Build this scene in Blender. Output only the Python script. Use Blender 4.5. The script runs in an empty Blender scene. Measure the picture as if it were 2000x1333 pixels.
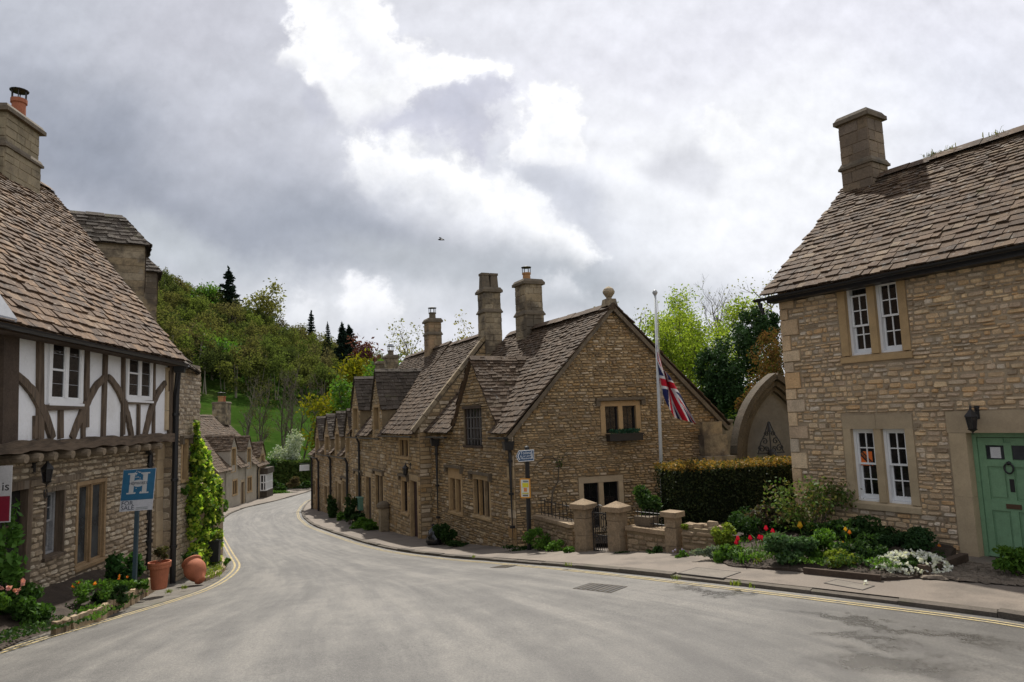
import bpy, math, random
import numpy as np
from mathutils import Vector, Matrix
rng = np.random.default_rng(7)
random.seed(7)
SC = bpy.context.scene
COL = SC.collection
# ------------------------------------------------------------------ camera
FPX, HORIZ, ROLL = 1333.0, 813.0, .037
EYE = np.array([0., 0., 2.45])
_p = math.atan((HORIZ - 666.5) / FPX); _r = math.atan(ROLL)
CF = np.array([0, math.cos(_p), math.sin(_p)]); _R = np.array([1., 0, 0]); _U = np.array([0, -math.sin(_p), math.cos(_p)])
CX = math.cos(_r) * _R - math.sin(_r) * _U
CY = math.sin(_r) * _R + math.cos(_r) * _U
cam = bpy.data.cameras.new('camera'); cam.lens = 24.0; cam.sensor_width = 36; cam.sensor_fit = 'HORIZONTAL'
cam.clip_start = .05; cam.clip_end = 3000
camo = bpy.data.objects.new('camera', cam); COL.objects.link(camo)
camo.matrix_world = Matrix(((CX[0], CY[0], -CF[0], EYE[0]), (CX[1], CY[1], -CF[1], EYE[1]), (CX[2], CY[2], -CF[2], EYE[2]), (0, 0, 0, 1)))
SC.camera = camo
SC.view_settings.view_transform = 'Standard'; SC.view_settings.look = 'None'
SC.view_settings.exposure = 0.4; SC.view_settings.gamma = 1
SC.cycles.use_denoising = True
SC.cycles.max_bounces = 6; SC.cycles.diffuse_bounces = 3; SC.cycles.glossy_bounces = 3; SC.cycles.transmission_bounces = 4; SC.cycles.transparent_max_bounces = 8
SC.cycles.sample_clamp_indirect = 4

def ray(x, y):
    d = CF * FPX + CX * (x - 1000) + CY * (666.5 - y)
    return d / d[1]
# street slope: height falls along the street's axis
_S = [-50, 9, 13, 17, 22, 30, 45, 53, 70, 100, 200]; _Z = [0, 0, -.42, -1.0, -1.45, -2.0, -2.9, -3.35, -3.9, -4.3, -4.3]
def gz(x, y):
    s = -.4 * np.asarray(x, float) + .92 * np.asarray(y, float)
    return sum(np.interp(s + q, _S, _Z) for q in (-2, -1, 0, 1, 2)) / 5
def ground(px, py, dz=0.):
    d = ray(px, py); t = 2.
    while t < 300:
        P = EYE + d * t
        if P[2] < gz(P[0], P[1]) + dz:
            a, b = t - .25, t
            for _ in range(25):
                m = (a + b) / 2; P = EYE + d * m
                if P[2] < gz(P[0], P[1]) + dz: b = m
                else: a = m
            return P
        t += .25
    return P
def at(px, py, Y): return EYE + ray(px, py) * Y
def srgb(r, g, b):
    f = lambda c: c / 12.92 if c <= .04045 else ((c + .055) / 1.055) ** 2.4
    return tuple(f(c / 255.) for c in (r, g, b))
# ------------------------------------------------------------------ node helper
class NT:
    def __init__(s, nt): s.nt = nt; nt.nodes.clear()
    def n(s, t, **k):
        o = s.nt.nodes.new(t)
        for a, v in k.items(): setattr(o, a, v)
        return o
    def set(s, sock, v):
        if isinstance(v, bpy.types.NodeSocket): s.nt.links.new(v, sock)
        elif isinstance(v, (tuple, list)) and len(v) == 3 and sock.type == 'RGBA': sock.default_value = (*v, 1)
        else: sock.default_value = v
    def m(s, op, a, b=0., c=0., clamp=False):
        o = s.n('ShaderNodeMath', operation=op, use_clamp=clamp)
        for i, v in enumerate((a, b, c)): s.set(o.inputs[i], v)
        return o.outputs[0]
    def mix(s, f, a, b, bt='MIX'):
        o = s.n('ShaderNodeMix', data_type='RGBA', blend_type=bt)
        s.set(o.inputs[0], f); s.set(o.inputs[6], a); s.set(o.inputs[7], b); return o.outputs[2]
    def rng(s, v, a, b, c=0., d=1., it='SMOOTHSTEP'):
        o = s.n('ShaderNodeMapRange', interpolation_type=it); o.clamp = True if it == 'LINEAR' else o.clamp
        for i, q in enumerate((v, a, b, c, d)): s.set(o.inputs[i], q)
        return o.outputs[0]
    def noise(s, vec, scale, det=4, rough=.55, dist=0., col=False):
        o = s.n('ShaderNodeTexNoise'); s.set(o.inputs['Vector'], vec)
        o.inputs['Scale'].default_value = scale; o.inputs['Detail'].default_value = det
        o.inputs['Roughness'].default_value = rough; o.inputs['Distortion'].default_value = dist
        return o.outputs['Color' if col else 'Fac']
    def vm(s, op, a, b=(0, 0, 0), sc=None):
        o = s.n('ShaderNodeVectorMath', operation=op); s.set(o.inputs[0], a)
        if op != 'SCALE' and op != 'LENGTH': s.set(o.inputs[1], b)
        if sc is not None: s.set(o.inputs['Scale'], sc)
        return o.outputs['Value' if op == 'LENGTH' else 'Vector']
    def ramp(s, f, cols, pos=None, it='LINEAR'):
        o = s.n('ShaderNodeValToRGB'); e = o.color_ramp.elements; o.color_ramp.interpolation = it
        k = len(cols)
        while len(e) < k: e.new(.5)
        for i, c in enumerate(cols):
            e[i].position = pos[i] if pos else i / max(1, k - 1); e[i].color = (*c, 1)
        s.set(o.inputs[0], f); return o.outputs[0]
# ------------------------------------------------------------------ world: Nishita sky behind broken cloud
SUN_AZ, SUN_EL = math.radians(-6), math.radians(55)
w = bpy.data.worlds.new('World'); SC.world = w; w.use_nodes = True
T = NT(w.node_tree)
sky = T.n('ShaderNodeTexSky', sky_type='NISHITA', sun_disc=False, sun_elevation=SUN_EL, sun_rotation=SUN_AZ, dust_density=2.0)
gen = T.n('ShaderNodeTexCoord').outputs['Generated']
sep = T.n('ShaderNodeSeparateXYZ'); T.set(sep.inputs[0], gen)
yy = T.m('MAXIMUM', sep.outputs[1], .12)
uu = T.m('DIVIDE', sep.outputs[0], yy); vv = T.m('DIVIDE', T.m('MAXIMUM', sep.outputs[2], -.05), yy)
cmb = T.n('ShaderNodeCombineXYZ'); T.set(cmb.inputs[0], uu); T.set(cmb.inputs[1], vv)
UV = cmb.outputs[0]
def warp(scale, amt, det=6, rough=.6, off=(0, 0, 0)):
    nv = T.noise(T.vm('ADD', UV, off), scale, det, rough, col=True)
    return T.vm('SCALE', T.vm('SUBTRACT', nv, (.5, .5, .5)), sc=amt)
W1 = T.vm('MULTIPLY', T.vm('ADD', UV, T.vm('ADD', warp(5, .10, 4, .55), warp(15, .062, 9, .66, (3, 1, 0)))), (1, 1, 0))   # crisp cumulus outlines
W2 = T.vm('MULTIPLY', T.vm('ADD', UV, T.vm('ADD', warp(3.0, .20, 6, .55, (7, 2, 0)), warp(11, .05, 6, .6, (1, 4, 0)))), (1, 1, 0))   # soft veils
def uvp(px, py): d = ray(px, py); return np.array([d[0], d[2]])
def blob(col, px, py, a, b, rot, soft, c, amt=1., W=W2):
    d = uvp(px, py); mp = T.n('ShaderNodeMapping', vector_type='TEXTURE')
    mp.inputs['Location'].default_value = (d[0], d[1], 0); mp.inputs['Rotation'].default_value = (0, 0, math.radians(rot))
    mp.inputs['Scale'].default_value = (a / FPX, b / FPX, 1); T.set(mp.inputs['Vector'], W)
    return T.mix(T.rng(T.vm('LENGTH', mp.outputs[0]), 1 + soft, 1 - soft, 0, amt), col, srgb(*c))
def dist(P, Q, W):                      # signed distance (in photo pixels) to the left of the line P>Q
    p, q = uvp(*P), uvp(*Q); d = (q - p) / np.linalg.norm(q - p); n = np.array([d[1], -d[0]]) * FPX
    o = T.n('ShaderNodeVectorMath', operation='DOT_PRODUCT'); T.set(o.inputs[0], W); o.inputs[1].default_value = (n[0], n[1], 0)
    return T.m('SUBTRACT', o.outputs['Value'], float(n @ p))
def poly(pts, W=W1):                    # convex outline given clockwise in the photo
    r = None
    for k in range(len(pts)): q = dist(pts[k], pts[(k + 1) % len(pts)], W); r = q if r is None else T.m('SMOOTH_MIN', r, q, 14.)
    return r
def cloud(col, pts, c, soft=9, amt=1., W=W1): return T.mix(T.rng(poly(pts, W), -soft, soft, 0, amt), col, srgb(*c))
c = T.mix(T.rng(uu, -.75, .25), srgb(184, 187, 196), srgb(226, 227, 234))
c = blob(c, 300, 330, 420, 120, -24, .85, (142, 147, 159), 1.)
c = blob(c, 620, 440, 330, 90, -22, .8, (152, 157, 168), .9)
c = blob(c, 420, 60, 170, 120, 0, .8, (190, 191, 200), .8)
c = blob(c, 480, 260, 150, 120, 20, .9, (194, 196, 205), .75)
c = blob(c, 330, 500, 230, 50, -15, .8, (182, 187, 192), .8)
c = blob(c, 1650, 90, 520, 130, 4, .8, (226, 226, 234), .9)
c = blob(c, 1850, 260, 200, 150, 0, .8, (219, 221, 231), .8)
c = blob(c, 1400, 330, 400, 190, 8, .6, (241, 242, 245), .9)
c = blob(c, 1080, 560, 300, 70, -4, .8, (170, 175, 182), .95)
c = blob(c, 640, 600, 260, 50, 0, .8, (214, 216, 221), .9)
c = blob(c, 800, 510, 160, 40, -10, .8, (180, 184, 190), .8)
c = blob(c, 1100, 400, 170, 70, -38, .7, (194, 197, 206), .95)
c = blob(c, 1340, 300, 75, 60, 20, .7, (212, 213, 219), .85)
c = blob(c, 1260, 470, 90, 110, 0, .7, (224, 226, 231), .8)
FB1 = T.noise(UV, 5.2, 10, .60); FB2 = T.noise(T.vm('ADD', UV, (5, 3, 0)), 16, 9, .62)
FRAC = T.m('ADD', T.m('MULTIPLY', T.m('SUBTRACT', FB1, .5), 210.), T.m('MULTIPLY', T.m('SUBTRACT', FB2, .5), 125.))
WHITES = [srgb(226, 227, 232), srgb(250, 250, 251), srgb(242, 243, 245), srgb(222, 223, 229), srgb(205, 207, 215)]
def cumulus(col, pts, fade=None, soft=(-8, 30), amt=1., cols=WHITES, depth=190., W=W1, grow=0.):
    """fractal edged cloud: outline distance plus fractal noise; fade = (P, Q, range) lets a lower side melt away"""
    d = T.m('ADD', T.m('ADD', poly(pts, W), FRAC), grow); f = T.rng(d, soft[0], soft[1], 0, amt)
    if fade: f = T.m('MULTIPLY', f, T.rng(dist(fade[0], fade[1], W2), -fade[2] * .3, fade[2]))
    return T.mix(f, col, T.ramp(T.m('DIVIDE', d, depth), cols, [0, .14, .40, .75, 1.]))
c = cumulus(c, [(960, 250), (1010, 190), (1040, 110), (1070, 55), (1115, 70), (1130, 160), (1330, 160), (1340, 230), (1180, 330), (1060, 345), (985, 320)], ((1400, 300), (985, 350), 90), soft=(-10, 30), grow=8)
c = cumulus(c, [(1350, 240), (1390, 185), (1480, 220), (1560, 330), (1400, 360)], ((1560, 330), (1350, 330), 120), soft=(-20, 50), amt=.7)
GREYS = [srgb(212, 213, 221), srgb(200, 201, 212), srgb(191, 193, 206), srgb(190, 192, 205), srgb(188, 190, 203)]
c = cumulus(c, [(715, 250), (760, 185), (870, 140), (1010, 150), (990, 225), (955, 330), (890, 315)], soft=(-6, 30), cols=GREYS, grow=8)
c = cumulus(c, [(585, 60), (610, -90), (720, -90), (845, 80), (870, 100), (835, 150), (815, 225), (705, 238), (635, 165)], ((850, 215), (600, 235), 70), grow=14)
c = cumulus(c, [(480, 110), (560, 62), (650, 45), (700, 120), (640, 172), (555, 158)], ((700, 160), (480, 150), 50), grow=6)
c = cumulus(c, [(790, 85), (868, 84), (965, 100), (1015, 150), (1005, 185), (900, 172), (800, 195)], ((1010, 172), (790, 190), 40), grow=10)
c = blob(c, 628, 195, 34, 40, 10, .5, (190, 192, 203), .8, W1)
band = T.m('ADD', T.m('ADD', poly([(680, 255), (790, 262), (900, 302), (1060, 380), (1190, 500), (1110, 545), (900, 510), (740, 440), (670, 340)]), T.m('MULTIPLY', FRAC, .75)), 6.)
edge = T.m('ADD', T.m('SMOOTH_MIN', dist((680, 255), (880, 297), W1), dist((880, 297), (1190, 500), W1), 12.), T.m('MULTIPLY', FRAC, .8))
bf = T.m('MULTIPLY', T.rng(band, -8, 30), T.rng(dist((1150, 560), (700, 420), W2), -40, 80))
c = T.mix(bf, c, T.ramp(T.m('DIVIDE', edge, 185.), [srgb(238, 239, 242), srgb(252, 252, 253), srgb(234, 235, 238), srgb(208, 210, 216), srgb(186, 189, 197)], [0, .1, .33, .64, 1.]))
c = cumulus(c, [(660, 610), (675, 545), (730, 530), (780, 575), (775, 660), (690, 660)], ((780, 640), (660, 640), 60), soft=(-8, 34), amt=.9, cols=[srgb(230, 231, 235), srgb(243, 243, 246), srgb(240, 240, 243), srgb(226, 227, 231), srgb(215, 216, 221)])
c = cumulus(c, [(550, 600), (585, 555), (645, 575), (650, 640), (570, 640)], ((650, 620), (550, 620), 50), soft=(-8, 40), amt=.75, cols=[srgb(215, 217, 222), srgb(232, 233, 237), srgb(228, 229, 233), srgb(218, 219, 224), srgb(208, 210, 216)])
c = cumulus(c, [(1020, 575), (1090, 540), (1160, 560), (1170, 620), (1030, 620)], ((1170, 600), (1020, 600), 40), soft=(-12, 50), amt=.6, cols=[srgb(210, 212, 217), srgb(226, 227, 231), srgb(222, 223, 228), srgb(214, 215, 220), srgb(205, 207, 213)])
def relief(scale, k, det, off):         # light catching the sunward side of every billow
    a = T.noise(T.vm('ADD', UV, off), scale, det, .58); b = T.noise(T.vm('ADD', T.vm('ADD', UV, off), (-.004, .022, 0)), scale, det, .58); return T.m('MULTIPLY', T.m('SUBTRACT', a, b), k)
rl = T.m('ADD', T.m('ADD', relief(6, .50, 5, (2, 5, 0)), relief(15, .32, 6, (4, 4, 0))), T.m('MULTIPLY', T.m('SUBTRACT', T.noise(UV, 3.2, 5, .55), .5), .14))
g = T.m('ADD', 1.0, rl); gc = T.n('ShaderNodeCombineColor'); [T.set(gc.inputs[k], g) for k in range(3)]
c = T.mix(1., c, gc.outputs[0], 'MULTIPLY')
above = T.rng(vv, -.05, .0)
nish = T.vm('SCALE', sky.outputs[0], sc=.10)
bg = T.n('ShaderNodeBackground'); T.set(bg.inputs[0], T.mix(.93, nish, c)); bg.inputs[1].default_value = .86
wo = T.n('ShaderNodeOutputWorld'); T.nt.links.new(bg.outputs[0], wo.inputs[0])
# ------------------------------------------------------------------ sun
sl = bpy.data.lights.new('sun', 'SUN'); sl.energy = 4.2; sl.angle = math.radians(1.2); sl.color = (1, .95, .87)
so = bpy.data.objects.new('sun', sl); COL.objects.link(so)
_sd = Vector((math.sin(SUN_AZ) * math.cos(SUN_EL), math.cos(SUN_AZ) * math.cos(SUN_EL), math.sin(SUN_EL)))
so.rotation_euler = _sd.to_track_quat('Z', 'Y').to_euler(); so.location = _sd * 60
# ------------------------------------------------------------------ scene helpers
def link(o): COL.objects.link(o); return o
def tag(o, label, cat, group=None):
    o['label'] = label; o['category'] = cat
    if group: o['group'] = group
    return o
def thing(name, label, cat, loc=(0, 0, 0), group=None):
    o = bpy.data.objects.new(name, None); o.empty_display_size = .2; link(o); o.location = [float(q) for q in loc]
    return tag(o, label, cat, group)
def dup(o, loc, label=None, rotz=0., scale=1., parent=None):
    r = o.copy(); link(r)
    if parent is None:
        r.location = [float(q) for q in loc]; r.rotation_euler = (0, 0, rotz); r.scale = (scale,) * 3 if not isinstance(scale, tuple) else scale
        if label: r['label'] = label
    else: r.parent = parent
    for ch in list(o.children): dup(ch, None, parent=r)
    return r
class MB:
    """collects polygons; build() links them as ONE mesh object"""
    def __init__(s): s.v = []; s.f = []; s.mi = []; s.k = 0
    def poly(s, vs, faces, mi=0):
        vs = np.asarray(vs, float).reshape(-1, 3); s.v.append(vs)
        for f in faces: s.f.append(tuple(int(i) + s.k for i in f)); s.mi.append(mi)
        s.k += len(vs)
    def quads(s, V, mi=0):                       # V (n,4,3)
        V = np.asarray(V, float); n = len(V); s.v.append(V.reshape(-1, 3))
        a = np.arange(n * 4).reshape(n, 4) + s.k
        s.f.extend(map(tuple, a.tolist())); s.mi.extend([mi] * n); s.k += n * 4
    def hexa(s, c, mi=0):                         # 8 corners: bottom loop then top loop
        s.poly(c, [(0, 3, 2, 1), (4, 5, 6, 7), (0, 1, 5, 4), (1, 2, 6, 5), (2, 3, 7, 6), (3, 0, 4, 7)], mi)
    def box(s, c, sz, mi=0, rot=0., taper=1., j=0.):
        x, y, z = sz[0] / 2, sz[1] / 2, sz[2] / 2; q = []
        for zz, t in ((-z, 1.), (z, taper)):
            for a, b in ((-x, -y), (x, -y), (x, y), (-x, y)): q.append((a * t, b * t, zz))
        q = np.array(q)
        if j: q = q + rng.uniform(-j, j, q.shape)
        cr, sr = math.cos(rot), math.sin(rot)
        q = np.stack([q[:, 0] * cr - q[:, 1] * sr, q[:, 0] * sr + q[:, 1] * cr, q[:, 2]], 1) + np.asarray(c, float)
        s.hexa(q, mi)
    def bar(s, a, b, w, h, n=(0, 0, 1), mi=0, w2=None):   # w across, h along n
        a = np.asarray(a, float); b = np.asarray(b, float); n = np.asarray(n, float)
        d = (b - a) / (np.linalg.norm(b - a) + 1e-9); n = n - d * (n @ d); n = n / (np.linalg.norm(n) + 1e-9); x = np.cross(d, n)
        w2 = w2 or w; q = []
        for P, ww in ((a, w), (b, w2)):
            for i, k in ((-1, -1), (1, -1), (1, 1), (-1, 1)): q.append(P + x * i * ww / 2 + n * k * h / 2)
        s.hexa(q, mi)
    def tube(s, pts, r, n=6, mi=0, cap=True):
        pts = np.asarray(pts, float); m = len(pts); r = np.broadcast_to(np.asarray(r, float), (m,))
        t = np.gradient(pts, axis=0); t /= np.linalg.norm(t, axis=1)[:, None] + 1e-9
        ref = np.array([0, 0, 1.]) if abs(t[0][2]) < .9 else np.array([1., 0, 0])
        V = []
        for i in range(m):
            x = np.cross(ref, t[i]); x /= np.linalg.norm(x) + 1e-9; y = np.cross(t[i], x); ref = np.cross(x, t[i]) * -1 if False else ref
            a = np.arange(n) * 2 * math.pi / n
            V.append(pts[i] + r[i] * (np.cos(a)[:, None] * x + np.sin(a)[:, None] * y))
        F = []
        for i in range(m - 1):
            for k in range(n): F.append((i * n + k, i * n + (k + 1) % n, (i + 1) * n + (k + 1) % n, (i + 1) * n + k))
        if cap: F.append(tuple(range(n - 1, -1, -1))); F.append(tuple((m - 1) * n + k for k in range(n)))
        s.poly(np.concatenate(V), F, mi)
    def lathe(s, c, prof, n=16, mi=0, axis=None):
        c = np.asarray(c, float); a = np.arange(n) * 2 * math.pi / n; V = []
        if axis is None: X, Yv, Zv = np.eye(3)
        else:
            Zv = np.asarray(axis, float); Zv = Zv / np.linalg.norm(Zv); X = np.cross(Zv, (0, 1, .1)); X /= np.linalg.norm(X); Yv = np.cross(Zv, X)
        for r, z in prof: V.append(c + Zv * z + max(r, 1e-4) * (np.cos(a)[:, None] * X + np.sin(a)[:, None] * Yv))
        F = []
        for i in range(len(prof) - 1):
            for k in range(n): F.append((i * n + k, i * n + (k + 1) % n, (i + 1) * n + (k + 1) % n, (i + 1) * n + k))
        F.append(tuple(range(n - 1, -1, -1))); F.append(tuple((len(prof) - 1) * n + k for k in range(n)))
        s.poly(np.concatenate(V), F, mi)
    def prism(s, pts, ext, mi=0):
        pts = np.asarray(pts, float); n = len(pts); ext = np.asarray(ext, float)
        F = [tuple(range(n)), tuple(range(2 * n - 1, n - 1, -1))] + [(i, i + n, (i + 1) % n + n, (i + 1) % n) for i in range(n)]
        s.poly(np.concatenate([pts, pts + ext]), F, mi)
    def ribbon(s, path, width, nrm, depth, mi=0):          # a beam that follows a path in a plane (nrm = out of plane)
        path = np.asarray(path, float); nrm = np.asarray(nrm, float); t = np.gradient(path, axis=0); t /= np.linalg.norm(t, axis=1)[:, None]
        x = np.cross(t, nrm); width = np.broadcast_to(np.asarray(width, float), (len(path),))[:, None]
        A, B = path - x * width / 2, path + x * width / 2; m = len(path)
        V = np.concatenate([A, B, A + nrm * depth, B + nrm * depth]); F = []
        for i in range(m - 1):
            F += [(2 * m + i, 2 * m + i + 1, 3 * m + i + 1, 3 * m + i), (i, 2 * m + i, 2 * m + i + 1, i + 1)[::-1], (m + i, m + i + 1, 3 * m + i + 1, 3 * m + i)[::-1], (i, i + 1, m + i + 1, m + i)]
        F += [(0, m, 3 * m, 2 * m), (m - 1, 3 * m - 1, 4 * m - 1, 2 * m - 1)[::-1]]
        s.poly(V, F, mi)
    def build(s, name, mats, parent=None, loc=None, smooth=False):
        me = bpy.data.meshes.new(name); V = np.concatenate(s.v) if s.v else np.zeros((0, 3))
        off = np.zeros(3)
        if parent is not None:
            q = parent
            while q is not None: off = off + np.array(q.location); q = q.parent
        elif loc is not None: off = np.asarray(loc, float)
        me.from_pydata((V - off).tolist(), [], s.f)
        if not isinstance(mats, (list, tuple)): mats = [mats]
        for q in mats: me.materials.append(q)
        if len(mats) > 1: me.polygons.foreach_set('material_index', s.mi)
        if smooth: me.polygons.foreach_set('use_smooth', [True] * len(s.f))
        me.update()
        o = bpy.data.objects.new(name, me); link(o)
        if parent is not None: o.parent = parent
        elif loc is not None: o.location = [float(q) for q in loc]
        return o
def struct(o): o['kind'] = 'structure'; return o
# ------------------------------------------------------------------ materials
def new_mat(name):
    m = bpy.data.materials.new(name); m.use_nodes = True; return m, NT(m.node_tree)
def finish(T, base, rough=.8, bump=None, bdist=.01, bstr=.6, spec=.4, metal=0., sss=None):
    b = T.n('ShaderNodeBsdfPrincipled'); T.set(b.inputs['Base Color'], base); T.set(b.inputs['Roughness'], rough)
    b.inputs['Specular IOR Level'].default_value = spec; b.inputs['Metallic'].default_value = metal
    if bump is not None:
        bm = T.n('ShaderNodeBump'); T.set(bm.inputs['Height'], bump); bm.inputs['Distance'].default_value = bdist; bm.inputs['Strength'].default_value = bstr
        T.nt.links.new(bm.outputs[0], b.inputs['Normal'])
    o = T.n('ShaderNodeOutputMaterial'); T.nt.links.new(b.outputs[0], o.inputs[0]); return b
def surf(name, cols, rough=.85, ns=6., namt=.35, fine=40., famt=.25, stain=None, bs=60., bd=.008, spec=.3, pos=None, metal=0., island=True, stretch=(1, 1, 1), bstr=.6):
    """each separate stone / slate / board takes its own tint from cols; two noises and an optional patchy stain on top"""
    m, T = new_mat(name); P = T.n('ShaderNodeTexCoord').outputs['Object']
    if stretch != (1, 1, 1): P = T.vm('MULTIPLY', P, stretch)
    if len(cols) > 1:
        f = T.n('ShaderNodeNewGeometry').outputs['Random Per Island'] if island else T.rng(T.noise(P, ns * .5, 5, .6), .28, .72)
        base = T.ramp(f, cols, pos)
    else: base = T.ramp(.5, [cols[0], cols[0]])
    n1 = T.noise(P, ns, 5, .6); n2 = T.noise(P, fine, 4, .6)
    g = T.m('ADD', 1 - namt / 2 - famt / 2, T.m('ADD', T.m('MULTIPLY', T.rng(n1, .25, .75), namt), T.m('MULTIPLY', T.rng(n2, .25, .75), famt)))
    gv = T.n('ShaderNodeCombineColor'); [T.set(gv.inputs[i], g) for i in range(3)]
    base = T.mix(1., base, gv.outputs[0], 'MULTIPLY')
    if stain:
        for (sc, lo, hi, amt, colr) in stain: base = T.mix(T.rng(T.noise(P, sc, 6, .65), lo, hi, 0, amt), base, colr)
    finish(T, base, rough, T.noise(P, bs, 5, .65), bd, bstr, spec, metal); return m
def plain(name, c, rough=.5, spec=.5, metal=0., var=.15, ns=8.):
    return surf(name, [c], rough, ns, var, ns * 6, var, bs=ns * 8, bd=.002, spec=spec, metal=metal, bstr=.25)
def leafmat(name, cols, trans=.35, rough=.6, spec=.2, pos=None):
    m, T = new_mat(name); f = T.n('ShaderNodeNewGeometry').outputs['Random Per Island']
    P = T.n('ShaderNodeTexCoord').outputs['Object']
    c = T.mix(.35, T.ramp(f, cols, pos), T.mix(T.rng(T.noise(P, 1.3, 3), .3, .7), (.45, .5, .45), (1.5, 1.45, 1.3)), 'MULTIPLY')
    b = T.n('ShaderNodeBsdfPrincipled'); T.set(b.inputs['Base Color'], c); b.inputs['Roughness'].default_value = rough; b.inputs['Specular IOR Level'].default_value = spec * .7
    t = T.n('ShaderNodeBsdfTranslucent'); T.set(t.inputs[0], T.mix(1., c, (1.25, 1.3, .75), 'MULTIPLY'))
    x = T.n('ShaderNodeMixShader'); x.inputs[0].default_value = trans
    T.nt.links.new(b.outputs[0], x.inputs[1]); T.nt.links.new(t.outputs[0], x.inputs[2])
    o = T.n('ShaderNodeOutputMaterial'); T.nt.links.new(x.outputs[0], o.inputs[0]); return m
LICH = (.30, .29, .26); SOOT = (.035, .03, .026); MOSS = (.085, .09, .03)
STONE_R = surf('coursed_limestone', [(0.247, 0.178, 0.108), (0.676, 0.575, 0.445), (0.420, 0.293, 0.169), (0.623, 0.454, 0.278), (0.514, 0.367, 0.220), (0.686, 0.528, 0.344), (0.560, 0.353, 0.175), (0.732, 0.544, 0.322), (0.467, 0.345, 0.235), (0.623, 0.484, 0.337)], ns=5, namt=.3, fine=38, famt=.35, stain=[(1.1, .52, .75, .35, (.20, .16, .11)), (26, .62, .72, .35, (.5, .44, .33))], bs=34, bd=.022)
MORT_R = surf('sandy_mortar', [(0.342, 0.268, 0.181)], ns=2, namt=.4, fine=50, famt=.3, bs=80, bd=.006)
STONE_G = surf('brown_rubble_stone', [(0.183, 0.125, 0.068), (0.560, 0.455, 0.321), (0.268, 0.180, 0.090), (0.396, 0.276, 0.144), (0.319, 0.215, 0.106), (0.473, 0.347, 0.196), (0.358, 0.222, 0.094), (0.510, 0.383, 0.224), (0.295, 0.209, 0.127)], ns=4, namt=.35, fine=34, famt=.4, stain=[(.8, .5, .7, .45, (.13, .10, .065)), (22, .6, .72, .4, (.42, .37, .27))], bs=30, bd=.025)
MORT_G = surf('brown_mortar', [(0.216, 0.163, 0.096)], ns=2, namt=.4, fine=40, famt=.4, bs=60, bd=.01)
STONE_L = surf('pale_rubble_stone', [(0.205, 0.151, 0.097), (0.562, 0.486, 0.367), (0.324, 0.248, 0.162), (0.432, 0.346, 0.238), (0.367, 0.281, 0.184), (0.497, 0.416, 0.302), (0.270, 0.205, 0.135)], ns=5, namt=.35, fine=36, famt=.35, stain=[(1.0, .5, .72, .45, (.16, .12, .085))], bs=32, bd=.02)
MORT_L = surf('lime_mortar', [(0.169, 0.132, 0.089)], ns=2, namt=.4, fine=45, famt=.35, bs=70, bd=.008)
ASH = surf('dressed_limestone', [(.40, .30, .18), (.45, .35, .22), (.37, .29, .19)], ns=3, namt=.25, fine=45, famt=.15, stain=[(1.6, .52, .75, .5, (.25, .19, .125))], bs=60, bd=.004)
ASH_O = surf('ochre_dressed_stone', [(.42, .29, .145), (.40, .27, .14)], ns=3, namt=.3, fine=45, famt=.15, stain=[(2, .55, .75, .4, (.3, .22, .14))], bs=60, bd=.004)
CHIM = surf('weathered_chimney_stone', [(.31, .25, .165), (.37, .30, .20), (.26, .205, .13), (.33, .25, .145)], ns=2.5, namt=.4, fine=30, famt=.3, stain=[(1.7, .42, .62, .85, (.075, .06, .045)), (5, .5, .66, .6, (.14, .11, .075)), (4, .6, .75, .5, (.33, .31, .27))], bs=40, bd=.014)
CHIM_D = surf('dark_chimney_cap', [(.12, .095, .065), (.16, .125, .085)], ns=4, namt=.4, fine=30, famt=.3, stain=[(3, .5, .7, .6, (.06, .055, .045))], bs=40, bd=.01)
SLATE_R = surf('stone_slates_grey_brown', [(0.058, 0.035, 0.020), (0.098, 0.062, 0.035), (0.075, 0.045, 0.026), (0.116, 0.073, 0.043), (0.085, 0.052, 0.027), (0.136, 0.088, 0.050), (0.177, 0.128, 0.081)], pos=[0, .22, .42, .62, .76, .90, .97], ns=3, namt=.35, fine=22, famt=.5, stain=[(9, .57, .68, .65, LICH), (3.2, .54, .66, .6, SOOT), (1.6, .58, .72, .5, (.16, .12, .075)), (2.2, .62, .75, .55, MOSS)], bs=26, bd=.02)
SLATE_G = surf('stone_slates_brown', [(0.051, 0.032, 0.019), (0.086, 0.056, 0.032), (0.065, 0.041, 0.023), (0.103, 0.067, 0.040), (0.075, 0.047, 0.026), (0.131, 0.087, 0.055)], pos=[0, .25, .45, .7, .88, 1], ns=3, namt=.4, fine=18, famt=.45, stain=[(8, .58, .69, .6, LICH), (3, .54, .67, .6, SOOT), (1.4, .57, .72, .45, (.14, .105, .065)), (2, .64, .76, .45, MOSS)], bs=24, bd=.02)
SLATE_L = surf('stone_slates_tan', [(0.059, 0.036, 0.022), (0.108, 0.064, 0.036), (0.084, 0.051, 0.030), (0.141, 0.087, 0.050), (0.162, 0.095, 0.048), (0.198, 0.136, 0.086)], pos=[0, .25, .45, .7, .88, 1], ns=3, namt=.35, fine=20, famt=.5, stain=[(9, .57, .68, .55, (.36, .31, .25)), (3, .54, .66, .65, SOOT), (1.5, .58, .72, .45, (.09, .07, .05))], bs=24, bd=.02)
SLATE_D = surf('dark_mossy_slates', [(0.048, 0.037, 0.027), (0.076, 0.060, 0.044), (0.060, 0.046, 0.034), (0.100, 0.080, 0.062)], ns=3, namt=.4, fine=18, famt=.45, stain=[(7, .58, .70, .5, (.22, .205, .18)), (3, .6, .7, .5, MOSS)], bs=24, bd=.02)
RENDER = surf('grey_lime_render', [(.34, .30, .24)], ns=1.2, namt=.3, fine=25, famt=.15, stain=[(1.1, .5, .75, .4, (.23, .20, .155))], bs=40, bd=.004)
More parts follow.
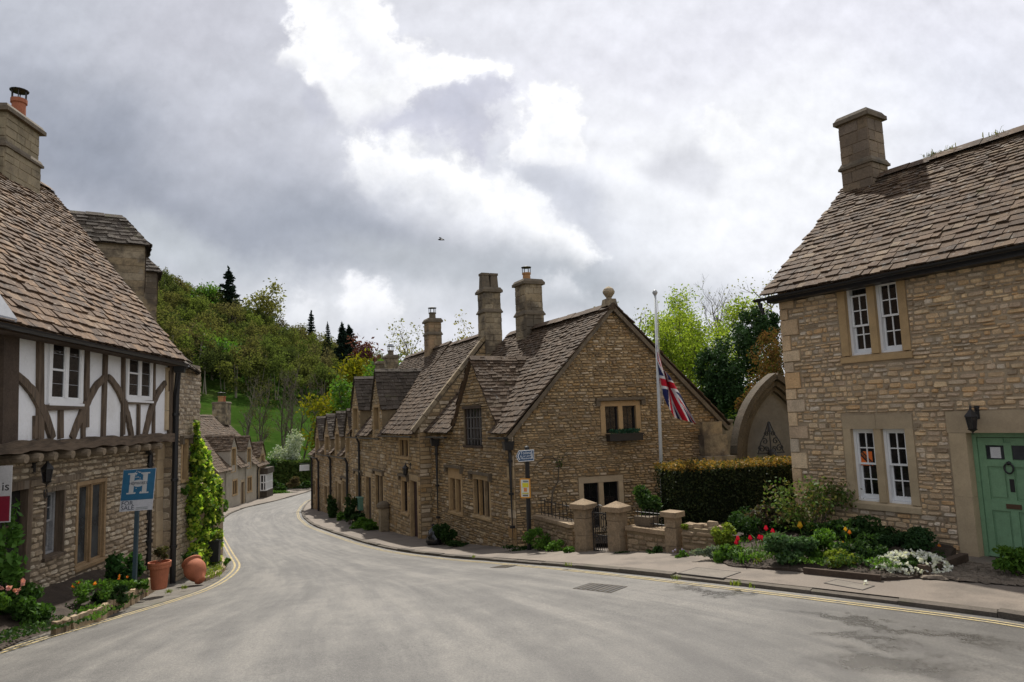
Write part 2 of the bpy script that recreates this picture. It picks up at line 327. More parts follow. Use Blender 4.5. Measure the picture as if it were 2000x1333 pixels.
PLAST = surf('white_limewash', [(.80, .80, .80)], rough=.9, ns=1.2, namt=.10, fine=22, famt=.05, stain=[(1.4, .50, .75, .30, (.52, .48, .42)), (5, .58, .75, .35, (.50, .46, .40))], bs=14, bd=.02)
_oak = dict(ns=5, namt=.5, fine=26, famt=.6, stain=[(14, .5, .64, .7, (.05, .036, .025)), (3, .58, .74, .5, (.27, .235, .19))], bs=30, bd=.02)
OAKC = [(.12, .085, .055), (.17, .13, .09), (.10, .07, .047), (.21, .165, .115)]
OAK = surf('weathered_oak', OAKC, stretch=(1, 1, .11), **_oak); OAK_H = surf('weathered_oak_beam', OAKC, stretch=(1, .11, 1), **_oak)
OAK_D = surf('dark_oak', [(.055, .038, .026), (.075, .052, .036)], ns=3, namt=.4, fine=30, famt=.4, bs=45, bd=.01)
TIMB_O = surf('tan_window_timber', [(.25, .165, .085), (.29, .20, .11)], ns=4, namt=.35, fine=40, famt=.3, bs=60, bd=.004)
WHITE_P = plain('white_gloss_paint', (.80, .80, .79), .35, .5, var=.06)
BLACK_P = plain('black_paint', (.012, .012, .013), .4, .5)
IRON = plain('black_iron', (.018, .016, .015), .55, .5)
LEAD = plain('grey_lead', (.30, .31, .33), .6, .4)
GREEN_P = plain('sage_green_paint', (.185, .325, .185), .5, .3, var=.16)
BRASS = plain('dull_brass', (.10, .055, .03), .5, .5, metal=.3)
TERRA = surf('terracotta', [(.36, .125, .065)], rough=.8, ns=5, namt=.3, fine=40, famt=.15, stain=[(6, .6, .75, .3, (.40, .26, .19))], bs=50, bd=.003)
TERRA_O = plain('orange_terracotta', (.38, .20, .085), .8, .2)
def glassmat():
    m, T = new_mat('dark_window_glass'); P = T.n('ShaderNodeTexCoord').outputs['Object']
    base = T.ramp(T.noise(P, 1.6, 3), [(.006, .006, .007), (.02, .018, .017)], [.4, .65])
    finish(T, base, .06, T.noise(P, 3.5, 2), .02, .25, .5); return m
GLASS = glassmat()
def glassmat2():
    m, T = new_mat('greenish_window_glass'); P = T.n('ShaderNodeTexCoord').outputs['Object']
    finish(T, T.ramp(T.noise(P, 2.5, 3), [(.02, .025, .03), (.07, .08, .085)], [.35, .7]), .12, T.noise(P, 4, 2), .02, .35, .5); return m
GLASS_L = glassmat2()
SOIL = surf('dark_soil', [(.045, .032, .022)], ns=6, namt=.5, fine=40, famt=.5, bs=30, bd=.03)
DRY = surf('dry_stone', [(.26, .185, .11), (.34, .25, .155), (.22, .16, .10), (.38, .29, .19)], ns=5, namt=.4, fine=34, famt=.4, stain=[(2, .55, .7, .5, (.12, .10, .065)), (5, .62, .7, .5, (.10, .12, .03))], bs=30, bd=.02)
BARK = surf('grey_bark', [(.11, .09, .065)], ns=6, namt=.4, fine=30, famt=.4, bs=30, bd=.02)
BARK_L = surf('pale_bark', [(.20, .175, .13)], ns=6, namt=.4, fine=30, famt=.4, bs=30, bd=.02)
# ------------------------------------------------------------------ facade: a vertical plane facing the street
class Fac:
    def __init__(s, P0, P1, o=0.):
        s.P0 = np.array(P0[:2], float); d = np.array(P1[:2], float) - s.P0; s.L = np.linalg.norm(d); s.D = d / s.L
        n = np.array([-s.D[1], s.D[0]])
        if n @ (-s.P0) < 0: n = -n
        s.N = n; s.P0 = s.P0 + n * o
        s.D3 = np.array([*s.D, 0]); s.N3 = np.array([*s.N, 0])
    def pt(s, u, z, o=0.): return np.array([*(s.P0 + s.D * u + s.N * o), z])
    def px(s, x, y, o=0.):
        d = ray(x, y); t = (s.N @ (s.P0 + s.N * o)) / (s.N @ d[:2]); P = EYE + d * t
        return float((P[:2] - s.P0) @ s.D), float(P[2])
    def box(s, mb, u0, u1, z0, z1, o0, o1, mi=0, j=0.):
        q = np.array([s.pt(u, z, o) for z in (z0, z1) for u, o in ((u0, o0), (u1, o0), (u1, o1), (u0, o1))])
        if j: q = q + rng.uniform(-j, j, q.shape)
        mb.hexa(q, mi)
    def par(s, off): return Fac(s.P0 + s.N * off, s.P0 + s.N * off + s.D)
def topf(top):
    if not isinstance(top, (list, tuple)): return lambda u: top
    U = [q[0] for q in top]; Zt = [q[1] for q in top]; return lambda u: float(np.interp(u, U, Zt))
def wall_sheet(mb, F, u0, u1, z0, top, holes=(), rev=.22, o=0., mi=0):
    tf = topf(top); cuts = {u0, u1}
    for h in holes: cuts |= {h[0], h[1]}
    if isinstance(top, (list, tuple)): cuts |= {q[0] for q in top}
    cuts = sorted(c for c in cuts if u0 <= c <= u1)
    for a, b in zip(cuts[:-1], cuts[1:]):
        if b - a < 1e-4: continue
        z = z0
        for h in sorted([h for h in holes if h[0] < b - 1e-4 and h[1] > a + 1e-4], key=lambda h: h[2]):
            if h[2] > z: mb.poly([F.pt(a, z, o), F.pt(b, z, o), F.pt(b, h[2], o), F.pt(a, h[2], o)], [(0, 1, 2, 3)], mi)
            z = h[3]
        if tf(a + 1e-5) > z or tf(b - 1e-5) > z: mb.poly([F.pt(a, z, o), F.pt(b, z, o), F.pt(b, tf(b - 1e-5), o), F.pt(a, tf(a + 1e-5), o)], [(0, 1, 2, 3)], mi)
    for h in holes:
        for (p, q) in (((h[0], h[2]), (h[0], h[3])), ((h[0], h[3]), (h[1], h[3])), ((h[1], h[3]), (h[1], h[2])), ((h[1], h[2]), (h[0], h[2]))):
            mb.poly([F.pt(*p, o), F.pt(*q, o), F.pt(*q, o - rev), F.pt(*p, o - rev)], [(0, 1, 2, 3)], mi)
def stones(mb, F, u0, u1, z0, top, block=(), ch=(.09, .17), sw=(.14, .38), dep=.03, gap=.014, mi=1, o=0., fine=True, quoin=None):
    """courses of rubble laid on the wall: every stone its own bevelled lump"""
    tf = topf(top); z = z0; zmax = max(tf(u) for u in np.linspace(u0, u1, 60))
    a8 = (np.arange(8) + .5) * math.pi / 4
    while z < zmax - .03:
        h = random.uniform(*ch); zt = z + h
        us = [u for u in np.linspace(u0, u1, 200) if tf(u) > zt - .02]
        if not us: z = zt; continue
        runs = [(us[0], us[-1])]
        for b in block:
            if b[3] > z + .3 * h and b[2] < zt - .3 * h:
                nr = []
                for r in runs:
                    if b[1] <= r[0] or b[0] >= r[1]: nr.append(r); continue
                    if b[0] > r[0]: nr.append((r[0], b[0]))
                    if b[1] < r[1]: nr.append((b[1], r[1]))
                runs = nr
        for r in runs:
            u = r[0]
            while u < r[1] - .02:
                wd = random.uniform(*sw) * random.choice((.7, 1, 1, 1.3))
                if r[1] - u - wd < sw[0] * .6: wd = r[1] - u
                wd = min(wd, r[1] - u)
                subs = [(z, zt)]
                if fine and h > .12 and random.random() < .22: q = z + h * random.uniform(.4, .6); subs = [(z, q), (q, zt)]
                for za, zb in subs:
                    g = gap * random.uniform(.5, 1.5); cu, cz = u + wd / 2 + random.uniform(-.008, .008), (za + zb) / 2 + random.uniform(-.014, .014)
                    hw, hh = max(.015, wd / 2 - g), max(.012, ((zb - za) / 2 - g * .8) * random.uniform(.82, 1.1)); dd = dep * random.uniform(.35, 1.2)
                    if fine:
                        ex = np.sign(np.cos(a8)) * np.abs(np.cos(a8)) ** .42; ez = np.sign(np.sin(a8)) * np.abs(np.sin(a8)) ** .42
                        jj = rng.uniform(.84, 1.07, 8); V = []
                        for k, (ins, off) in enumerate(((0, 0.), (min(.012, hh * .35), dd))):
                            for i in range(8): V.append(F.pt(cu + ex[i] * jj[i] * (hw - ins), cz + ez[i] * jj[i] * (hh - ins), o + off + (random.uniform(-.006, .006) if k else 0)))
                        mb.poly(V, [(8, 9, 10, 11, 12, 13, 14, 15)] + [(i, (i + 1) % 8, 8 + (i + 1) % 8, 8 + i) for i in range(8)], mi)
                    else:
                        V = [F.pt(cu + a * hw * random.uniform(.9, 1), cz + b * hh * random.uniform(.88, 1), o) for a, b in ((-1, -1), (1, -1), (1, 1), (-1, 1))]
                        V += [F.pt(cu + a * (hw - .012), cz + b * (hh - .012), o + dd) for a, b in ((-1, -1), (1, -1), (1, 1), (-1, 1))]
                        mb.poly(V, [(4, 5, 6, 7)] + [(i, (i + 1) % 4, 4 + (i + 1) % 4, 4 + i) for i in range(4)], mi)
                u += wd
        z = zt
def quoins(mb, F, u, z0, z1, side, mi=1, dep=.035, o=0., long=.42, short=.24, hh=(.2, .32)):
    z = z0; k = 0; out = []
    while z < z1 - .1:
        h = min(random.uniform(*hh), z1 - z); L = (long if k % 2 else short) * random.uniform(.85, 1.15)
        a, b = (u, u + side * L) if side > 0 else (u + side * L, u)
        F.box(mb, a + .008, b - .008, z + .008, z + h - .008, o - .02, o + dep * random.uniform(.8, 1.1), mi, .004); out.append((a, b, z, z + h)); z += h; k += 1
    return out
# ------------------------------------------------------------------ stone slates
def slates(mb, A, B, C, D, rows=None, first=.30, last=.15, sw=(.16, .42), th=.028, mi=0, lift=.0, under=True, sag=0., edge=.03, skip=None):
    """A,B eaves left/right, D,C ridge left/right; courses diminish towards the ridge"""
    A, B, C, D = [np.asarray(q, float) for q in (A, B, C, D)]
    nrm = np.cross(B - A, D - A); nrm = nrm / np.linalg.norm(nrm)
    if nrm[2] < 0: nrm = -nrm
    L = (np.linalg.norm(D - A) + np.linalg.norm(C - B)) / 2; W = max(np.linalg.norm(B - A), np.linalg.norm(C - D))
    def S(a, t):
        p = (A * (1 - a) + B * a) * (1 - t) + (D * (1 - a) + C * a) * t
        if sag: p = p - np.array([0, 0, 1.]) * sag * math.sin(math.pi * min(1, max(0, a))) * (.3 + .7 * t)
        return p
    if under:
        k = 8 if sag else 1
        if skip:
            for i in range(24):
                for j in range(24):
                    if not skip(S((i + .5) / 24, (j + .5) / 24)): mb.quads([[S(i / 24, j / 24) - nrm * .012, S((i + 1) / 24, j / 24) - nrm * .012, S((i + 1) / 24, (j + 1) / 24) - nrm * .012, S(i / 24, (j + 1) / 24) - nrm * .012]], mi)
            k = 0
        for i in range(k): mb.quads([[S(i / k, 0) - nrm * .012, S((i + 1) / k, 0) - nrm * .012, S((i + 1) / k, 1) - nrm * .012, S(i / k, 1) - nrm * .012]], mi)
    t = 0.; 
    while t < L - .02:
        f = t / L; g = first * (1 - f) + last * f; te = min(L, t + g * 1.75); a = 0.
        while a < 1 - 1e-4:
            wl = max(.1, np.linalg.norm(S(1, f) - S(0, f))); w_ = random.uniform(*sw) * (1 - .35 * f) / wl
            if 1 - a - w_ < .5 * sw[0] / wl: w_ = 1 - a
            a1 = a + w_
            if skip and skip(S(a + w_ / 2, min(1, (t + g * .5) / L))): a = a1; continue
            gp = .004 / wl
            e0 = random.uniform(-edge, edge) / wl if a == 0 else gp; e1 = random.uniform(-edge, edge) / wl if a1 >= 1 else -gp
            j0, j1 = random.uniform(-.018, .018), random.uniform(-.018, .018); tk = th * random.uniform(.7, 1.3); up = lift + tk * random.uniform(.75, 1.2); tw = random.uniform(-.006, .006)
            lo0, lo1 = (t + j0) / L, (t + j1) / L
            V = [S(a + e0, lo0) + nrm * (up - tk * .5 + tw), S(a1 + e1, lo1) + nrm * (up - tk * .5 - tw), S(a1 + e1, te / L) - nrm * .008, S(a + e0, te / L) - nrm * .008,
                 S(a + e0, lo0) + nrm * (up + tk * .5 + tw), S(a1 + e1, lo1) + nrm * (up + tk * .5 - tw), S(a1 + e1, te / L) + nrm * .006, S(a + e0, te / L) + nrm * .006]
            # chipped corner midpoint on the lower edge
            mb.poly(V, [(4, 5, 6, 7), (0, 1, 5, 4), (1, 2, 6, 5), (3, 0, 4, 7)], mi); a = a1
        t += g
def ridge_row(mb, P, Q, w_=.22, step=.45, mi=0):
    P, Q = np.asarray(P, float), np.asarray(Q, float); n = max(1, int(np.linalg.norm(Q - P) / step)); d = (Q - P) / np.linalg.norm(Q - P); x = np.cross(d, (0, 0, 1)); x /= np.linalg.norm(x)
    for i in range(n):
        a, b = P + (Q - P) * i / n, P + (Q - P) * (i + .985) / n; dz = np.array([0, 0, random.uniform(-.012, .012)]); h = np.array([0, 0, w_ * .62])
        mb.poly([a - x * w_ - h * .9 + dz, a + dz + (0, 0, .05), a + x * w_ - h * .9 + dz, b - x * w_ - h * .9 + dz, b + dz + (0, 0, .05), b + x * w_ - h * .9 + dz, a - x * w_ - h * 1.15 + dz, a + x * w_ - h * 1.15 + dz], [(0, 1, 4, 3), (1, 2, 5, 4), (0, 6, 7, 2, 1)], mi)
# ------------------------------------------------------------------ chimneys
def chimney(parent, c, sx, sy, z0, z1, ang, bands=(), mat=None, pots=(), name='chimney', taper=.96, capm=None, blocks=True, label=None):
    """c = (x,y) of the stack; bands = heights of the projecting drip courses; pots = list of (kind, dx, r, h)"""
    mat = mat or CHIM; mb = MB()
    levels = [z0] + [b for b in bands] + [z1]; cx, cy = c; ca, sa = math.cos(ang), math.sin(ang); s = 1.
    def P(x, y, z): return np.array([cx + x * ca - y * sa, cy + x * sa + y * ca, z])
    for i in range(len(levels) - 1):
        za, zb = levels[i], levels[i + 1]; k = 1 - (1 - taper) * i
        mb.hexa([P(a * sx / 2 * k, b * sy / 2 * k, z) for z in (za, zb) for a, b in ((-1, -1), (1, -1), (1, 1), (-1, 1))], 0)
        if blocks:
            for (nx, ny, wdt, dep) in ((0, -1, sx, sy), (0, 1, sx, sy), (1, 0, sy, sx), (-1, 0, sy, sx)):
                z = za
                while z < zb - .05:
                    h = min(random.uniform(.16, .28), zb - z); u = -wdt * k / 2
                    while u < wdt * k / 2 - .02:
                        L = random.uniform(.2, .5); L = wdt * k / 2 - u if wdt * k / 2 - u - L < .15 else L; q = []
                        for off, ins in ((0, .004), (random.uniform(.008, .02), .014)):
                            for (a, b) in ((u + ins, z + ins), (u + L - ins, z + ins), (u + L - ins, z + h - ins), (u + ins, z + h - ins)):
                                o = dep * k / 2 + off; q.append(P(nx * o + (ny != 0) * a, ny * o + (nx != 0) * a, b))
                        mb.poly(q, [(4, 5, 6, 7)] + [(i2, (i2 + 1) % 4, 4 + (i2 + 1) % 4, 4 + i2) for i2 in range(4)], 0); u += L
                    z += h
    for b in list(bands) + [z1]:
        e = .05 if b != z1 else .065; hh = .055 if b != z1 else .09
        mb.hexa([P(a * (sx / 2 + e * t), q * (sy / 2 + e * t), z) for z, t in ((b - .02, 1.), (b + hh - .02, 1.)) for a, q in ((-1, -1), (1, -1), (1, 1), (-1, 1))], 1)
        mb.hexa([P(a * (sx / 2 + e * t), q * (sy / 2 + e * t), z) for z, t in ((b + hh - .021, .8), (b + hh + .07, .0)) for a, q in ((-1, -1), (1, -1), (1, 1), (-1, 1))], 1)
    ch = mb.build(name, [mat, capm or CHIM_D], parent)
    if label: ch['label'] = label
    for kind, dx, dy, r, h in pots:
        q = MB(); B = P(dx, dy, z1 + .10)
        if kind == 'square':
            q.box(B + (0, 0, h / 2 - .05), (r * 2, r * 2, h), 0, ang, .82); q.box(B + (0, 0, h - .02), (r * 1.95, r * 1.95, .08), 0, ang)
            q.build('chimney_pot', CHIM_D, ch); continue
        q.lathe(B - (0, 0, .08), [(r * 1.5, 0), (r * 1.4, .06), (r * 1.05, .13), (r, .14), (r * .93, h * .85), (r * 1.12, h * .87), (r * 1.12, h), (r * .7, h), (r * .7, h * .6)], 14)
        pot = q.build('chimney_pot', {'red': TERRA, 'orange': TERRA_O, 'dark': CHIM_D, 'cowl': CHIM_D}[kind], ch)
        if kind != 'plain':
            w_ = MB(); top = B + (0, 0, h - .08)
            for k in range(6):
                a = k * math.pi / 3; w_.tube([top + (r * math.cos(a), r * math.sin(a), -.02), top + (r * math.cos(a), r * math.sin(a), r * 1.3)], .012, 5)
            w_.lathe(top + (0, 0, r * 1.3), [(r * 1.25, 0), (r * 1.3, .02), (r * .3, .06)] if kind != 'cowl' else [(r * 1.2, 0), (r * 1.25, .02), (r * .8, .14), (r * .05, .2)], 14)
            w_.build('chimney_cowl', LEAD if kind == 'cowl' else IRON, ch)
    return ch
def dskip(F, items):
    """leaves the main roof open where a half dormer (uc, half width, wall top, peak) stands"""
    def f(P):
        u = (P[:2] - F.P0) @ F.D
        for uc, hw, ze, zp in items:
            lim = hw if P[2] < ze else hw * (1 - (P[2] - ze) / (zp - ze)) - .03
            if abs(u - uc) < lim: return True
        return False
    return f
# ------------------------------------------------------------------ windows
def window(root, F, u0, u1, z0, z1, lights, kind='sash', st=.13, lt=.16, sl=.14, mull=.10, mat=None, fm=None, o=0., proud=.018, hood=False, cols=2, rows=4, gmat=None, deep=.10, label=None, open_top=None, bars=.02):
    """dressed stone surround (the window part) with a sash and a pane per light; returns the rectangle the stones must leave free"""
    mat = mat or ASH; fm = fm or WHITE_P; gmat = gmat or GLASS
    if u0 > u1: u0, u1 = u1, u0
    mb = MB(); d = -.26
    F.box(mb, u0, u0 + st, z0 + sl, z1 - lt, o + d, o + proud); F.box(mb, u1 - st, u1, z0 + sl, z1 - lt, o + d, o + proud)
    F.box(mb, u0, (u0 + u1) / 2 - .003, z1 - lt, z1, o + d, o + proud); F.box(mb, (u0 + u1) / 2 + .003, u1, z1 - lt, z1, o + d, o + proud + .001)
    W = (u1 - u0 - 2 * st - mull * (lights - 1)) / lights
    for i in range(1, lights):
        a = u0 + st + i * W + (i - 1) * mull; F.box(mb, a, a + mull, z0 + sl, z1 - lt, o + d, o + proud - .012)
    wn = mb.build('window', mat, root)
    if label: wn['label'] = label
    s_ = MB(); q = [F.pt(a, z, oo) for a in (u0 - .02, u1 + .02) for z, oo in ((z0, o + d), (z0, o + proud + .03), (z0 + sl * .7, o + proud + .03), (z0 + sl, o - .04), (z0 + sl, o + d))]
    s_.poly(q, [(0, 1, 2, 3, 4), (9, 8, 7, 6, 5)] + [(i, 5 + i, 5 + (i + 1) % 5, (i + 1) % 5) for i in range(5)]); s_.build('sill', mat, wn)
    if hood:
        h = MB(); F.box(h, u0 - .12, u1 + .12, z1 + .02, z1 + .09, o - .02, o + .12); F.box(h, u0 - .13, u0 - .02, z1 - .12, z1 + .03, o - .02, o + .10); F.box(h, u1 + .02, u1 + .13, z1 - .12, z1 + .03, o - .02, o + .10)
        h.build('hood_mould', CHIM_D, wn)
    for i in range(lights):
        a = u0 + st + i * (W + mull); b = a + W; c0, c1 = z0 + sl, z1 - lt; m = MB(); p = MB(); of = o - deep
        def bar(x0, x1, y0, y1, oa, ob): F.box(m, x0, x1, y0, y1, oa, ob)
        if kind == 'sash':
            fr = .045
            bar(a, a + fr, c0, c1, of - .09, of + .03); bar(b - fr, b, c0, c1, of - .09, of + .03); bar(a + fr, b - fr, c1 - fr, c1, of - .09, of + .028); bar(a + fr, b - fr, c0, c0 + .035, of - .09, of + .045)
            a2, b2 = a + fr + .002, b - fr - .002; mid = (c0 + c1) / 2 + .02; drop = .11 if open_top == i else 0.
            for (y0, y1, oo, bot) in ((mid - .02 - drop, c1 - fr - .002 - drop, of, .035), (c0 + .037, mid + .015, of - .04, .075)):
                sw_ = .03
                bar(a2, a2 + sw_, y0, y1, oo - .035, oo); bar(b2 - sw_, b2, y0, y1, oo - .035, oo); bar(a2 + sw_, b2 - sw_, y1 - .03, y1, oo - .035, oo - .001); bar(a2 + sw_, b2 - sw_, y0, y0 + bot, oo - .035, oo - .001)
                for k in range(1, cols): x = a2 + sw_ + (b2 - a2 - 2 * sw_) * k / cols; bar(x - bars / 2, x + bars / 2, y0 + bot, y1 - .03, oo - .03, oo - .004)
                for k in range(1, rows // 2): y = y0 + bot + (y1 - .03 - y0 - bot) * k / (rows // 2); bar(a2 + sw_, b2 - sw_, y - bars / 2, y + bars / 2, oo - .03, oo - .006)
                p.quads([[F.pt(a2, y0, oo - .02), F.pt(b2, y0, oo - .02), F.pt(b2, y1, oo - .02), F.pt(a2, y1, oo - .02)]])
            if drop: p.quads([[F.pt(a2, c1 - .3, of - .075), F.pt(b2, c1 - .3, of - .075), F.pt(b2, c1, of - .075), F.pt(a2, c1, of - .075)]])
        else:
            fr = .035
            bar(a, a + fr, c0, c1, of - .05, of + .02); bar(b - fr, b, c0, c1, of - .05, of + .02); bar(a + fr, b - fr, c1 - fr, c1, of - .05, of + .018); bar(a + fr, b - fr, c0, c0 + fr, of - .05, of + .018)
            for k in range(1, cols): x = a + fr + (b - a - 2 * fr) * k / cols; bar(x - bars / 2, x + bars / 2, c0 + fr, c1 - fr, of - .03, of - .008)
            for k in range(1, rows): y = c0 + fr + (c1 - c0 - 2 * fr) * k / rows; bar(a + fr, b - fr, y - bars / 2, y + bars / 2, of - .03, of - .010)
            p.quads([[F.pt(a, c0, of - .022), F.pt(b, c0, of - .022), F.pt(b, c1, of - .022), F.pt(a, c1, of - .022)]])
        m.build('sash', fm, wn); p.build('pane', gmat, wn)
    return (u0 - .005, u1 + .005, z0, z1)
def downpipe(root, pts, r=.045, hopper=None, mat=None):
    mb = MB(); mb.tube(pts, r, 8)
    P, Q = np.asarray(pts[-2], float), np.asarray(pts[-1], float)
    for k in range(3): c = P + (Q - P) * (k + .3) / 3; mb.lathe(c, [(r * 1.35, 0), (r * 1.35, .06)], 8)
    if hopper is not None: mb.box(hopper, (.2, .18, .22), 0, .3, 1.35)
    return mb.build('drainpipe', mat or BLACK_P, root)
def gutter(root, P, Q, r=.06, mat=None):
    P, Q = np.asarray(P, float), np.asarray(Q, float); d = (Q - P) / np.linalg.norm(Q - P); x = np.cross(d, (0, 0, 1.)); x /= np.linalg.norm(x); mb = MB(); a = np.linspace(math.pi, 2 * math.pi, 7)
    for r_, in ((r,),):
        V = [E_ + x * math.cos(q) * r_ + np.array([0, 0, 1]) * math.sin(q) * r_ for E_ in (P, Q) for q in a] + [E_ + x * math.cos(q) * (r_ - .01) + np.array([0, 0, 1]) * math.sin(q) * (r_ - .01) for E_ in (P, Q) for q in a]
        mb.poly(V, [(i, i + 1, 8 + i, 7 + i) for i in range(6)] + [(14 + i, 21 + i, 22 + i, 15 + i) for i in range(6)] + [(0, 7, 21, 14), (6, 20, 27, 13), tuple(range(7)), tuple(range(13, 6, -1))])
    return mb.build('gutter', mat or BLACK_P, root)
# ------------------------------------------------------------------ lettering
def lettering(s, org, right, up, size, parent, mat, align='LEFT', name='lettering', depth=.002, sx=1.):
    cu = bpy.data.curves.new('t', 'FONT'); cu.body = s; cu.size = size; cu.align_x = align; cu.extrude = depth; cu.resolution_u = 3
    o = bpy.data.objects.new('t', cu); COL.objects.link(o); dg = bpy.context.evaluated_depsgraph_get(); me = bpy.data.meshes.new_from_object(o.evaluated_get(dg)); bpy.data.objects.remove(o)
    right = np.asarray(right, float); up = np.asarray(up, float); right = right / np.linalg.norm(right); nrm = np.cross(right, up); org = np.asarray(org, float)
    n = len(me.vertices); co = np.zeros(n * 3); me.vertices.foreach_get('co', co); co = co.reshape(-1, 3); Vw = org + co[:, :1] * right * sx + co[:, 1:2] * up + co[:, 2:] * nrm
    off = np.zeros(3); q = parent
    while q is not None: off = off + np.array(q.location); q = q.parent
    me.vertices.foreach_set('co', (Vw - off).ravel()); me.materials.clear(); me.materials.append(mat); me.update()
    ob = bpy.data.objects.new(name, me); link(ob); ob.parent = parent; return ob
# ------------------------------------------------------------------ foliage
def leaf_quads(C, size, up=.3, aspect=.55, nbias=None):
    """C (n,3) centres -> n diamond-shaped leaves in random attitudes"""
    n = len(C); s = size * rng.uniform(.6, 1.3, n)[:, None]; d = rng.normal(size=(n, 3)); d[:, 2] += up
    if nbias is not None: d = d + nbias
    d /= np.linalg.norm(d, axis=1)[:, None]; e = np.cross(d, rng.normal(size=(n, 3))); e /= np.linalg.norm(e, axis=1)[:, None] + 1e-9
    return np.stack([C - d * s, C + e * s * aspect - d * s * .1, C + d * s, C - e * s * aspect - d * s * .1], 1)
def blob_pts(n, c, r, shell=.45, lumps=0, seed=None, squash=0.):
    """points through an uneven ellipsoid made of lumps, denser towards the outside"""
    c = np.asarray(c, float); r = np.asarray(r, float)
    if lumps:
        d = rng.normal(size=(lumps, 3)); d /= np.linalg.norm(d, axis=1)[:, None]; lc = c + d * r * rng.uniform(.35, .8, (lumps, 1)); k = rng.integers(0, lumps, n); lr = rng.uniform(.28, .5, lumps)[k][:, None] * r
    else: lc = c[None]; k = np.zeros(n, int); lr = r[None]
    d = rng.normal(size=(n, 3)); d /= np.linalg.norm(d, axis=1)[:, None]
    P = lc[k] + d * lr * (rng.uniform(0, 1, (n, 1)) ** shell)
    return P
def branch(mb, p, d, L, r, depth, tips, curl=.25, up=.25, n=4, mi=0, split=(2, 4), shrink=.62):
    pts = [np.asarray(p, float)]; d = np.asarray(d, float) / np.linalg.norm(d)
    for i in range(n):
        d = d + rng.normal(size=3) * curl * .5; d[2] += up * .25; d /= np.linalg.norm(d); pts.append(pts[-1] + d * L / n)
    mb.tube(pts, np.linspace(r, r * .45, n + 1), 5 if r > .03 else 3, mi, cap=False)
    if depth <= 0: tips.extend(pts[1:]); return
    if depth <= 1: tips.extend(pts[2:])
    for k in range(random.randint(*split)):
        i = random.randint(max(1, n // 2 - 1), n); a = rng.normal(size=3); a -= d * (a @ d); a /= np.linalg.norm(a) + 1e-9
        branch(mb, pts[i], d * .75 + a * random.uniform(.5, .95), L * shrink * random.uniform(.75, 1.2), r * .5, depth - 1, tips, curl, up, max(2, n - 1), mi, split, shrink)
def tree(name, label, cat, base, h, spread, nleaf, leaf, lm, bark=None, stems=1, tr=.16, group=None, depth=2, first=.3, up=.45, sig=.35, limbs=9, cluster=True, split=(2, 4)):
    """trunk with limbs and twigs, leaves scattered about the twig ends"""
    base = np.asarray(base, float); t = thing(name, label, cat, base, group); mb = MB(); tips = []
    for s_ in range(stems):
        d = np.array([random.uniform(-.25, .25), random.uniform(-.25, .25), 1.]) if stems > 1 else np.array([random.uniform(-.06, .06), random.uniform(-.06, .06), 1.])
        p = base + (np.array([random.uniform(-1, 1), random.uniform(-1, 1), 0]) * spread * .18 if stems > 1 else 0); pts = [p]; hh = h * random.uniform(.75, .95)
        for i in range(7):
            d = d + rng.normal(size=3) * .06; d[2] = max(.8, d[2]); d /= np.linalg.norm(d); pts.append(pts[-1] + d * hh / 7)
        r = tr / math.sqrt(stems); mb.tube(pts, np.linspace(r, r * .2, 8), 8, cap=False); tips.extend(pts[5:])
        for k in range(max(3, limbs // stems)):
            f = first + (1 - first) * (k + random.random()) / max(3, limbs // stems); i = min(6, int(f * 7)); q = pts[i] + (pts[i + 1] - pts[i]) * (f * 7 - i if i < 6 else random.random()); a = random.uniform(0, 6.28)
            sh = spread * (1.05 - .6 * abs(f - .45)) * random.uniform(.55, .95)
            branch(mb, q, (math.cos(a), math.sin(a), up * (.6 + f)), sh, r * (.55 - .3 * f), depth, tips, up=up, split=split)
    mb.build('trunk', bark or BARK, t, smooth=True)
    if nleaf:
        tips = np.array(tips); C = tips[rng.integers(0, len(tips), nleaf)] + rng.normal(size=(nleaf, 3)) * sig * np.array([1, 1, .8]); q = MB(); q.quads(leaf_quads(C, leaf)); q.build('crown', lm, t)
    return t
def conifer(name, label, base, h, r, lm, n=900, group=None, leaf=.35, gappy=.0, whorls=14):
    base = np.asarray(base, float); t = thing(name, label, 'tree', base, group); mb = MB(); mb.tube([base, base + (0, 0, h * .5), base + (0, 0, h)], [r * .07, r * .045, .02], 6); q = MB(); C = []; D = []
    for k in range(whorls):
        f = .10 + .9 * k / whorls; R = r * (1 - f) ** .85 * random.uniform(.75, 1.1) + .1
        for j in range(7):
            if random.random() < gappy: continue
            a = random.uniform(0, 6.28); d = np.array([math.cos(a), math.sin(a), -.25 + .5 * f]); L = R * random.uniform(.7, 1.15); p0 = base + (0, 0, h * f)
            mb.tube([p0, p0 + d * L * .6 - (0, 0, .05 * L), p0 + d * L + (0, 0, .05 * L)], [.02 * r, .012 * r, .004], 3, cap=False); m = max(4, int(n / whorls / 7))
            s_ = rng.uniform(.1, 1.05, m)[:, None]; C.append(p0 + d * L * s_ + rng.normal(size=(m, 3)) * np.array([.09, .09, .05]) * L * (1.25 - s_)); D.append(np.repeat((d * 1.5)[None], m, 0))
    C.append(base + (0, 0, h) + rng.normal(size=(20, 3)) * np.array([.03 * r, .03 * r, h * .03])); D.append(np.zeros((20, 3)) + (0, 0, 2)); C = np.concatenate(C); D = np.concatenate(D)
    mb.build('trunk', BARK, t); q.quads(leaf_quads(C, leaf, 0, .35, D)); q.build('crown', lm, t); return t
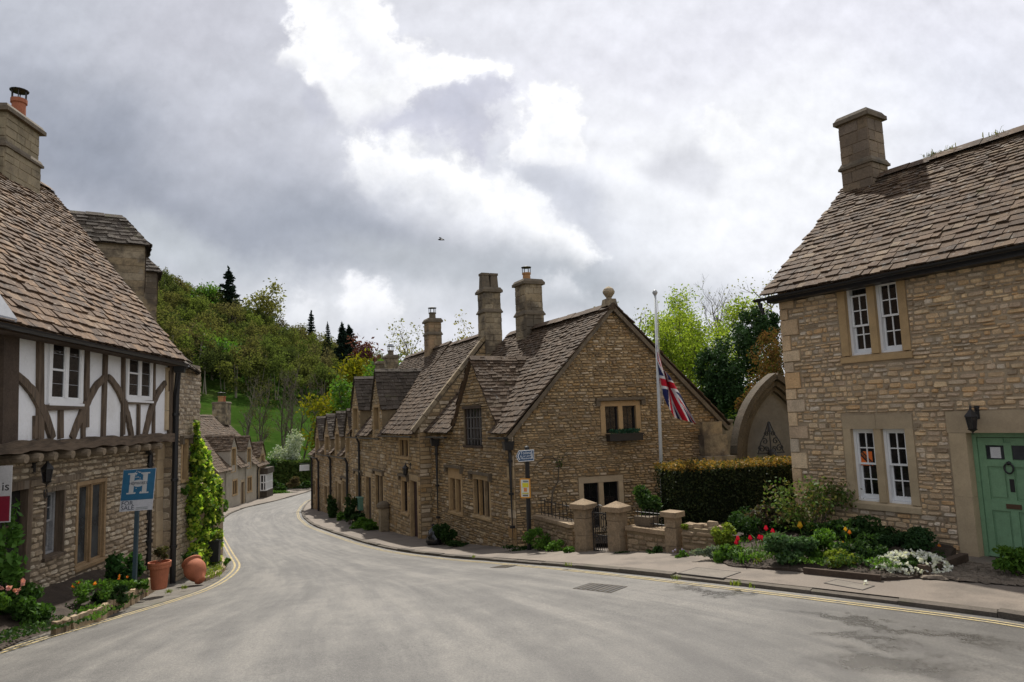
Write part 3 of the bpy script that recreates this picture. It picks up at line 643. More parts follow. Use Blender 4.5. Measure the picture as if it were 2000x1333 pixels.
def shrub(name, label, cat, c, r, n, leaf, lm, lumps=9, group=None, stems=5, aspect=.55, shell=.5, up=.3):
    """c = centre of the base on the ground"""
    c = np.asarray(c, float); r = np.asarray(r, float); t = thing(name, label, cat, c, group); q = MB(); P = blob_pts(n, c + (0, 0, r[2]), r, shell, lumps); P[:, 2] = np.maximum(P[:, 2], c[2] + .01); q.quads(leaf_quads(P, leaf, up, aspect)); q.build('foliage', lm, t)
    if stems:
        mb = MB()
        for i in range(stems):
            e = P[rng.integers(0, n)]; s_ = c + np.array([random.uniform(-.25, .25) * r[0], random.uniform(-.25, .25) * r[1], 0]); mb.tube([s_, (s_ + e) / 2 + rng.normal(size=3) * .1 * r[0], e], [.02 * r[2] + .004, .014 * r[2] + .003, .003], 4)
        mb.build('stem', BARK, t)
    return t
def blades(mb, c, n, h, spread, w_=.012, lean=.5, mi=0):
    c = np.asarray(c, float)
    for i in range(n):
        a = random.uniform(0, 6.28); p = c + np.array([random.gauss(0, spread * .5), random.gauss(0, spread * .5), 0]); d = np.array([math.cos(a), math.sin(a), 0]) * lean * random.uniform(.2, 1); hh = h * random.uniform(.6, 1.1); x = np.array([-math.sin(a), math.cos(a), 0]) * w_
        q1 = p + d * hh * .35 + (0, 0, hh * .62); q2 = p + d * hh * .9 + (0, 0, hh * (1 - .35 * lean))
        mb.poly([p - x, p + x, q1 + x * .9, q1 - x * .9, q2], [(0, 1, 2, 3), (3, 2, 4)], mi)
# ================================================================== GROUND, ROAD, PAVEMENTS
def resample(P, step):
    P = np.asarray(P, float); L = np.concatenate([[0], np.cumsum(np.linalg.norm(np.diff(P, axis=0), axis=1))]); n = max(2, int(L[-1] / step)); t = np.linspace(0, L[-1], n)
    return np.stack([np.interp(t, L, P[:, i]) for i in range(P.shape[1])], 1)
def smooth(P, k=3):
    P = np.asarray(P, float)
    for _ in range(k): Q = P.copy(); Q[1:-1] = (P[:-2] + 2 * P[1:-1] + P[2:]) / 4; P = Q
    return P
def offs(P, d):
    t = np.gradient(P, axis=0); t /= np.linalg.norm(t, axis=1)[:, None]; n = np.stack([t[:, 1], -t[:, 0]], 1); return P + n * np.reshape(d, (-1, 1))
KR = [(9.5, .0), (7.0, 5.6)] + [tuple(ground(*q)[:2]) for q in [(2000, 1208), (1850, 1193), (1700, 1176), (1560, 1159), (1400, 1141), (1250, 1124), (1100, 1109), (950, 1096), (850, 1086), (760, 1074), (700, 1058), (650, 1042), (610, 1027), (592, 1012), (588, 1000), (595, 988), (604, 979)]] + [(-16.2, 57), (-15.6, 63), (-12, 70), (-5, 76)]
KL = [(-8.5, -3), (-6.9, 4)] + [tuple(ground(*q)[:2]) for q in [(0, 1268), (100, 1240), (200, 1211), (300, 1183), (380, 1158), (425, 1135), (447, 1118), (455, 1106), (440, 1080), (427, 1052), (421, 1037), (428, 1021), (450, 1004), (480, 992), (540, 979), (604, 961)]] + [(-19.6, 67), (-18.6, 73), (-14, 80), (-6, 86)]
KR = smooth(resample(KR, .5), 4); KL = smooth(resample(KL, .5), 4)
def lift(P, dz): return np.column_stack([P, gz(P[:, 0], P[:, 1]) + dz])
def strip(name, A, B, dz, mat, n=2, kind='structure', dzb=None):
    mb = MB(); m = min(len(A), len(B)); dzb = dz if dzb is None else dzb
    rows = [lift(A[:m] * (1 - k / n) + B[:m] * k / n, dz * (1 - k / n) + dzb * k / n) for k in range(n + 1)]
    for a, b in zip(rows[:-1], rows[1:]): mb.quads(np.stack([a[:-1], a[1:], b[1:], b[:-1]], 1))
    o = mb.build(name, mat, smooth=True); o['kind'] = kind; return o
def roadmat():
    m, T = new_mat('worn_damp_asphalt'); P = T.n('ShaderNodeTexCoord').outputs['Object']
    U_ = T.n('ShaderNodeTexCoord').outputs['UV']; S = T.vm('MULTIPLY', U_, (9., .24, 1)); S2 = T.vm('MULTIPLY', U_, (30., .35, 1))
    big = T.noise(S, .8, 6, .6, .5); mid = T.noise(S2, .9, 6, .65, .4); fine = T.noise(P, 38, 4, .75); grit = T.noise(P, 130, 3, .7)
    c = T.ramp(T.rng(T.m('ADD', T.m('ADD', T.m('MULTIPLY', big, .4), T.m('MULTIPLY', mid, .35)), T.m('MULTIPLY', T.noise(P, 2.2, 7, .7), .25)), .38, .62), [(.066, .061, .055), (.106, .099, .088), (.158, .146, .127)], [0, .5, 1])
    c = T.mix(.5, c, T.mix(T.rng(fine, .3, .7), (.35, .35, .36), (1.5, 1.5, 1.48)), 'MULTIPLY')
    c = T.mix(T.rng(grit, .58, .70, 0, .6), c, (.40, .38, .34))
    def seg(a, b, rad):
        a = np.array(a); b = np.array(b); d = b - a; L = np.linalg.norm(d); mp = T.n('ShaderNodeMapping', vector_type='TEXTURE'); cc = (a + b) / 2
        mp.inputs['Location'].default_value = (cc[0], cc[1], 0); mp.inputs['Rotation'].default_value = (0, 0, math.atan2(d[1], d[0])); mp.inputs['Scale'].default_value = (L / 2 + rad, rad, 1)
        nz = T.vm('SCALE', T.vm('SUBTRACT', T.noise(T.vm('MULTIPLY', P, (1, 1, 0)), 1.6, 9, .72, col=True), (.5, .5, .5)), sc=1.9)
        T.set(mp.inputs['Vector'], T.vm('MULTIPLY', T.vm('ADD', P, nz), (1, 1, 0))); return T.rng(T.vm('LENGTH', mp.outputs[0]), 1.5, .4)
    g = lambda x, y: ground(x, y)[:2]
    wet = None
    for a, b, rad in (((1520, 1192), (1990, 1262), .16), ((1640, 1285), (1800, 1300), .42), ((1340, 1152), (1450, 1158), .22), ((1600, 1235), (1750, 1250), .2)):
        q = seg(g(a[0], a[1]), g(b[0], b[1]), rad); wet = q if wet is None else T.m('MAXIMUM', wet, q)
    pass; broad = T.m('MULTIPLY', seg(g(1300, 1300), g(2050, 1240), 1.2), .35); damp = T.m('MULTIPLY', T.rng(T.noise(S, 1.1, 7, .68, .5), .55, .70), .45); wet2 = T.m('MAXIMUM', wet, T.m('MAXIMUM', damp, broad))
    c = T.mix(T.m('MULTIPLY', wet2, .62), c, (.042, .038, .034))
    rough = T.m('SUBTRACT', .62, T.m('MULTIPLY', wet2, .36)); finish(T, c, rough, T.m('ADD', T.m('MULTIPLY', fine, .6), T.m('MULTIPLY', grit, .6)), .012, .55, .45); return m
ROAD = roadmat()
PAVE = surf('worn_pavement_tarmac', [(0.135, 0.113, 0.092), (0.184, 0.152, 0.122), (0.156, 0.131, 0.107)], ns=1.6, namt=.3, fine=70, famt=.35, stain=[(.9, .55, .75, .4, (.12, .105, .09)), (120, .62, .7, .4, (.36, .33, .29))], bs=160, bd=.006, island=False, rough=.75)
VERGE = surf('gritty_verge', [(.10, .09, .075), (.15, .135, .115), (.12, .105, .085)], ns=2.5, namt=.4, fine=70, famt=.45, stain=[(3, .5, .7, .6, (.05, .045, .03)), (1.3, .55, .7, .5, (.06, .07, .03))], bs=120, bd=.01, island=False)
YELL = surf('worn_yellow_paint', [(0.425, 0.340, 0.171)], ns=3, namt=.4, fine=60, famt=.5, stain=[(6, .47, .6, .8, (.24, .21, .16))], bs=100, bd=.003)
KERB = surf('kerb_stone', [(0.087, 0.072, 0.058), (0.112, 0.095, 0.074), (0.071, 0.060, 0.048)], ns=4, namt=.4, fine=40, famt=.4, stain=[(3, .55, .7, .5, (.09, .09, .05))], bs=50, bd=.015)
nrd = min(len(KR), len(KL)); tR = np.linspace(0, 1, 190)
RR = np.stack([np.interp(tR, np.linspace(0, 1, len(KR)), KR[:, i]) for i in (0, 1)], 1); LL = np.stack([np.interp(tR, np.linspace(0, 1, len(KL)), KL[:, i]) for i in (0, 1)], 1)
_rd = strip('road', LL, RR, 0., ROAD, 40)
_mid = (LL + RR) / 2; _al = np.concatenate([[0], np.cumsum(np.linalg.norm(np.diff(_mid, axis=0), axis=1))]); _uv = []
for k in range(40):
    a, b = _al[:-1], _al[1:]; u0_, u1_ = np.full_like(a, k / 40), np.full_like(a, (k + 1) / 40); _uv.append(np.stack([np.stack([u0_, a], 1), np.stack([u0_, b], 1), np.stack([u1_, b], 1), np.stack([u1_, a], 1)], 1).reshape(-1, 2))
_rd.data.uv_layers.new(name='along_street').data.foreach_set('uv', np.concatenate(_uv).ravel())
# square behind the camera, so the road does not end at the viewer's feet
_q = MB(); _q.quads([[(-40, -40, 0), (40, -40, 0), (40, .1, 0), (-40, -2.9, 0)]]); struct(_q.build('market_square', ROAD))
def kerb(name, P, h, sign, w_=.13):
    mb = MB(); i = 0
    while i < len(P) - 3:
        a, b = P[i], P[i + 2]; d = (b - a) / np.linalg.norm(b - a); n = np.array([d[1], -d[0]]) * sign; j = random.uniform(-.012, .012); hz = h + random.uniform(-.022, .012); q = []
        for z in (-.08, hz):
            for p, o in ((a + d * .003, j), (b - d * .003, j), (b - d * .003, w_), (a + d * .003, w_)): x = p + n * o; q.append((x[0], x[1], float(gz(*x)) + z - (.012 if o == j and z > 0 else 0)))
        mb.hexa(q); i += 2
    return struct(mb.build(name, KERB))
kerb('kerb', KR, .07, 1)
strip('pavement', offs(KR, .12), offs(KR, 4.0), .062, PAVE, 8)
iL = int(np.argmin(np.abs(KL[:, 1] - 21)))
kerb('kerb', KL[iL + 16:], .07, -1); strip('pavement', offs(KL[iL + 14:], -.12), offs(KL[iL + 14:], -3.2), .062, PAVE, 5)
strip('verge', KL[:iL + 15], offs(KL[:iL + 15], -2.6), .006, VERGE, 5, dzb=.05)
def ylines(P, sign, d0=.22, i0=0, i1=None, gp_=.085, w_=.036):
    Q = P[i0:i1]
    for k in (0, 1):
        mb = MB(); a = lift(offs(Q, -sign * (d0 + k * gp_)), .005); b = lift(offs(Q, -sign * (d0 + w_ + k * gp_)), .005); keep = [i for i in range(len(a) - 1)]
        mb.quads(np.stack([a[:-1], a[1:], b[1:], b[:-1]], 1)[keep]); struct(mb.build('yellow_line', YELL))
ylines(resample(KR, .25), 1, .15, 0, 300); ylines(resample(KL, .25), -1, .06, 0, 150, .12, .05)
# drain covers let into the road and pavement
def cover(px, py, w_, d_, rot, dz, label, grate, name):
    P = ground(px, py, dz); t = thing(name, label, 'drain cover', P); cr, s_ = math.cos(rot), math.sin(rot)
    def rect(mb, x0, x1, y0, y1, h):
        q = []
        for hh in (-.01, h):
            for a, b in ((x0, y0), (x1, y0), (x1, y1), (x0, y1)): X, Y = P[0] + a * cr - b * s_, P[1] + a * s_ + b * cr; q.append((X, Y, float(gz(X, Y)) + dz + hh))
        mb.hexa(q)
    mb = MB(); rect(mb, -w_ / 2, w_ / 2, -d_ / 2, d_ / 2, .004); mb.build('plate', IRON if grate else COVER, t); f = MB()
    for q in ((-w_ / 2 - .014, w_ / 2 + .014, d_ / 2, d_ / 2 + .014), (-w_ / 2 - .014, w_ / 2 + .014, -d_ / 2 - .014, -d_ / 2), (w_ / 2, w_ / 2 + .014, -d_ / 2, d_ / 2), (-w_ / 2 - .014, -w_ / 2, -d_ / 2, d_ / 2)): rect(f, *q, .006)
    f.build('frame', FRM if not grate else KERB, t)
    if grate:
        b = MB()
        for k in range(7): x = (k - 3) * w_ / 7.5; rect(b, x - .014, x + .014, -d_ * .47, d_ * .47, .008)
        b.build('grate_bars', KERB, t)
FRM = plain('worn_cover_frame', (.085, .075, .065), .7, .3)
COVER = surf('pale_cover_concrete', [(.17, .148, .122)], ns=3, namt=.3, fine=50, famt=.3, bs=100, bd=.004)
cover(1172, 1148, .62, .42, -.7, .0, 'slotted iron drain grate in the road before the garden wall', True, 'drain_grate')
cover(985, 1107, .40, .30, -.75, .0, 'small dark iron drain cover by the kerb below the signpost', True, 'drain_grate')
cover(1385, 1119, .72, .50, -.8, .064, 'pale square inspection cover in the pavement before the dry stone wall', False, 'inspection_cover')
cover(1658, 1142, .5, .28, -.95, .064, 'small hatch in the pavement before the flower bed of the green door cottage', False, 'inspection_cover')
# ------------------------------------------------------------------ terrain with the hill across the valley
HZ_AZ = np.radians([-180, -60, -40, -27.7, -22.4, -16.7, -13.1, -4.3, 13, 40, 60, 180]); HZ_K = [10, 30, 50, 52, 40, 30, 23, 12, 12, 20, 10, 10]
def hill(x, y):
    d = np.hypot(x, y); az = np.arctan2(x, y); k = np.interp(az, HZ_AZ, HZ_K); f = np.interp(d, [0, 80, 105, 155, 250, 330], [0, 0, 0.05, .30, 1., 1.06]); back = np.clip((np.cos(az) + .2) / .6, 0, 1)
    return k * f * back
def terr(x, y): return gz(x, y) + hill(x, y)
mb = MB(); rad = np.concatenate([np.linspace(.5, 60, 50), np.linspace(63, 420, 70), [700, 1200]]); th = np.linspace(-math.pi, math.pi, 181)
Rg, Tg = np.meshgrid(rad, th, indexing='ij'); Xg, Yg = Rg * np.sin(Tg), Rg * np.cos(Tg); Zg = terr(Xg, Yg) - np.interp(Rg, [0, 75, 110], [.22, .22, 0.]); G = np.stack([Xg, Yg, Zg], -1)
mb.quads(np.stack([G[:-1, :-1], G[1:, :-1], G[1:, 1:], G[:-1, 1:]], 2).reshape(-1, 4, 3))
GRASS = surf('meadow_grass', [(0.018, 0.040, 0.006), (0.030, 0.061, 0.010), (0.023, 0.049, 0.008), (0.040, 0.058, 0.014)], ns=.12, namt=.35, fine=2.2, famt=.4, stain=[(.05, .55, .7, .5, (.07, .085, .025))], bs=3, bd=.2, island=False, spec=.0, rough=1.)
struct(mb.build('ground', GRASS, smooth=True))
# ================================================================== RIGHT COTTAGE (green door)
FR = Fac((6.95, 10.75), (6.95 - .53, 10.75 + .848))
rh = thing('stone_cottage', 'cream coursed stone cottage with a green front door and white sash windows', 'house', (*FR.P0, 0.))
DPT = 5.8; RZ = FR.par(-DPT / 2).px(1990, 255)[1]; EZ = (FR.px(1757, 531, .37)[1] + .07 + .0569 * RZ) / 1.0569 - .04; U0, U1 = -4.2, 3.08; H = []
H.append(window(rh, FR, FR.px(1772, 600)[0], FR.px(1637, 600)[0], 3.17, 4.59, 2, 'sash', st=.14, lt=.055, sl=.13, mull=.13, mat=ASH_O, open_top=1))
H.append(window(rh, FR, FR.px(1790, 900)[0], FR.px(1652, 900)[0], .62, 2.24, 2, 'sash', st=.14, lt=.24, sl=.13, mull=.13, mat=ASH))
du0, du1 = -.98, -.06                                   # door leaf opening
H.append((du0 - .24, du1 + .27, -.1, 2.26))
mb = MB(); holes = [(h[0] + .05, h[1] - .05, h[2] + .05, h[3] - .05) for h in H]
wall_sheet(mb, FR, U0, U1, -.4, EZ + .1, holes)
for a, b in (((U1, 0), (U1, -DPT)), ((U0, 0), (U0, -DPT)), ((U0, -DPT), (U1, -DPT))):
    mb.poly([FR.pt(a[0], -.4, a[1]), FR.pt(b[0], -.4, b[1]), FR.pt(b[0], EZ + .1, b[1]), FR.pt(a[0], EZ + .1, a[1])], [(0, 1, 2, 3)])
RZ = FR.par(-DPT / 2).px(1990, 255)[1]
for u in (U0, U1): mb.poly([FR.pt(u, EZ + .1, 0), FR.pt(u, EZ + .1, -DPT), FR.pt(u, RZ - .1, -DPT / 2)], [(0, 1, 2)])
qs = quoins(mb, FR, U1, -.1, EZ - .05, -1, long=.38, short=.2)
stones(mb, FR, U0, U1 - .0, -.1, EZ + .02, H + [(a - .01, b + .01, c - .01, d + .01) for a, b, c, d in qs], ch=(.045, .108), sw=(.075, .25), dep=.032, gap=.009)
SG = Fac(FR.pt(U1, 0)[:2], FR.pt(U1, 0, -1)[:2]); SG.N = FR.D.copy(); SG.N3 = np.array([*SG.N, 0])
stones(mb, SG, 0, DPT, -.1, [(0, EZ), (DPT / 2, RZ - .2), (DPT, EZ)], [], ch=(.1, .18), sw=(.16, .4), dep=.03, fine=False)
mb.build('wall', [MORT_R, STONE_R], rh)
# roof: two slopes of diminishing slates
mb = MB(); ov = .30; ez = EZ + .04; sl_ = (RZ - ez) / (DPT / 2)
def rp(u, o, z): return FR.pt(u, z, o)
slates(mb, rp(U1 + .16, ov, ez - sl_ * ov * .55), rp(U0, ov, ez - sl_ * ov * .55), rp(U0, -DPT / 2, RZ), rp(U1 + .16, -DPT / 2, RZ), first=.20, last=.098, th=.028, sw=(.12, .33), edge=.05, sag=.06)
slates(mb, rp(U0, -DPT - ov, ez - sl_ * ov * .55), rp(U1 + .16, -DPT - ov, ez - sl_ * ov * .55), rp(U1 + .16, -DPT / 2, RZ), rp(U0, -DPT / 2, RZ), first=.4, last=.3, sw=(.4, .8), th=.03)
ridge_row(mb, rp(U1 + .1, -DPT / 2, RZ + .02), rp(U0, -DPT / 2, RZ + .02), .2)
roof = mb.build('roof', SLATE_R, rh)
chimney(rh, FR.pt(U1 - .30, 0, -DPT / 2)[:2], .68, .62, RZ - 1.1, FR.par(-DPT / 2).px(1690, 236)[1], math.atan2(FR.D[1], FR.D[0]), bands=(FR.par(-DPT / 2).px(1690, 328)[1],), mat=surf('stained_chimney_rubble', [(.20, .145, .09), (.25, .185, .12), (.17, .125, .085), (.22, .17, .125)], ns=3, namt=.4, fine=30, famt=.4, stain=[(1.5, .5, .7, .5, (.08, .065, .05))], bs=30, bd=.02), pots=())
# moss and weeds on the ridge
q = MB()
RWM = leafmat('ridge_weed_green', [(.10, .12, .03), (.16, .15, .05)])
for u, n in ((1.35, 70), (1.05, 30), (.2, 30)):
    q = MB(); blades(q, rp(u, -DPT / 2, RZ + .03), n, .13, .16, .007, .9); q.build('ridge_weeds', RWM, roof)
gz0 = ez - sl_ * ov * .55 - .07
gutter(rh, FR.pt(U1 + .3, gz0, ov + .07), FR.pt(U0, gz0 + .05, ov + .07), .055)
mb = MB(); FR.box(mb, U0, U1 + .1, gz0 - .09, gz0 + .045, .0, ov - .04); mb.build('soffit_board', BLACK_P, rh)
downpipe(rh, [FR.pt(U1 + .22, gz0 - .02, ov + .06), FR.pt(U1 + .18, gz0 - .3, ov - .02)], .035)
# door with its stone surround
mb = MB()
FR.box(mb, du1 + .002, du1 + .26, -.1, .95, -.3, .02); FR.box(mb, du1 + .002, du1 + .25, .953, 1.93, -.3, .02); FR.box(mb, du0 - .24, du0, -.1, 1.93, -.3, .02); FR.box(mb, du0 - .24, du1 + .27, 1.935, 2.27, -.3, .022)
mb.build('door_surround', ASH, rh)
mb = MB(); do = -.17
FR.box(mb, du0, du0 + .05, .04, 1.93, do - .06, do + .02); FR.box(mb, du1 - .06, du1, .04, 1.93, do - .06, do + .02); FR.box(mb, du0 + .05, du1 - .06, 1.86, 1.93, do - .06, do + .02); FR.box(mb, du0, du1, .0, .045, do - .06, do + .05)
mb.build('door_frame', GREEN_P, rh)
mb = MB(); d0, d1 = du0 + .055, du1 - .065; dm = (d0 + d1) / 2; o1 = do - .005
FR.box(mb, d0, d1, .06, 1.85, do - .05, do - .028)
for a, b, c, d in ((d0, d0 + .10, .06, 1.85), (d1 - .10, d1, .06, 1.85), (dm - .05, dm + .05, .2, 1.78)): FR.box(mb, a, b, c, d, do - .03, o1)
for c, d in ((.061, .2), (.76, .92), (1.42, 1.52), (1.74, 1.849)):
    FR.box(mb, d0 + .10, dm - .05, c, d, do - .03, o1 - .001); FR.box(mb, dm + .05, d1 - .10, c, d, do - .03, o1 - .001)
for a, b in ((d0 + .13, dm - .08), (dm + .08, d1 - .13)):
    for c, d in ((.24, .72), (.96, 1.38)): FR.box(mb, a, b, c, d, do - .03, o1 - .010)
FR.box(mb, d0, d1, .075, .11, o1, o1 + .035)
door = mb.build('door', GREEN_P, rh)
mb = MB()
for a, b in ((d0 + .105, dm - .055), (dm + .055, d1 - .105)): FR.box(mb, a, b, 1.53, 1.735, do - .028, o1 - .012)
mb.build('pane', GLASS_L, door)
mb = MB(); FR.box(mb, dm + .10, dm + .24, 1.545, 1.71, o1 - .011, o1 - .009); mb.build('notice', plain('paper', (.6, .6, .6), .8), door)
mb = MB(); cc = FR.pt(dm, 1.40, o1 + .03); mb.tube([cc + FR.D3 * .06 * math.cos(a) + np.array([0, 0, .075 * math.sin(a)]) for a in np.linspace(0, 2 * math.pi, 17)], .013, 6); mb.lathe(FR.pt(dm, 1.475, o1), [(.03, 0), (.028, .03), (.01, .045)], 10, axis=FR.N3); mb.build('knocker', BLACK_P, door)
mb = MB(); FR.box(mb, dm - .04, dm + .02, 1.05, 1.24, o1 - .002, o1 + .008); mb.build('finger_plate', BLACK_P, door)
mb = MB(); FR.box(mb, dm - .1, dm + .1, .80, .87, o1 - .002, o1 + .012); mb.build('letter_plate', BRASS, door)
mb = MB(); mb.lathe(FR.pt(d0 + .05, .9, o1), [(.012, 0), (.012, .04), (.03, .05), (.03, .07), (.01, .085)], 10, axis=FR.N3); mb.build('handle', BLACK_P, door)
# wall lantern over the door: hangs from the wall, a thing of its own
def lantern(name, label, F, u, z, s=1., reach=.26):
    t = thing(name, label, 'lamp', F.pt(u, z, 0)); mb = MB()
    c = F.pt(u, z, reach)
    F.box(mb, u - .045 * s, u + .045 * s, z + .02 * s, z + .30 * s, .0, .03); mb.tube([F.pt(u, z + .2 * s, .03), F.pt(u, z + .27 * s, reach * .45), F.pt(u, z + .28 * s, reach * .85), F.pt(u, z + .23 * s, reach)], .012 * s, 6); mb.build('bracket', IRON, t)
    mb = MB(); mb.lathe(c, [(.14 * s, .08 * s), (.135 * s, .10 * s), (.05 * s, .2 * s), (.03 * s, .22 * s), (.025 * s, .26 * s), (.004, .33 * s)], 6); mb.lathe(c, [(.075 * s, -.20 * s), (.11 * s, -.185 * s), (.02 * s, -.24 * s), (.004, -.3 * s)][::-1], 6)
    for k in range(6): a = k * math.pi / 3; mb.tube([c + np.array([.075 * s * math.cos(a), .075 * s * math.sin(a), -.19 * s]), c + np.array([.12 * s * math.cos(a), .12 * s * math.sin(a), .085 * s])], .009 * s, 4)
    mb.build('frame', IRON, t); mb = MB(); mb.lathe(c, [(.07 * s, -.185 * s), (.115 * s, .08 * s)], 6); mb.build('glass', GLASS, t); return t
lantern('wall_lantern', 'black wrought iron lantern on a bracket above the green door', FR, FR.px(1899, 825, .2)[0], 2.13, .72, .22)
# orange poster inside the lower window
u, z = FR.px(1686, 902); t = thing('window_poster', 'orange poster with a black slanting band in the lower left sash window', 'poster', FR.pt(u, z, -.118)); mb = MB(); FR.box(mb, u - .10, u + .12, z - .075, z + .17, -.1195, -.1175)
mb.build('sheet', plain('orange_print', (.75, .16, .02), .6), t); mb = MB(); mb.bar(FR.pt(u + .115, z + .16, -.1165), FR.pt(u - .09, z - .06, -.1165), .085, .002, FR.N3); mb.build('band', BLACK_P, t)
lettering('WAITING', FR.pt(u + .105, z + .125, -.115), -FR.D3 * .205 + np.array([0, 0, -.22]), np.array([0, 0, .7]) - FR.D3 * .7, .062, t, plain('orange_letters', (.8, .2, .03), .6), sx=.85)
# ================================================================== GABLED COTTAGE and the row
GE = Fac((-.06, 17.23), (.906, 17.49)); GF = Fac((-.06, 17.23), (-2.71, 22.55)); RP = Fac((-2.61, 21.4), (-13.02, 44.04))
r1 = thing('gabled_cottage', 'brown rubble stone cottage with a big gable end and a half dormer to the street', 'house', (-.06, 17.23, -.85))
GW_, RU, RZ1, EZ1 = 5.75, 2.82, 5.30, 2.20
mb = MB(); H = []
H.append(window(r1, GE, GE.px(1172, 800)[0], GE.px(1250, 800)[0], 1.86, 2.74, 2, 'casement', st=.13, lt=.13, sl=.05, mull=.12, mat=ASH_O, fm=BLACK_P, cols=2, rows=2, hood=True, bars=.012))
H.append(window(r1, GE, GE.px(1130, 950)[0], GE.px(1217, 950)[0], -.55, .83, 2, 'casement', st=.13, lt=.15, sl=.1, mull=.13, mat=ASH, fm=BLACK_P, cols=2, rows=3, bars=.012))
holes = [(h[0] + .04, h[1] - .04, h[2] + .04, h[3] - .04) for h in H]
prof = [(0, EZ1 - .05), (RU, RZ1 - .08), (GW_, EZ1 + .02)]
wall_sheet(mb, GE, 0, GW_, -1.5, prof, holes)
stones(mb, GE, 0.0, GW_, -1.0, prof, H, ch=(.042, .095), sw=(.08, .25), dep=.042, gap=.010)
HF = []
ua, ub = GF.px(958, 960)[0], GF.px(928, 960)[0]
HF.append(window(r1, GF, ua - .03, ub + .12, -.32, .86, 3, 'casement', st=.09, lt=.12, sl=.09, mull=.07, mat=STONE_G, fm=BLACK_P, cols=1, rows=1, hood=True, label='dark three light window'))
ua, ub = GF.px(904, 960)[0], GF.px(877, 960)[0]
HF.append(window(r1, GF, ua, ub, -.42, .95, 2, 'casement', st=.12, lt=.3, sl=.09, mull=.08, mat=ASH_O, fm=TIMB_O, cols=2, rows=3, hood=True, label='ochre stone two light window'))
du = GF.px(924, 760)[0]; ua, ub = GF.px(942, 830)[0], GF.px(906, 830)[0]
HF.append((ua, ub, 1.60, 2.78)); dw = 1.62; dz = 4.15; d0u, d1u = du - dw, du + dw * .92
holes = [(h[0] + .03, h[1] - .03, h[2] + .03, h[3] - .03) for h in HF]
LF = 6.1
frof = [(0, EZ1), (d0u, EZ1), (d0u + .001, EZ1), (du, dz - .12), (d1u - .001, EZ1), (d1u, EZ1), (LF, EZ1)]
wall_sheet(mb, GF, 0, LF, -2.2, frof, holes)
qs = quoins(mb, GF, .0, -.9, EZ1 - .05, 1, long=.4, short=.22)
stones(mb, GF, 0, LF, -2.0, frof, HF + qs, ch=(.055, .12), sw=(.10, .30), dep=.038)
# rear and far side
NB = 5.6; bk = GF.par(0); dirf = GF.D3 * LF
c1 = GE.pt(GW_, 0); 
mb.poly([GE.pt(GW_, -1.5), GE.pt(GW_, EZ1), GE.pt(GW_, EZ1) + dirf, GE.pt(GW_, -1.5) + dirf], [(0, 1, 2, 3)]); mb.poly([GF.pt(LF, -2.2), GE.pt(GW_, -2.2) + dirf, GE.pt(GW_, EZ1) + dirf, GE.pt(RU, RZ1 - .1) + dirf, GF.pt(LF, EZ1)], [(0, 1, 2, 3, 4)])
# stepped buttress at the gable's far corner
BT = MB()
for a, b, c, d in ((5.05, 5.95, -1.2, 1.2), (5.15, 5.85, 1.2, 1.75)): GE.box(BT, a, b, c, d, -.1, .55 if d < 1.5 else .3, 0, .01)
GE.box(BT, 5.2, 5.8, 1.75, 2.1, -.1, .16, 0, .01); BT.build('buttress', CHIM, r1)
mb.build('wall', [MORT_G, STONE_G], r1)
# roof planes, verge a little proud of the gable
mb = MB(); vo = -GF.D3 * .16; e1 = GF.pt(0, EZ1 - .18, .24) ; ridge0 = GE.pt(RU, RZ1); sg = .10
slates(mb, e1 + vo, e1 + dirf, ridge0 + dirf, ridge0 + vo, first=.20, last=.095, th=.028, sw=(.12, .34), sag=.10, edge=.03, skip=dskip(GF, [(du, 1.55, EZ1 + .02, dz)]))
e2 = GE.pt(GW_ + .3, EZ1 - .2); slates(mb, e2 + dirf, e2 + vo, ridge0 + vo, ridge0 + dirf, first=.3, last=.2, sw=(.3, .6), th=.034)
ridge_row(mb, ridge0 + vo, ridge0 + dirf, .19)
roof = mb.build('roof', SLATE_G, r1)
vg = MB()
for a, b in ((GE.pt(-.16, EZ1 - .30, .07), GE.pt(RU, RZ1 - .10, .07)), (GE.pt(RU, RZ1 - .10, .07), GE.pt(GW_ + .28, EZ1 - .32, .07))): vg.bar(a, b, .10, .16, GE.N3)
vg.build('verge_stone', CHIM_D, roof)
fn = MB(); tp = GE.pt(RU, RZ1 + .06, -.1); fn.box(tp, (.34, .34, .2), 0, .3, .8); fn.lathe(tp + (0, 0, .08), [(.09, 0), (.07, .06), (.10, .1), (.155, .18), (.165, .23), (.13, .30), (.06, .35), (.02, .37)], 14); fn.build('ball_finial', CHIM, roof)
# half dormer
dn = thing_none = None
mb = MB(); back = -GF.N3
rb = 2.9
pk = GF.pt(du, dz, .10); kb = GF.pt(du, dz, -2.35); el, er = GF.pt(d0u - .06, EZ1 + .02, .10), GF.pt(d1u + .06, EZ1 + .02, .10)
slates(mb, el, GF.pt(d0u - .06, EZ1 + .02, -.05), kb, pk, first=.19, last=.12, th=.028, sw=(.14, .36)); slates(mb, GF.pt(d1u + .06, EZ1 + .02, -.05), er, pk, kb, first=.19, last=.12, th=.028, sw=(.14, .36)); ridge_row(mb, pk, kb, .15)
dr = mb.build('dormer_roof', SLATE_G, r1); mb = MB(); GF.box(mb, d0u + .85, d1u - .85, 3.0, 3.08, -.1, .05)
wb = MB(); GF.box(wb, ua, ub, 1.60, 1.66, -.2, .05); GF.box(wb, ua + .0, ua + .06, 1.66, 2.72, -.14, -.03); GF.box(wb, ub - .06, ub, 1.66, 2.72, -.14, -.03); GF.box(wb, ua, ub, 2.70, 2.78, -.14, .05)
nb = 6
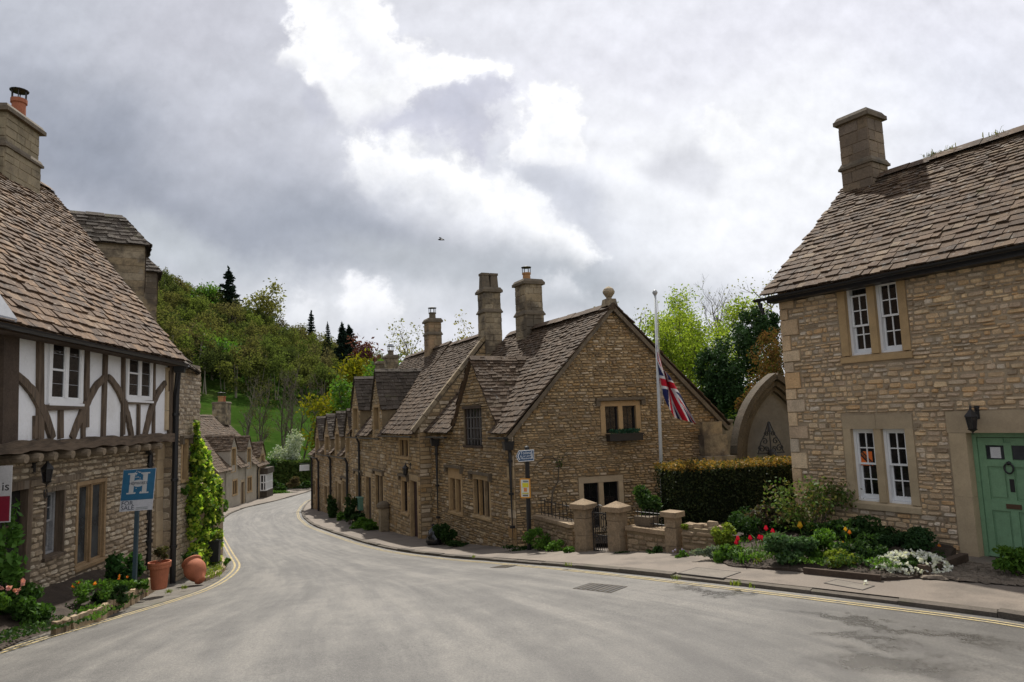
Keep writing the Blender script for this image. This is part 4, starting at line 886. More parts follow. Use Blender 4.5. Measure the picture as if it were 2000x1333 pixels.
wnd = wb.build('window', OAK_D, r1); pn = MB(); pn.quads([[GF.pt(ua, 1.62, -.13), GF.pt(ub, 1.62, -.13), GF.pt(ub, 2.75, -.13), GF.pt(ua, 2.75, -.13)]]); pn.build('pane', GLASS, wnd)
lb = MB()
for k in range(nb): x = ua + .1 + (ub - ua - .2) * k / (nb - 1); GF.box(lb, x - .03, x + .03, 1.68, 2.69, -.11, -.07)
for z in (1.85, 2.15, 2.45): GF.box(lb, ua + .06, ub - .06, z - .012, z + .012, -.07, -.055)
lb.build('window_bars', surf('grey_wood_slats', [(.16, .15, .14), (.10, .09, .085)], ns=5), wnd)
gutter(r1, GF.pt(-.15, EZ1 - .26, .30), GF.pt(d0u - .05, EZ1 - .27, .30), .055); gutter(r1, GF.pt(d1u + .05, EZ1 - .3, .30), GF.pt(LF - .4, EZ1 - .3, .30), .055)
downpipe(r1, [GF.pt(-.12, EZ1 - .3, .26), GF.pt(.02, EZ1 - .65, .10), GF.pt(.02, -.85, .10)], .05, GF.pt(-.02, EZ1 - .48, .16))
downpipe(r1, [GF.pt(5.35, EZ1 - .35, .26), GF.pt(5.35, EZ1 - .6, .10), GF.pt(5.35, -1.35, .10)], .05, GF.pt(5.35, EZ1 - .5, .15))
q = at(1035, 640, 1.)            # chimney on the ridge where the two roofs meet
RI = Fac(ridge0[:2], (ridge0 + GF.D3)[:2]); cu = RI.px(1035, 640)[0]; cz0, cz1 = RI.px(1035, 660)[1], RI.px(1035, 557)[1]
chimney(r1, RI.pt(cu, 0)[:2], .72, .66, cz0 - .7, cz1, math.atan2(GF.D[1], GF.D[0]), bands=(RI.px(1035, 617)[1],), pots=[('orange', .0, .05, .13, .40)], taper=.95)
# the winter climber bare on the gable wall
cl = thing('wall_climber', 'bare twining climber with thin stems on the big gable wall', 'climbing plant', GE.pt(1.15, -.7, .05)); mb = MB()
def stem(pts, r): mb.tube([GE.pt(*GE.px(x, y), .06 + .02 * math.sin(x)) for x, y in pts], np.linspace(r, r * .4, len(pts)), 5)
stem([(1077, 1010), (1075, 990), (1078, 960), (1088, 940), (1090, 915), (1086, 900), (1078, 892), (1062, 894), (1048, 905), (1038, 922)], .022); stem([(1088, 940), (1090, 915), (1094, 900), (1102, 888), (1110, 882)], .014); stem([(1062, 894), (1066, 885), (1060, 878)], .008); stem([(1086, 900), (1090, 885), (1086, 876)], .008)
mb.build('stem', BARK, cl); mb = MB(); mb.quads(leaf_quads(np.array([GE.pt(*GE.px(1090 + rng.normal() * 8, 903 + rng.normal() * 6), .08) for _ in range(26)]), .035)); mb.build('foliage', leafmat('climber_leaf', [(.05, .09, .02), (.08, .11, .03)]), cl)
# ------------------------------------------------------------------ the row going down the street
RB = RP.par(-2.75)                                        # vertical plane through the ridges
def simple_door(root, F, u0, u1, z0, z1, mat, o=0., sur=.12, smat=None, label=None):
    mb = MB(); F.box(mb, u0 - sur, u0, z0, z1, o - .2, o + .02); F.box(mb, u1, u1 + sur, z0, z1, o - .2, o + .02); F.box(mb, u0 - sur, u1 + sur, z1, z1 + .2, o - .2, o + .022)
    d = mb.build('door', smat or STONE_G, root); m = MB(); n = 5
    for k in range(n): a = u0 + (u1 - u0) * k / n; F.box(m, a + .004, a + (u1 - u0) / n - .004, z0, z1, o - .16, o - .11)
    m.build('door_leaf', mat, d); h = MB(); h.lathe(F.pt(u0 + .1, (z0 + z1) / 2, o - .11), [(.01, 0), (.01, .04), (.028, .05), (.02, .075)], 8, axis=F.N3); h.build('handle', IRON, d)
    if label: d['label'] = label
    return (u0 - sur, u1 + sur, z0, z1 + .2)
def dormer(root, F, uc, w_, zb, ze, zp, dep, slate, wallm, wmat=None, kind='casement', fm=None, face=0.01, light=1, ov=.07):
    """gabled half dormer standing on the wall head"""
    u0, u1 = uc - w_ / 2, uc + w_ / 2; ww = w_ * .30; mb = MB(); rect = (uc - ww, uc + ww, zb + .1, ze + .05)
    wall_sheet(mb, F, u0, u1, zb - .1, [(u0, ze), (uc, zp - .07), (u1, ze)], [(rect[0] + .03, rect[1] - .03, rect[2] + .03, rect[3] - .03)], o=face)
    stones(mb, F, u0, u1, zb - .05, [(u0, ze), (uc, zp - .1), (u1, ze)], [rect], ch=(.08, .14), sw=(.12, .3), dep=.022, fine=False, o=face)
    for u in (u0, u1): mb.poly([F.pt(u, zb - .1, face), F.pt(u, zb - .1, -dep), F.pt(u, ze, -dep), F.pt(u, ze, face)], [(0, 1, 2, 3)])
    d = mb.build('dormer', list(wallm), root); r = MB(); e = .08; f = face + ov
    slates(r, F.pt(u0 - e, ze - .08, f), F.pt(u0 - e, ze - .08, -dep), F.pt(uc, zp, -dep), F.pt(uc, zp, f), first=.2, last=.14, th=.03, sw=(.2, .4)); slates(r, F.pt(u1 + e, ze - .08, -dep), F.pt(u1 + e, ze - .08, f), F.pt(uc, zp, f), F.pt(uc, zp, -dep), first=.2, last=.14, th=.03, sw=(.2, .4)); ridge_row(r, F.pt(uc, zp, f), F.pt(uc, zp, -dep), .13)
    r.build('dormer_roof', slate, d)
    mbx = MB(); W0, W1, Z0, Z1 = rect; st = .07
    for a, b, c, q in ((W0, W0 + st, Z0, Z1), (W1 - st, W1, Z0, Z1), (W0, W1, Z1 - .002, Z1 + .10), (W0 - .03, W1 + .03, Z0 - .06, Z0)): F.box(mbx, a, b, c, q, face - .15, face + .03)
    for k in range(1, light + 1): x = W0 + st + (W1 - W0 - 2 * st) * k / (light + 1); F.box(mbx, x - .018, x + .018, Z0, Z1, face - .12, face - .06)
    wn = mbx.build('dormer_window', wmat or ASH_O, d); p = MB(); p.quads([[F.pt(W0, Z0, face - .1), F.pt(W1, Z0, face - .1), F.pt(W1, Z1, face - .1), F.pt(W0, Z1, face - .1)]]); return d
def rowhouse(name, label, u0, u1, zb, ez, rz, wins=(), doors=(), dorm=(), slate=None, wallm=None, o=0., coping=True, near=True, sag=.06, half=2.75, lampz=None, first=.21, fine=False):
    slate = slate or SLATE_G; wallm = wallm or (MORT_G, STONE_G); F = RP.par(o); t = thing(name, label, 'house', F.pt(u0, zb)); mb = MB(); H = []
    for (x0, x1, y0, y1, li, kw) in wins:
        a, b = F.px(x1, 950)[0], F.px(x0, 950)[0]; zt, zl = F.px((x0 + x1) / 2, y0)[1], F.px((x0 + x1) / 2, y1)[1]; H.append(window(t, F, a, b, zl, zt, li, 'casement', **{**dict(st=.12, lt=.14, sl=.10, mull=.07, mat=STONE_G, fm=OAK_D, cols=1, rows=3, bars=.012), **kw}))
    for (x0, x1, y0, y1, m, lb) in doors:
        a, b = F.px(x1, 980)[0], F.px(x0, 980)[0]; H.append(simple_door(t, F, a, b, F.px((x0 + x1) / 2, y1)[1] - .3, F.px((x0 + x1) / 2, y0)[1], m, label=lb))
    holes = [(h[0] + .03, h[1] - .03, h[2] + .03, h[3] - .03) for h in H]
    wall_sheet(mb, F, u0, u1, zb - 1.2, ez, holes); stones(mb, F, u0, u1, zb - .6, ez, H, ch=(.09, .16), sw=(.18, .42), dep=.03, fine=fine)
    for u in ((u0,) if near else ()) + (u1,):
        prof = [(0, ez), (half, rz - .08), (2 * half, ez)]; S = Fac(F.pt(u, 0)[:2], F.pt(u, 0, -1)[:2]); S.N3 = -F.D3 if u == u0 else F.D3; S.N = S.N3[:2]; wall_sheet(mb, S, 0, 2 * half, zb - 1.2, prof)
        if u == u0: stones(mb, S, 0, 2 * half, zb - .6, prof, ch=(.09, .16), sw=(.18, .42), dep=.025, fine=False)
    mb.poly([F.pt(u0, zb - 1.2, -2 * half), F.pt(u1, zb - 1.2, -2 * half), F.pt(u1, ez, -2 * half), F.pt(u0, ez, -2 * half)], [(0, 1, 2, 3)]); mb.build('wall', list(wallm), t)
    r = MB(); ov = .22; dz = (rz - ez) / half * ov
    slates(r, F.pt(u1, ez - dz, ov), F.pt(u0, ez - dz, ov), F.pt(u0, rz, -half), F.pt(u1, rz, -half), first=first, last=.11, th=.028, sw=(.15, .38), sag=sag, skip=dskip(F, [(q[0], q[1] / 2, q[3], q[4]) for q in dorm]) if dorm else None); slates(r, F.pt(u0, ez - dz, -2 * half - ov), F.pt(u1, ez - dz, -2 * half - ov), F.pt(u1, rz, -half), F.pt(u0, rz, -half), first=.4, last=.3, sw=(.4, .8), th=.03)
    ridge_row(r, F.pt(u0, rz, -half), F.pt(u1, rz, -half), .16); rf = r.build('roof', slate, t)
    if coping:
        c = MB(); 
        for k in range(7): a, b = k / 7, (k + .97) / 7; c.bar(F.pt(u0 + .06, ez - dz * 1.0 + .10 + (rz - ez + dz) * a, ov - (half + ov) * a), F.pt(u0 + .06, ez - dz + .10 + (rz - ez + dz) * b, ov - (half + ov) * b), .16, .13, (0, 0, 1))
        c.build('coping', CHIM, rf)
    for (uc, w_, zbb, ze, zp, dep) in dorm: dormer(t, F, uc, w_, zbb, ze, zp, dep, SLATE_D, wallm)
    gutter(t, F.pt(u0 + .1, ez - dz - .06, ov + .05), F.pt(u1 - .1, ez - dz - .07, ov + .05), .05); return t, F
ua, ub = RP.px(822, 1000)[0], RP.px(757, 1000)[0]
ez2 = RP.px(790, 842)[1] + .16; rz2 = RB.px(1003, 632)[1]; rz2b = RB.px(940, 652)[1]
r2, F2 = rowhouse('street_cottage', 'narrow stone cottage with one plank door and a stone coping beside the gabled cottage', ua, ub, -1.45, ez2, rz2, wins=[(781, 801, 852, 897, 2, dict(mat=ASH_O)), (784, 798, 932, 1006, 1, dict(mat=ASH_O, hood=True))], doors=[(803, 816, 940, 1053, surf('dark_plum_door', [(.05, .028, .025)], ns=4), 'dark plum plank door')])
lantern('wall_lantern', 'black wall lantern beside the plum door of the narrow cottage', RP, RP.px(803, 915)[0], RP.px(803, 918)[1], .8, .2)
uc = RP.px(757, 1000)[0]; ud = RP.px(688, 1000)[0]
ez3 = RP.px(716, 845)[1] + .14
dA, dB = RP.px(737, 850)[0], RP.px(696, 850)[0]
rz3 = RB.px(870, 672)[1]
zf = lambda px, py: RP.px(px, py)[1]
r3, F3 = rowhouse('dormered_cottage', 'stone cottage with two steep gabled half dormers and twin stone chimneys', uc, ud, -1.85, ez3, rz3,
    wins=[(733, 750, 922, 1003, 2, dict(hood=True)), (695, 708, 922, 990, 2, dict(hood=True))], doors=[(716, 726, 932, 1022, OAK_D, None)],
    dorm=[(dA, 1.75, ez3 - .55, zf(737, 798), zf(738, 722), 2.6), (dB, 1.9, ez3 - .55, zf(694, 800), zf(694, 738), 2.2)], coping=False)
cm = MB()
downpipe(r3, [F3.pt(RP.px(705, 850)[0], ez3 - .3, .24), F3.pt(RP.px(705, 850)[0], ez3 - .6, .1), F3.pt(RP.px(705, 850)[0], -2.2, .1)], .05)
ang = math.atan2(RP.D[1], RP.D[0])
u = RB.px(957, 640)[0]; zc = RB.px(957, 655)[1]
chimney(r3, RB.pt(u, 0)[:2], .66, .62, zc - .9, RB.px(957, 572)[1], ang, bands=(RB.px(957, 612)[1],), pots=[('square', 0, -.165, .155, .58), ('square', 0, .165, .155, .58)], label='tall chimney with two square stone flues')
u = RB.px(846, 680)[0]
chimney(r3, RB.pt(u, 0)[:2], .68, .58, RB.px(846, 690)[1] - .9, RB.px(846, 630)[1], ang, bands=(RB.px(846, 655)[1],), pots=[('dark', 0, .0, .15, .42)], mat=surf('rusty_chimney_stone', [(.27, .20, .12), (.32, .21, .12), (.22, .165, .105)], ns=2.5, namt=.4, fine=30, famt=.3, stain=[(1.7, .46, .68, .7, (.085, .07, .052))], bs=40, bd=.01), label='weathered chimney with a single dark capped pot')
# far cottages of the row
ue, uf, ug = RP.px(651, 1000)[0], RP.px(626, 1000)[0], RP.px(609, 990)[0]
ez4 = zf(672, 888) + .15; ez5 = zf(640, 884) + .15; ez6 = zf(618, 888) + .12
rz4, rz5, rz6 = ez4 + 2.6, ez5 + 2.6, ez6 + 2.4
r4, F4 = rowhouse('terraced_cottage', 'stone cottage with a creeper by its door just past the dormered cottage', ud, ue, -2.3, ez4, rz4, wins=[(669, 679, 935, 990, 2, dict(hood=True)), (655, 660, 935, 985, 1, {})], doors=[(662, 667, 945, 1010, OAK_D, None)], dorm=[(RP.px(681, 880)[0], 1.5, ez4 - .55, zf(681, 850), zf(680, 800), 2.3), (RP.px(660, 880)[0], 1.7, ez4 - .55, zf(660, 850), zf(660, 805), 2.3)], coping=False)
r5, F5 = rowhouse('terraced_cottage', 'middle stone cottage of the far row between two black drainpipes', ue, uf, -2.65, ez5, rz5, wins=[(634, 640, 945, 990, 1, {})], doors=[(642, 646, 950, 1005, OAK_D, None)], dorm=[(RP.px(640, 880)[0], 2.2, ez5 - .5, zf(640, 855), zf(640, 810), 2.3)], coping=False)
r6, F6 = rowhouse('terraced_cottage', 'last cottage of the row with an orange door at the bend', uf, ug, -2.95, ez6, rz6, wins=[(612, 616, 935, 970, 1, {})], doors=[(618, 623, 935, 1000, plain('orange_door_paint', (.42, .16, .07), .6), 'orange door')], dorm=[(RP.px(621, 880)[0], 1.9, ez6 - .5, zf(621, 858), zf(621, 815), 2.2)], coping=False)
for t, F, x, e in ((r4, F4, 683, ez4), (r5, F5, 650, ez5), (r6, F6, 626, ez6), (r6, F6, 613, ez6)):
    u = RP.px(x, 950)[0]; downpipe(t, [F.pt(u, e - .25, .24), F.pt(u, e - .5, .12), F.pt(u, -3.4, .12)], .06)
u = RB.px(764, 715)[0]; chimney(r4, RB.pt(u, 0)[:2], .7, .6, RB.px(764, 735)[1] - 1.2, RB.px(764, 700)[1], ang, bands=(), pots=[('cowl', .05, 0, .16, .4)])
u = RB.px(746, 720)[0]; chimney(r4, RB.pt(u, 0)[:2], .6, .6, RB.px(746, 735)[1] - 1.2, RB.px(746, 712)[1], ang, bands=(), pots=[])
hs = thing('hanging_sign', 'small white sign on an iron bracket at the far end of the row', 'sign', F6.pt(ug - .1, zf(608, 912))); mb = MB(); z = zf(600, 905); mb.tube([F6.pt(ug - .1, z + .1, 0), F6.pt(ug - .1, z + .1, .8)], .025, 5); mb.build('bracket', IRON, hs); mb = MB(); F6.box(mb, ug - .13, ug - .07, z - .35, z + .02, .15, .75); mb.build('board', WHITE_P, hs)
bx = thing('meter_box', 'small green box fixed to the stone wall of the dormered cottage', 'box', RP.pt(*RP.px(708, 984))); mb = MB(); u, z = RP.px(708, 984); RP.box(mb, u - .28, u + .28, z - .26, z + .26, .02, .2); mb.build('case', plain('green_box_paint', (.10, .21, .15), .5), bx); mb = MB(); RP.box(mb, u - .3, u + .3, z + .26, z + .3, .0, .24); mb.build('lid', plain('green_lid_paint', (.13, .25, .19), .5), bx)
sp = thing('stone_post', 'rounded stone post against the wall of the dormered cottage', 'post', RP.pt(RP.px(760, 1000)[0], -1.8, .25)); mb = MB(); u = RP.px(760, 1000)[0]; z1 = zf(760, 992); RP.box(mb, u - .17, u + .17, -2.1, z1, .06, .36, 0, .01); mb.build('shaft', CHIM, sp); mb = MB(); mb.lathe(RP.pt(u, z1, .21), [(.24, 0), (.27, .06), (.25, .16), (.14, .24), (.02, .27)], 10); mb.build('cap', CHIM_D, sp)
# ================================================================== LEFT HALF TIMBERED HOUSE
FL = Fac((-7.4, 10), (-8.0, 16)); OG = -.26                 # upper floor plane; the ground floor stands back
lh = thing('half_timbered_house', 'half timbered house with white limewashed panels over a stone ground floor', 'house', FL.pt(0, -.1))
EL = 4.30; UL0, UL1 = -5.0, 6.15
pxu = lambda x, y, o=0.: FL.px(x, y, o)
H = []
a, b = FL.par(OG).px(86, 1000)[0], FL.par(OG).px(126, 1000)[0]; FG = FL.par(OG)
H.append(window(lh, FG, a, b, FG.px(105, 1090)[1], FG.px(105, 953)[1], 1, 'sash', st=.05, lt=.06, sl=.07, mat=OAK, fm=surf('grey_weathered_paint', [(.30, .30, .30)], ns=5), cols=2, rows=4, gmat=GLASS_L, deep=.16))
a, b = FG.px(148, 1000)[0], FG.px(206, 1000)[0]
H.append(window(lh, FG, a, b, FG.px(178, 1105)[1], FG.px(178, 938)[1], 2, 'casement', st=.07, lt=.07, sl=.08, mull=.05, mat=TIMB_O, fm=TIMB_O, cols=1, rows=1, gmat=GLASS_L, deep=.05))
mb = MB(); da, db = -1.2, FG.px(50, 1050)[0]; dzt = FG.px(40, 957)[1]; H.append((da, db + .14, -.3, dzt + .12))
ZJ = 2.16
wall_sheet(mb, FG, UL0, UL1, -2.2, ZJ, [(h[0] + .02, h[1] - .02, h[2] + .02, h[3] - .02) for h in H])
pu = FG.px(300, 1000)[0]
stones(mb, FG, UL0, pu, -.9, ZJ - .12, H, ch=(.055, .12), sw=(.09, .26), dep=.036)
mb.build('wall', [MORT_L, STONE_L], lh)
mb = MB(); z = -1.6
while z < EL - .5:
    h = random.uniform(.3, .48); h = min(h, EL - .5 - z + .05); w0 = pu if z < ZJ - .2 else UL1 - .55
    FG.box(mb, w0 + .004, UL1 - .004, z + .004, z + h - .004, -.5, (.06 if z < ZJ else .3) + random.uniform(-.01, .01), 0, .005); z += h
mb.build('corner_pier', ASH, lh)
mb = MB(); FG.box(mb, db, db + .12, -.3, dzt, -.12, .02); FG.box(mb, da, db + .14, dzt, dzt + .13, -.12, .03); FG.box(mb, db + .02, FG.px(160, 945)[0], dzt + .02, dzt + .12, -.08, .045); mb.build('door_frame', OAK, lh)
mb = MB(); n = 5
for k in range(n): x = da + (db - da) * k / n; FG.box(mb, x + .005, x + (db - da) / n - .005, -.3, dzt, -.16, -.10)
dl = mb.build('door', surf('black_oak_door', [(.012, .010, .009), (.016, .013, .011)], ns=4), lh); mb = MB()
for yy_ in (1035, 1066): mb.lathe(FG.pt(*FG.px(33, yy_), -.10), [(.012, 0), (.012, .03), (.03, .04), (.015, .06)], 8, axis=FG.N3)
mb.build('handle', LEAD, dl)
mb = MB(); u, z = FG.px(10, 1036, -.1); FG.box(mb, u - .08, u + .08, z - .05, z + .05, -.11, -.09); mb.build('letter_plate', BRASS, dl)
JOI = surf('pale_joist_oak', [(.25, .195, .135), (.20, .155, .105), (.28, .22, .15)], ns=6, namt=.4, fine=30, famt=.4, bs=30, bd=.01)
# upper floor: limewashed panels between timbers
mb = MB(); z0u, z1u = 2.28, EL - .02
wu = [(*sorted((pxu(93, 720)[0], pxu(160, 720)[0])), pxu(128, 790)[1], pxu(128, 656)[1]), (*sorted((pxu(246, 730)[0], pxu(296, 730)[0])), pxu(271, 784)[1], pxu(271, 675)[1])]
wall_sheet(mb, FL, UL0, UL1 - .1, z0u, z1u, [(a + .01, b - .01, c + .01, d - .01) for a, b, c, d in wu]); mb.build('plaster_panel', PLAST, lh)
mb = MB(); mb.poly([FL.pt(UL0, z0u, 0), FL.pt(UL1, z0u, 0), FL.pt(UL1, z0u, -.6), FL.pt(UL0, z0u, -.6)], [(0, 1, 2, 3)]); mb.build('jetty_soffit', OAK_D, lh)
def timber(name, pts, wd, o=.0, dep=.045, mat=None, n=1):
    P = []
    for (x, y) in pts: u, z = pxu(x, y); P.append(FL.pt(u, z, o))
    P = np.array(P); 
    if len(P) > 2: P = smooth(resample(P, .08), 3)
    wv = wd if np.isscalar(wd) else np.interp(np.linspace(0, 1, len(P)), np.linspace(0, 1, len(wd)), wd); mb = MB()
    mb.ribbon(P + rng.normal(size=P.shape) * .003, wv, FL.N3, dep * random.uniform(.85, 1.15)); return mb.build(name, mat or OAK, lh)
for x, y0, y1, wd in ((76, 640, 858, .15), (168, 648, 835, .13), (239, 670, 850, .10), (299, 680, 850, .09)): timber('post', [(x, y0), (x - 1.5, y1)], wd)
timber('corner_post', [(14, 615), (8, 885)], .36, dep=.08, mat=OAK_D); timber('corner_post', [(331, 690), (329, 860)], .20, dep=.07)
timber('king_post', [(204, 678), (199, 856)], .12)
for pts in ([(27, 733), (50, 752), (70, 782), (86, 817), (99, 857)], [(204, 736), (186, 752), (166, 788), (149, 828), (138, 857)], [(208, 736), (226, 756), (242, 793), (250, 828), (255, 855)], [(320, 748), (304, 770), (292, 800), (285, 830), (280, 853)]): timber('brace', pts, [.11, .15, .16, .14], dep=.052)
for x, y0, y1, wd in ((68, 812, 858, .13), (116, 800, 857, .12), (160, 812, 856, .1), (237, 805, 854, .08), (268, 790, 853, .09), (299, 805, 852, .07)): timber('stud', [(x, y0), (x - .5, y1)], wd, dep=.040)
timber('head_beam', [(82, 647), (165, 655)], .10, dep=.05, mat=OAK_H); timber('head_beam', [(240, 672), (300, 678)], .08, dep=.05, mat=OAK_H); timber('sill_beam', [(78, 797), (158, 795)], .10, dep=.05, mat=OAK_H); timber('sill_beam', [(240, 787), (300, 786)], .07, dep=.05, mat=OAK_H)
timber('wall_plate', [(30, 620), (180, 652), (330, 688)], .14, dep=.06, mat=OAK_D)
mb = MB(); P = smooth(resample(np.array([FL.pt(u, 2.26 + .015 * math.sin(u * 3), -.04) for u in np.linspace(UL0, UL1 - .25, 40)]), .1), 2); mb.ribbon(P, [.17 + .03 * math.sin(i * .9) for i in range(len(P))], FL.N3, .17); mb.build('jetty_beam', OAK_H, lh)
mb = MB(); FL.box(mb, UL0, UL1 - .3, 2.05, 2.14, -.30, -.18); mb.build('bearer_beam', OAK_D, lh)
for x in (30, 62, 92, 125, 156, 185, 211, 234, 257, 278, 300):
    u, z = pxu(x, 884 - (x - 60) * .075); mb = MB(); mb.tube([FL.pt(u, 2.09, -.55), FL.pt(u, 2.09, .06), FL.pt(u, 2.08, .14 + random.uniform(0, .04))], [.075, .078, .066], 8); mb.build('joist_end', JOI, lh)
for (a, b, c, d), op in zip(wu, (True, False)):             # white painted casements
    mb = MB(); st = .085
    for q in ((a, a + st, c, d), (b - st, b, c, d), (a + st, b - st, d - st, d), (a + st, b - st, c, c + st * 1.1), ((a + b) / 2 - .05, (a + b) / 2 + .05, c + st, d - st)): FL.box(mb, *q, -.06, .035)
    FL.box(mb, a - .01, b + .01, c - .03, c + .012, -.02, .06)
    wn = mb.build('window', WHITE_P, lh); sm = MB(); p = MB()
    for k, (x0, x1) in enumerate(((a + st, (a + b) / 2 - .05), ((a + b) / 2 + .05, b - st))):
        for q in ((x0, x0 + .025, c + st, d - st), (x1 - .025, x1, c + st, d - st), (x0, x1, c + st, c + st + .03), (x0, x1, d - st - .025, d - st)): FL.box(sm, *q, -.01, .022)
        if k == 0: z = (c + d) / 2 - .02; FL.box(sm, x0, x1, z - .015, z + .015, -.01, .02)
        for r_ in range(1, 4): z = c + st + (d - c - 2 * st) * r_ / 4; FL.box(p, x0, x1, z - .004, z + .004, .0, .012, 1)
        p.quads([[FL.pt(x0, c, .006), FL.pt(x1, c, .006), FL.pt(x1, d, .006), FL.pt(x0, d, .006)]])
    sm.build('sash', WHITE_P, wn); p.build('pane', [GLASS, LEAD], wn)
# roof
HALF = 3.35; UV_ = FL.par(.34).px(364, 675)[0]; UR_ = FL.par(-HALF).px(96, 372)[0]; u, z = FL.par(-HALF).px(100, 375); RZL = z + .05
mb = MB(); ovl = .34; dz = (RZL - EL) / HALF * ovl * .6
slates(mb, FL.pt(UL0, EL - dz, ovl), FL.pt(UV_, EL - dz - .04, ovl), FL.pt(UR_, RZL, -HALF), FL.pt(UL0, RZL + .1, -HALF), first=.20, last=.09, th=.032, sw=(.12, .34), sag=.10, edge=.03)
slates(mb, FL.pt(UL1 + .2, EL - dz, -2 * HALF - ovl), FL.pt(UL0, EL - dz, -2 * HALF - ovl), FL.pt(UL0, RZL + .1, -HALF), FL.pt(UL1 + .22, RZL, -HALF), first=.4, last=.3, sw=(.4, .8), th=.03); ridge_row(mb, FL.pt(UL0, RZL + .1, -HALF), FL.pt(UR_, RZL, -HALF), .18)
lr = mb.build('roof', SLATE_L, lh)
mb = MB(); S = Fac(FL.pt(UL1, 0)[:2], FL.pt(UL1, 0, -1)[:2]); wall_sheet(mb, S, .6, 2 * HALF, -1.5, [(0, EL - .1), (HALF, RZL - .15), (2 * HALF, EL - .1)]); S = Fac(FL.pt(UL0, 0)[:2], FL.pt(UL0, 0, -1)[:2]); wall_sheet(mb, S, 0, 2 * HALF, -1.5, [(0, EL - .1), (HALF, RZL - .15), (2 * HALF, EL - .1)]); mb.poly([FL.pt(UL0, -1.5, -2 * HALF), FL.pt(UL1, -1.5, -2 * HALF), FL.pt(UL1, EL, -2 * HALF), FL.pt(UL0, EL, -2 * HALF)], [(0, 1, 2, 3)]); mb.build('side_wall', MORT_L, lh)
mb = MB(); mb.quads([[FL.pt(UL0, EL - dz + .5, ovl - .5), FL.pt(pxu(30, 600)[0], EL - dz + .02, ovl + .02), FL.pt(pxu(-5, 560)[0], EL - dz + .62, ovl - .42), FL.pt(UL0, EL + .6, -.2)]]); P = [FL.pt(pxu(q[0], q[1], ovl)[0], z_, o_) for q, z_, o_ in (((30, 605), EL - dz - .02, ovl + .03), ((-60, 580), EL - dz - .02, ovl + .03), ((-60, 540), EL + .45, ovl - .33), ((5, 560), EL + .28, ovl - .2))]
mb = MB(); mb.prism(P, (0, 0, .05)); mb.build('lead_flashing', LEAD, lr)
gutter(lh, FL.pt(UL0, EL - dz - .07, ovl + .05), FL.pt(UV_ - .1, EL - dz - .11, ovl + .05), .06)
mb = MB(); FL.box(mb, UL0, UV_ - .15, EL - dz - .16, EL - dz - .05, .02, ovl - .02); mb.build('soffit_board', OAK_D, lh)
cu = FL.par(-HALF).px(30, 380)[0] - .62
chimney(lh, FL.pt(cu + .02, 0, -HALF)[:2], 1.3, 1.0, RZL - .9, FL.par(-HALF).px(60, 228)[1] - .62, math.atan2(FL.D[1], FL.D[0]), bands=(FL.par(-HALF).px(60, 295)[1] - .58,), pots=[('red', .42, -.1, .15, .72)], taper=.93, mat=surf('sooty_ashlar', [(.25, .205, .13), (.29, .235, .15), (.22, .175, .11)], ns=1.6, namt=.45, fine=25, famt=.25, stain=[(1.2, .48, .7, .75, (.075, .06, .045)), (3, .6, .75, .4, (.20, .20, .17))], bs=40, bd=.008))
downpipe(lh, [FL.pt(pxu(287, 880)[0], 2.2, -.1), FG.pt(FG.px(287, 1000)[0], 1.9, .05), FG.pt(FG.px(287, 1000)[0], -.6, .06)], .055); u = pxu(343, 700, .1)[0]
downpipe(lh, [FL.pt(u, EL - dz - .12, ovl + .03), FL.pt(u + .02, EL - .55, .16), FL.pt(u + .03, 3.2, .12), FL.pt(u + .05, -1.3, .10)], .065, FL.pt(u, EL - .45, .2))
lantern('porch_lantern', 'dark square lantern under the jetty of the half timbered house', FG, FG.px(64, 920)[0], FG.px(64, 925)[1], .75, .22)
ho = thing('horseshoe', 'rusty iron horseshoe nailed beside the small ground floor window', 'horseshoe', FG.pt(*FG.px(83, 960), .05)); mb = MB(); u, z = FG.px(83, 962); mb.tube([FG.pt(u + .045 * math.sin(a), z - .02 - .075 * math.cos(a), .05) for a in np.linspace(-2.6, 2.6, 14)], .011, 5); mb.build('shoe', IRON, ho)
# ------------------------------------------------------------------ house behind it, with two dormers
F7 = Fac(FL.pt(UL1 + .02, 0, -.02)[:2], (FL.pt(UL1 + .02, 0, -.02) + FL.D3 * 1.0 + np.array([-.00, 0, 0]))[:2]); L7 = F7.px(389, 900)[0]
h7 = thing('roughcast_house', 'roughcast stone house with two slated dormers behind the half timbered house', 'house', F7.pt(0, -1.2)); mb = MB(); e7 = 4.05
w7 = window(h7, F7, F7.px(353, 900)[0], F7.px(367, 900)[0], F7.px(360, 942)[1], F7.px(360, 858)[1], 1, 'casement', st=.08, lt=.1, sl=.06, mat=ASH_O, fm=OAK_D, cols=1, rows=2, hood=True)
wall_sheet(mb, F7, 0, L7, -2.2, e7, [(w7[0] + .02, w7[1] - .02, w7[2] + .02, w7[3] - .02)]); stones(mb, F7, 0, L7, -1.8, e7, [w7], ch=(.07, .13), sw=(.10, .25), dep=.02, gap=.006)
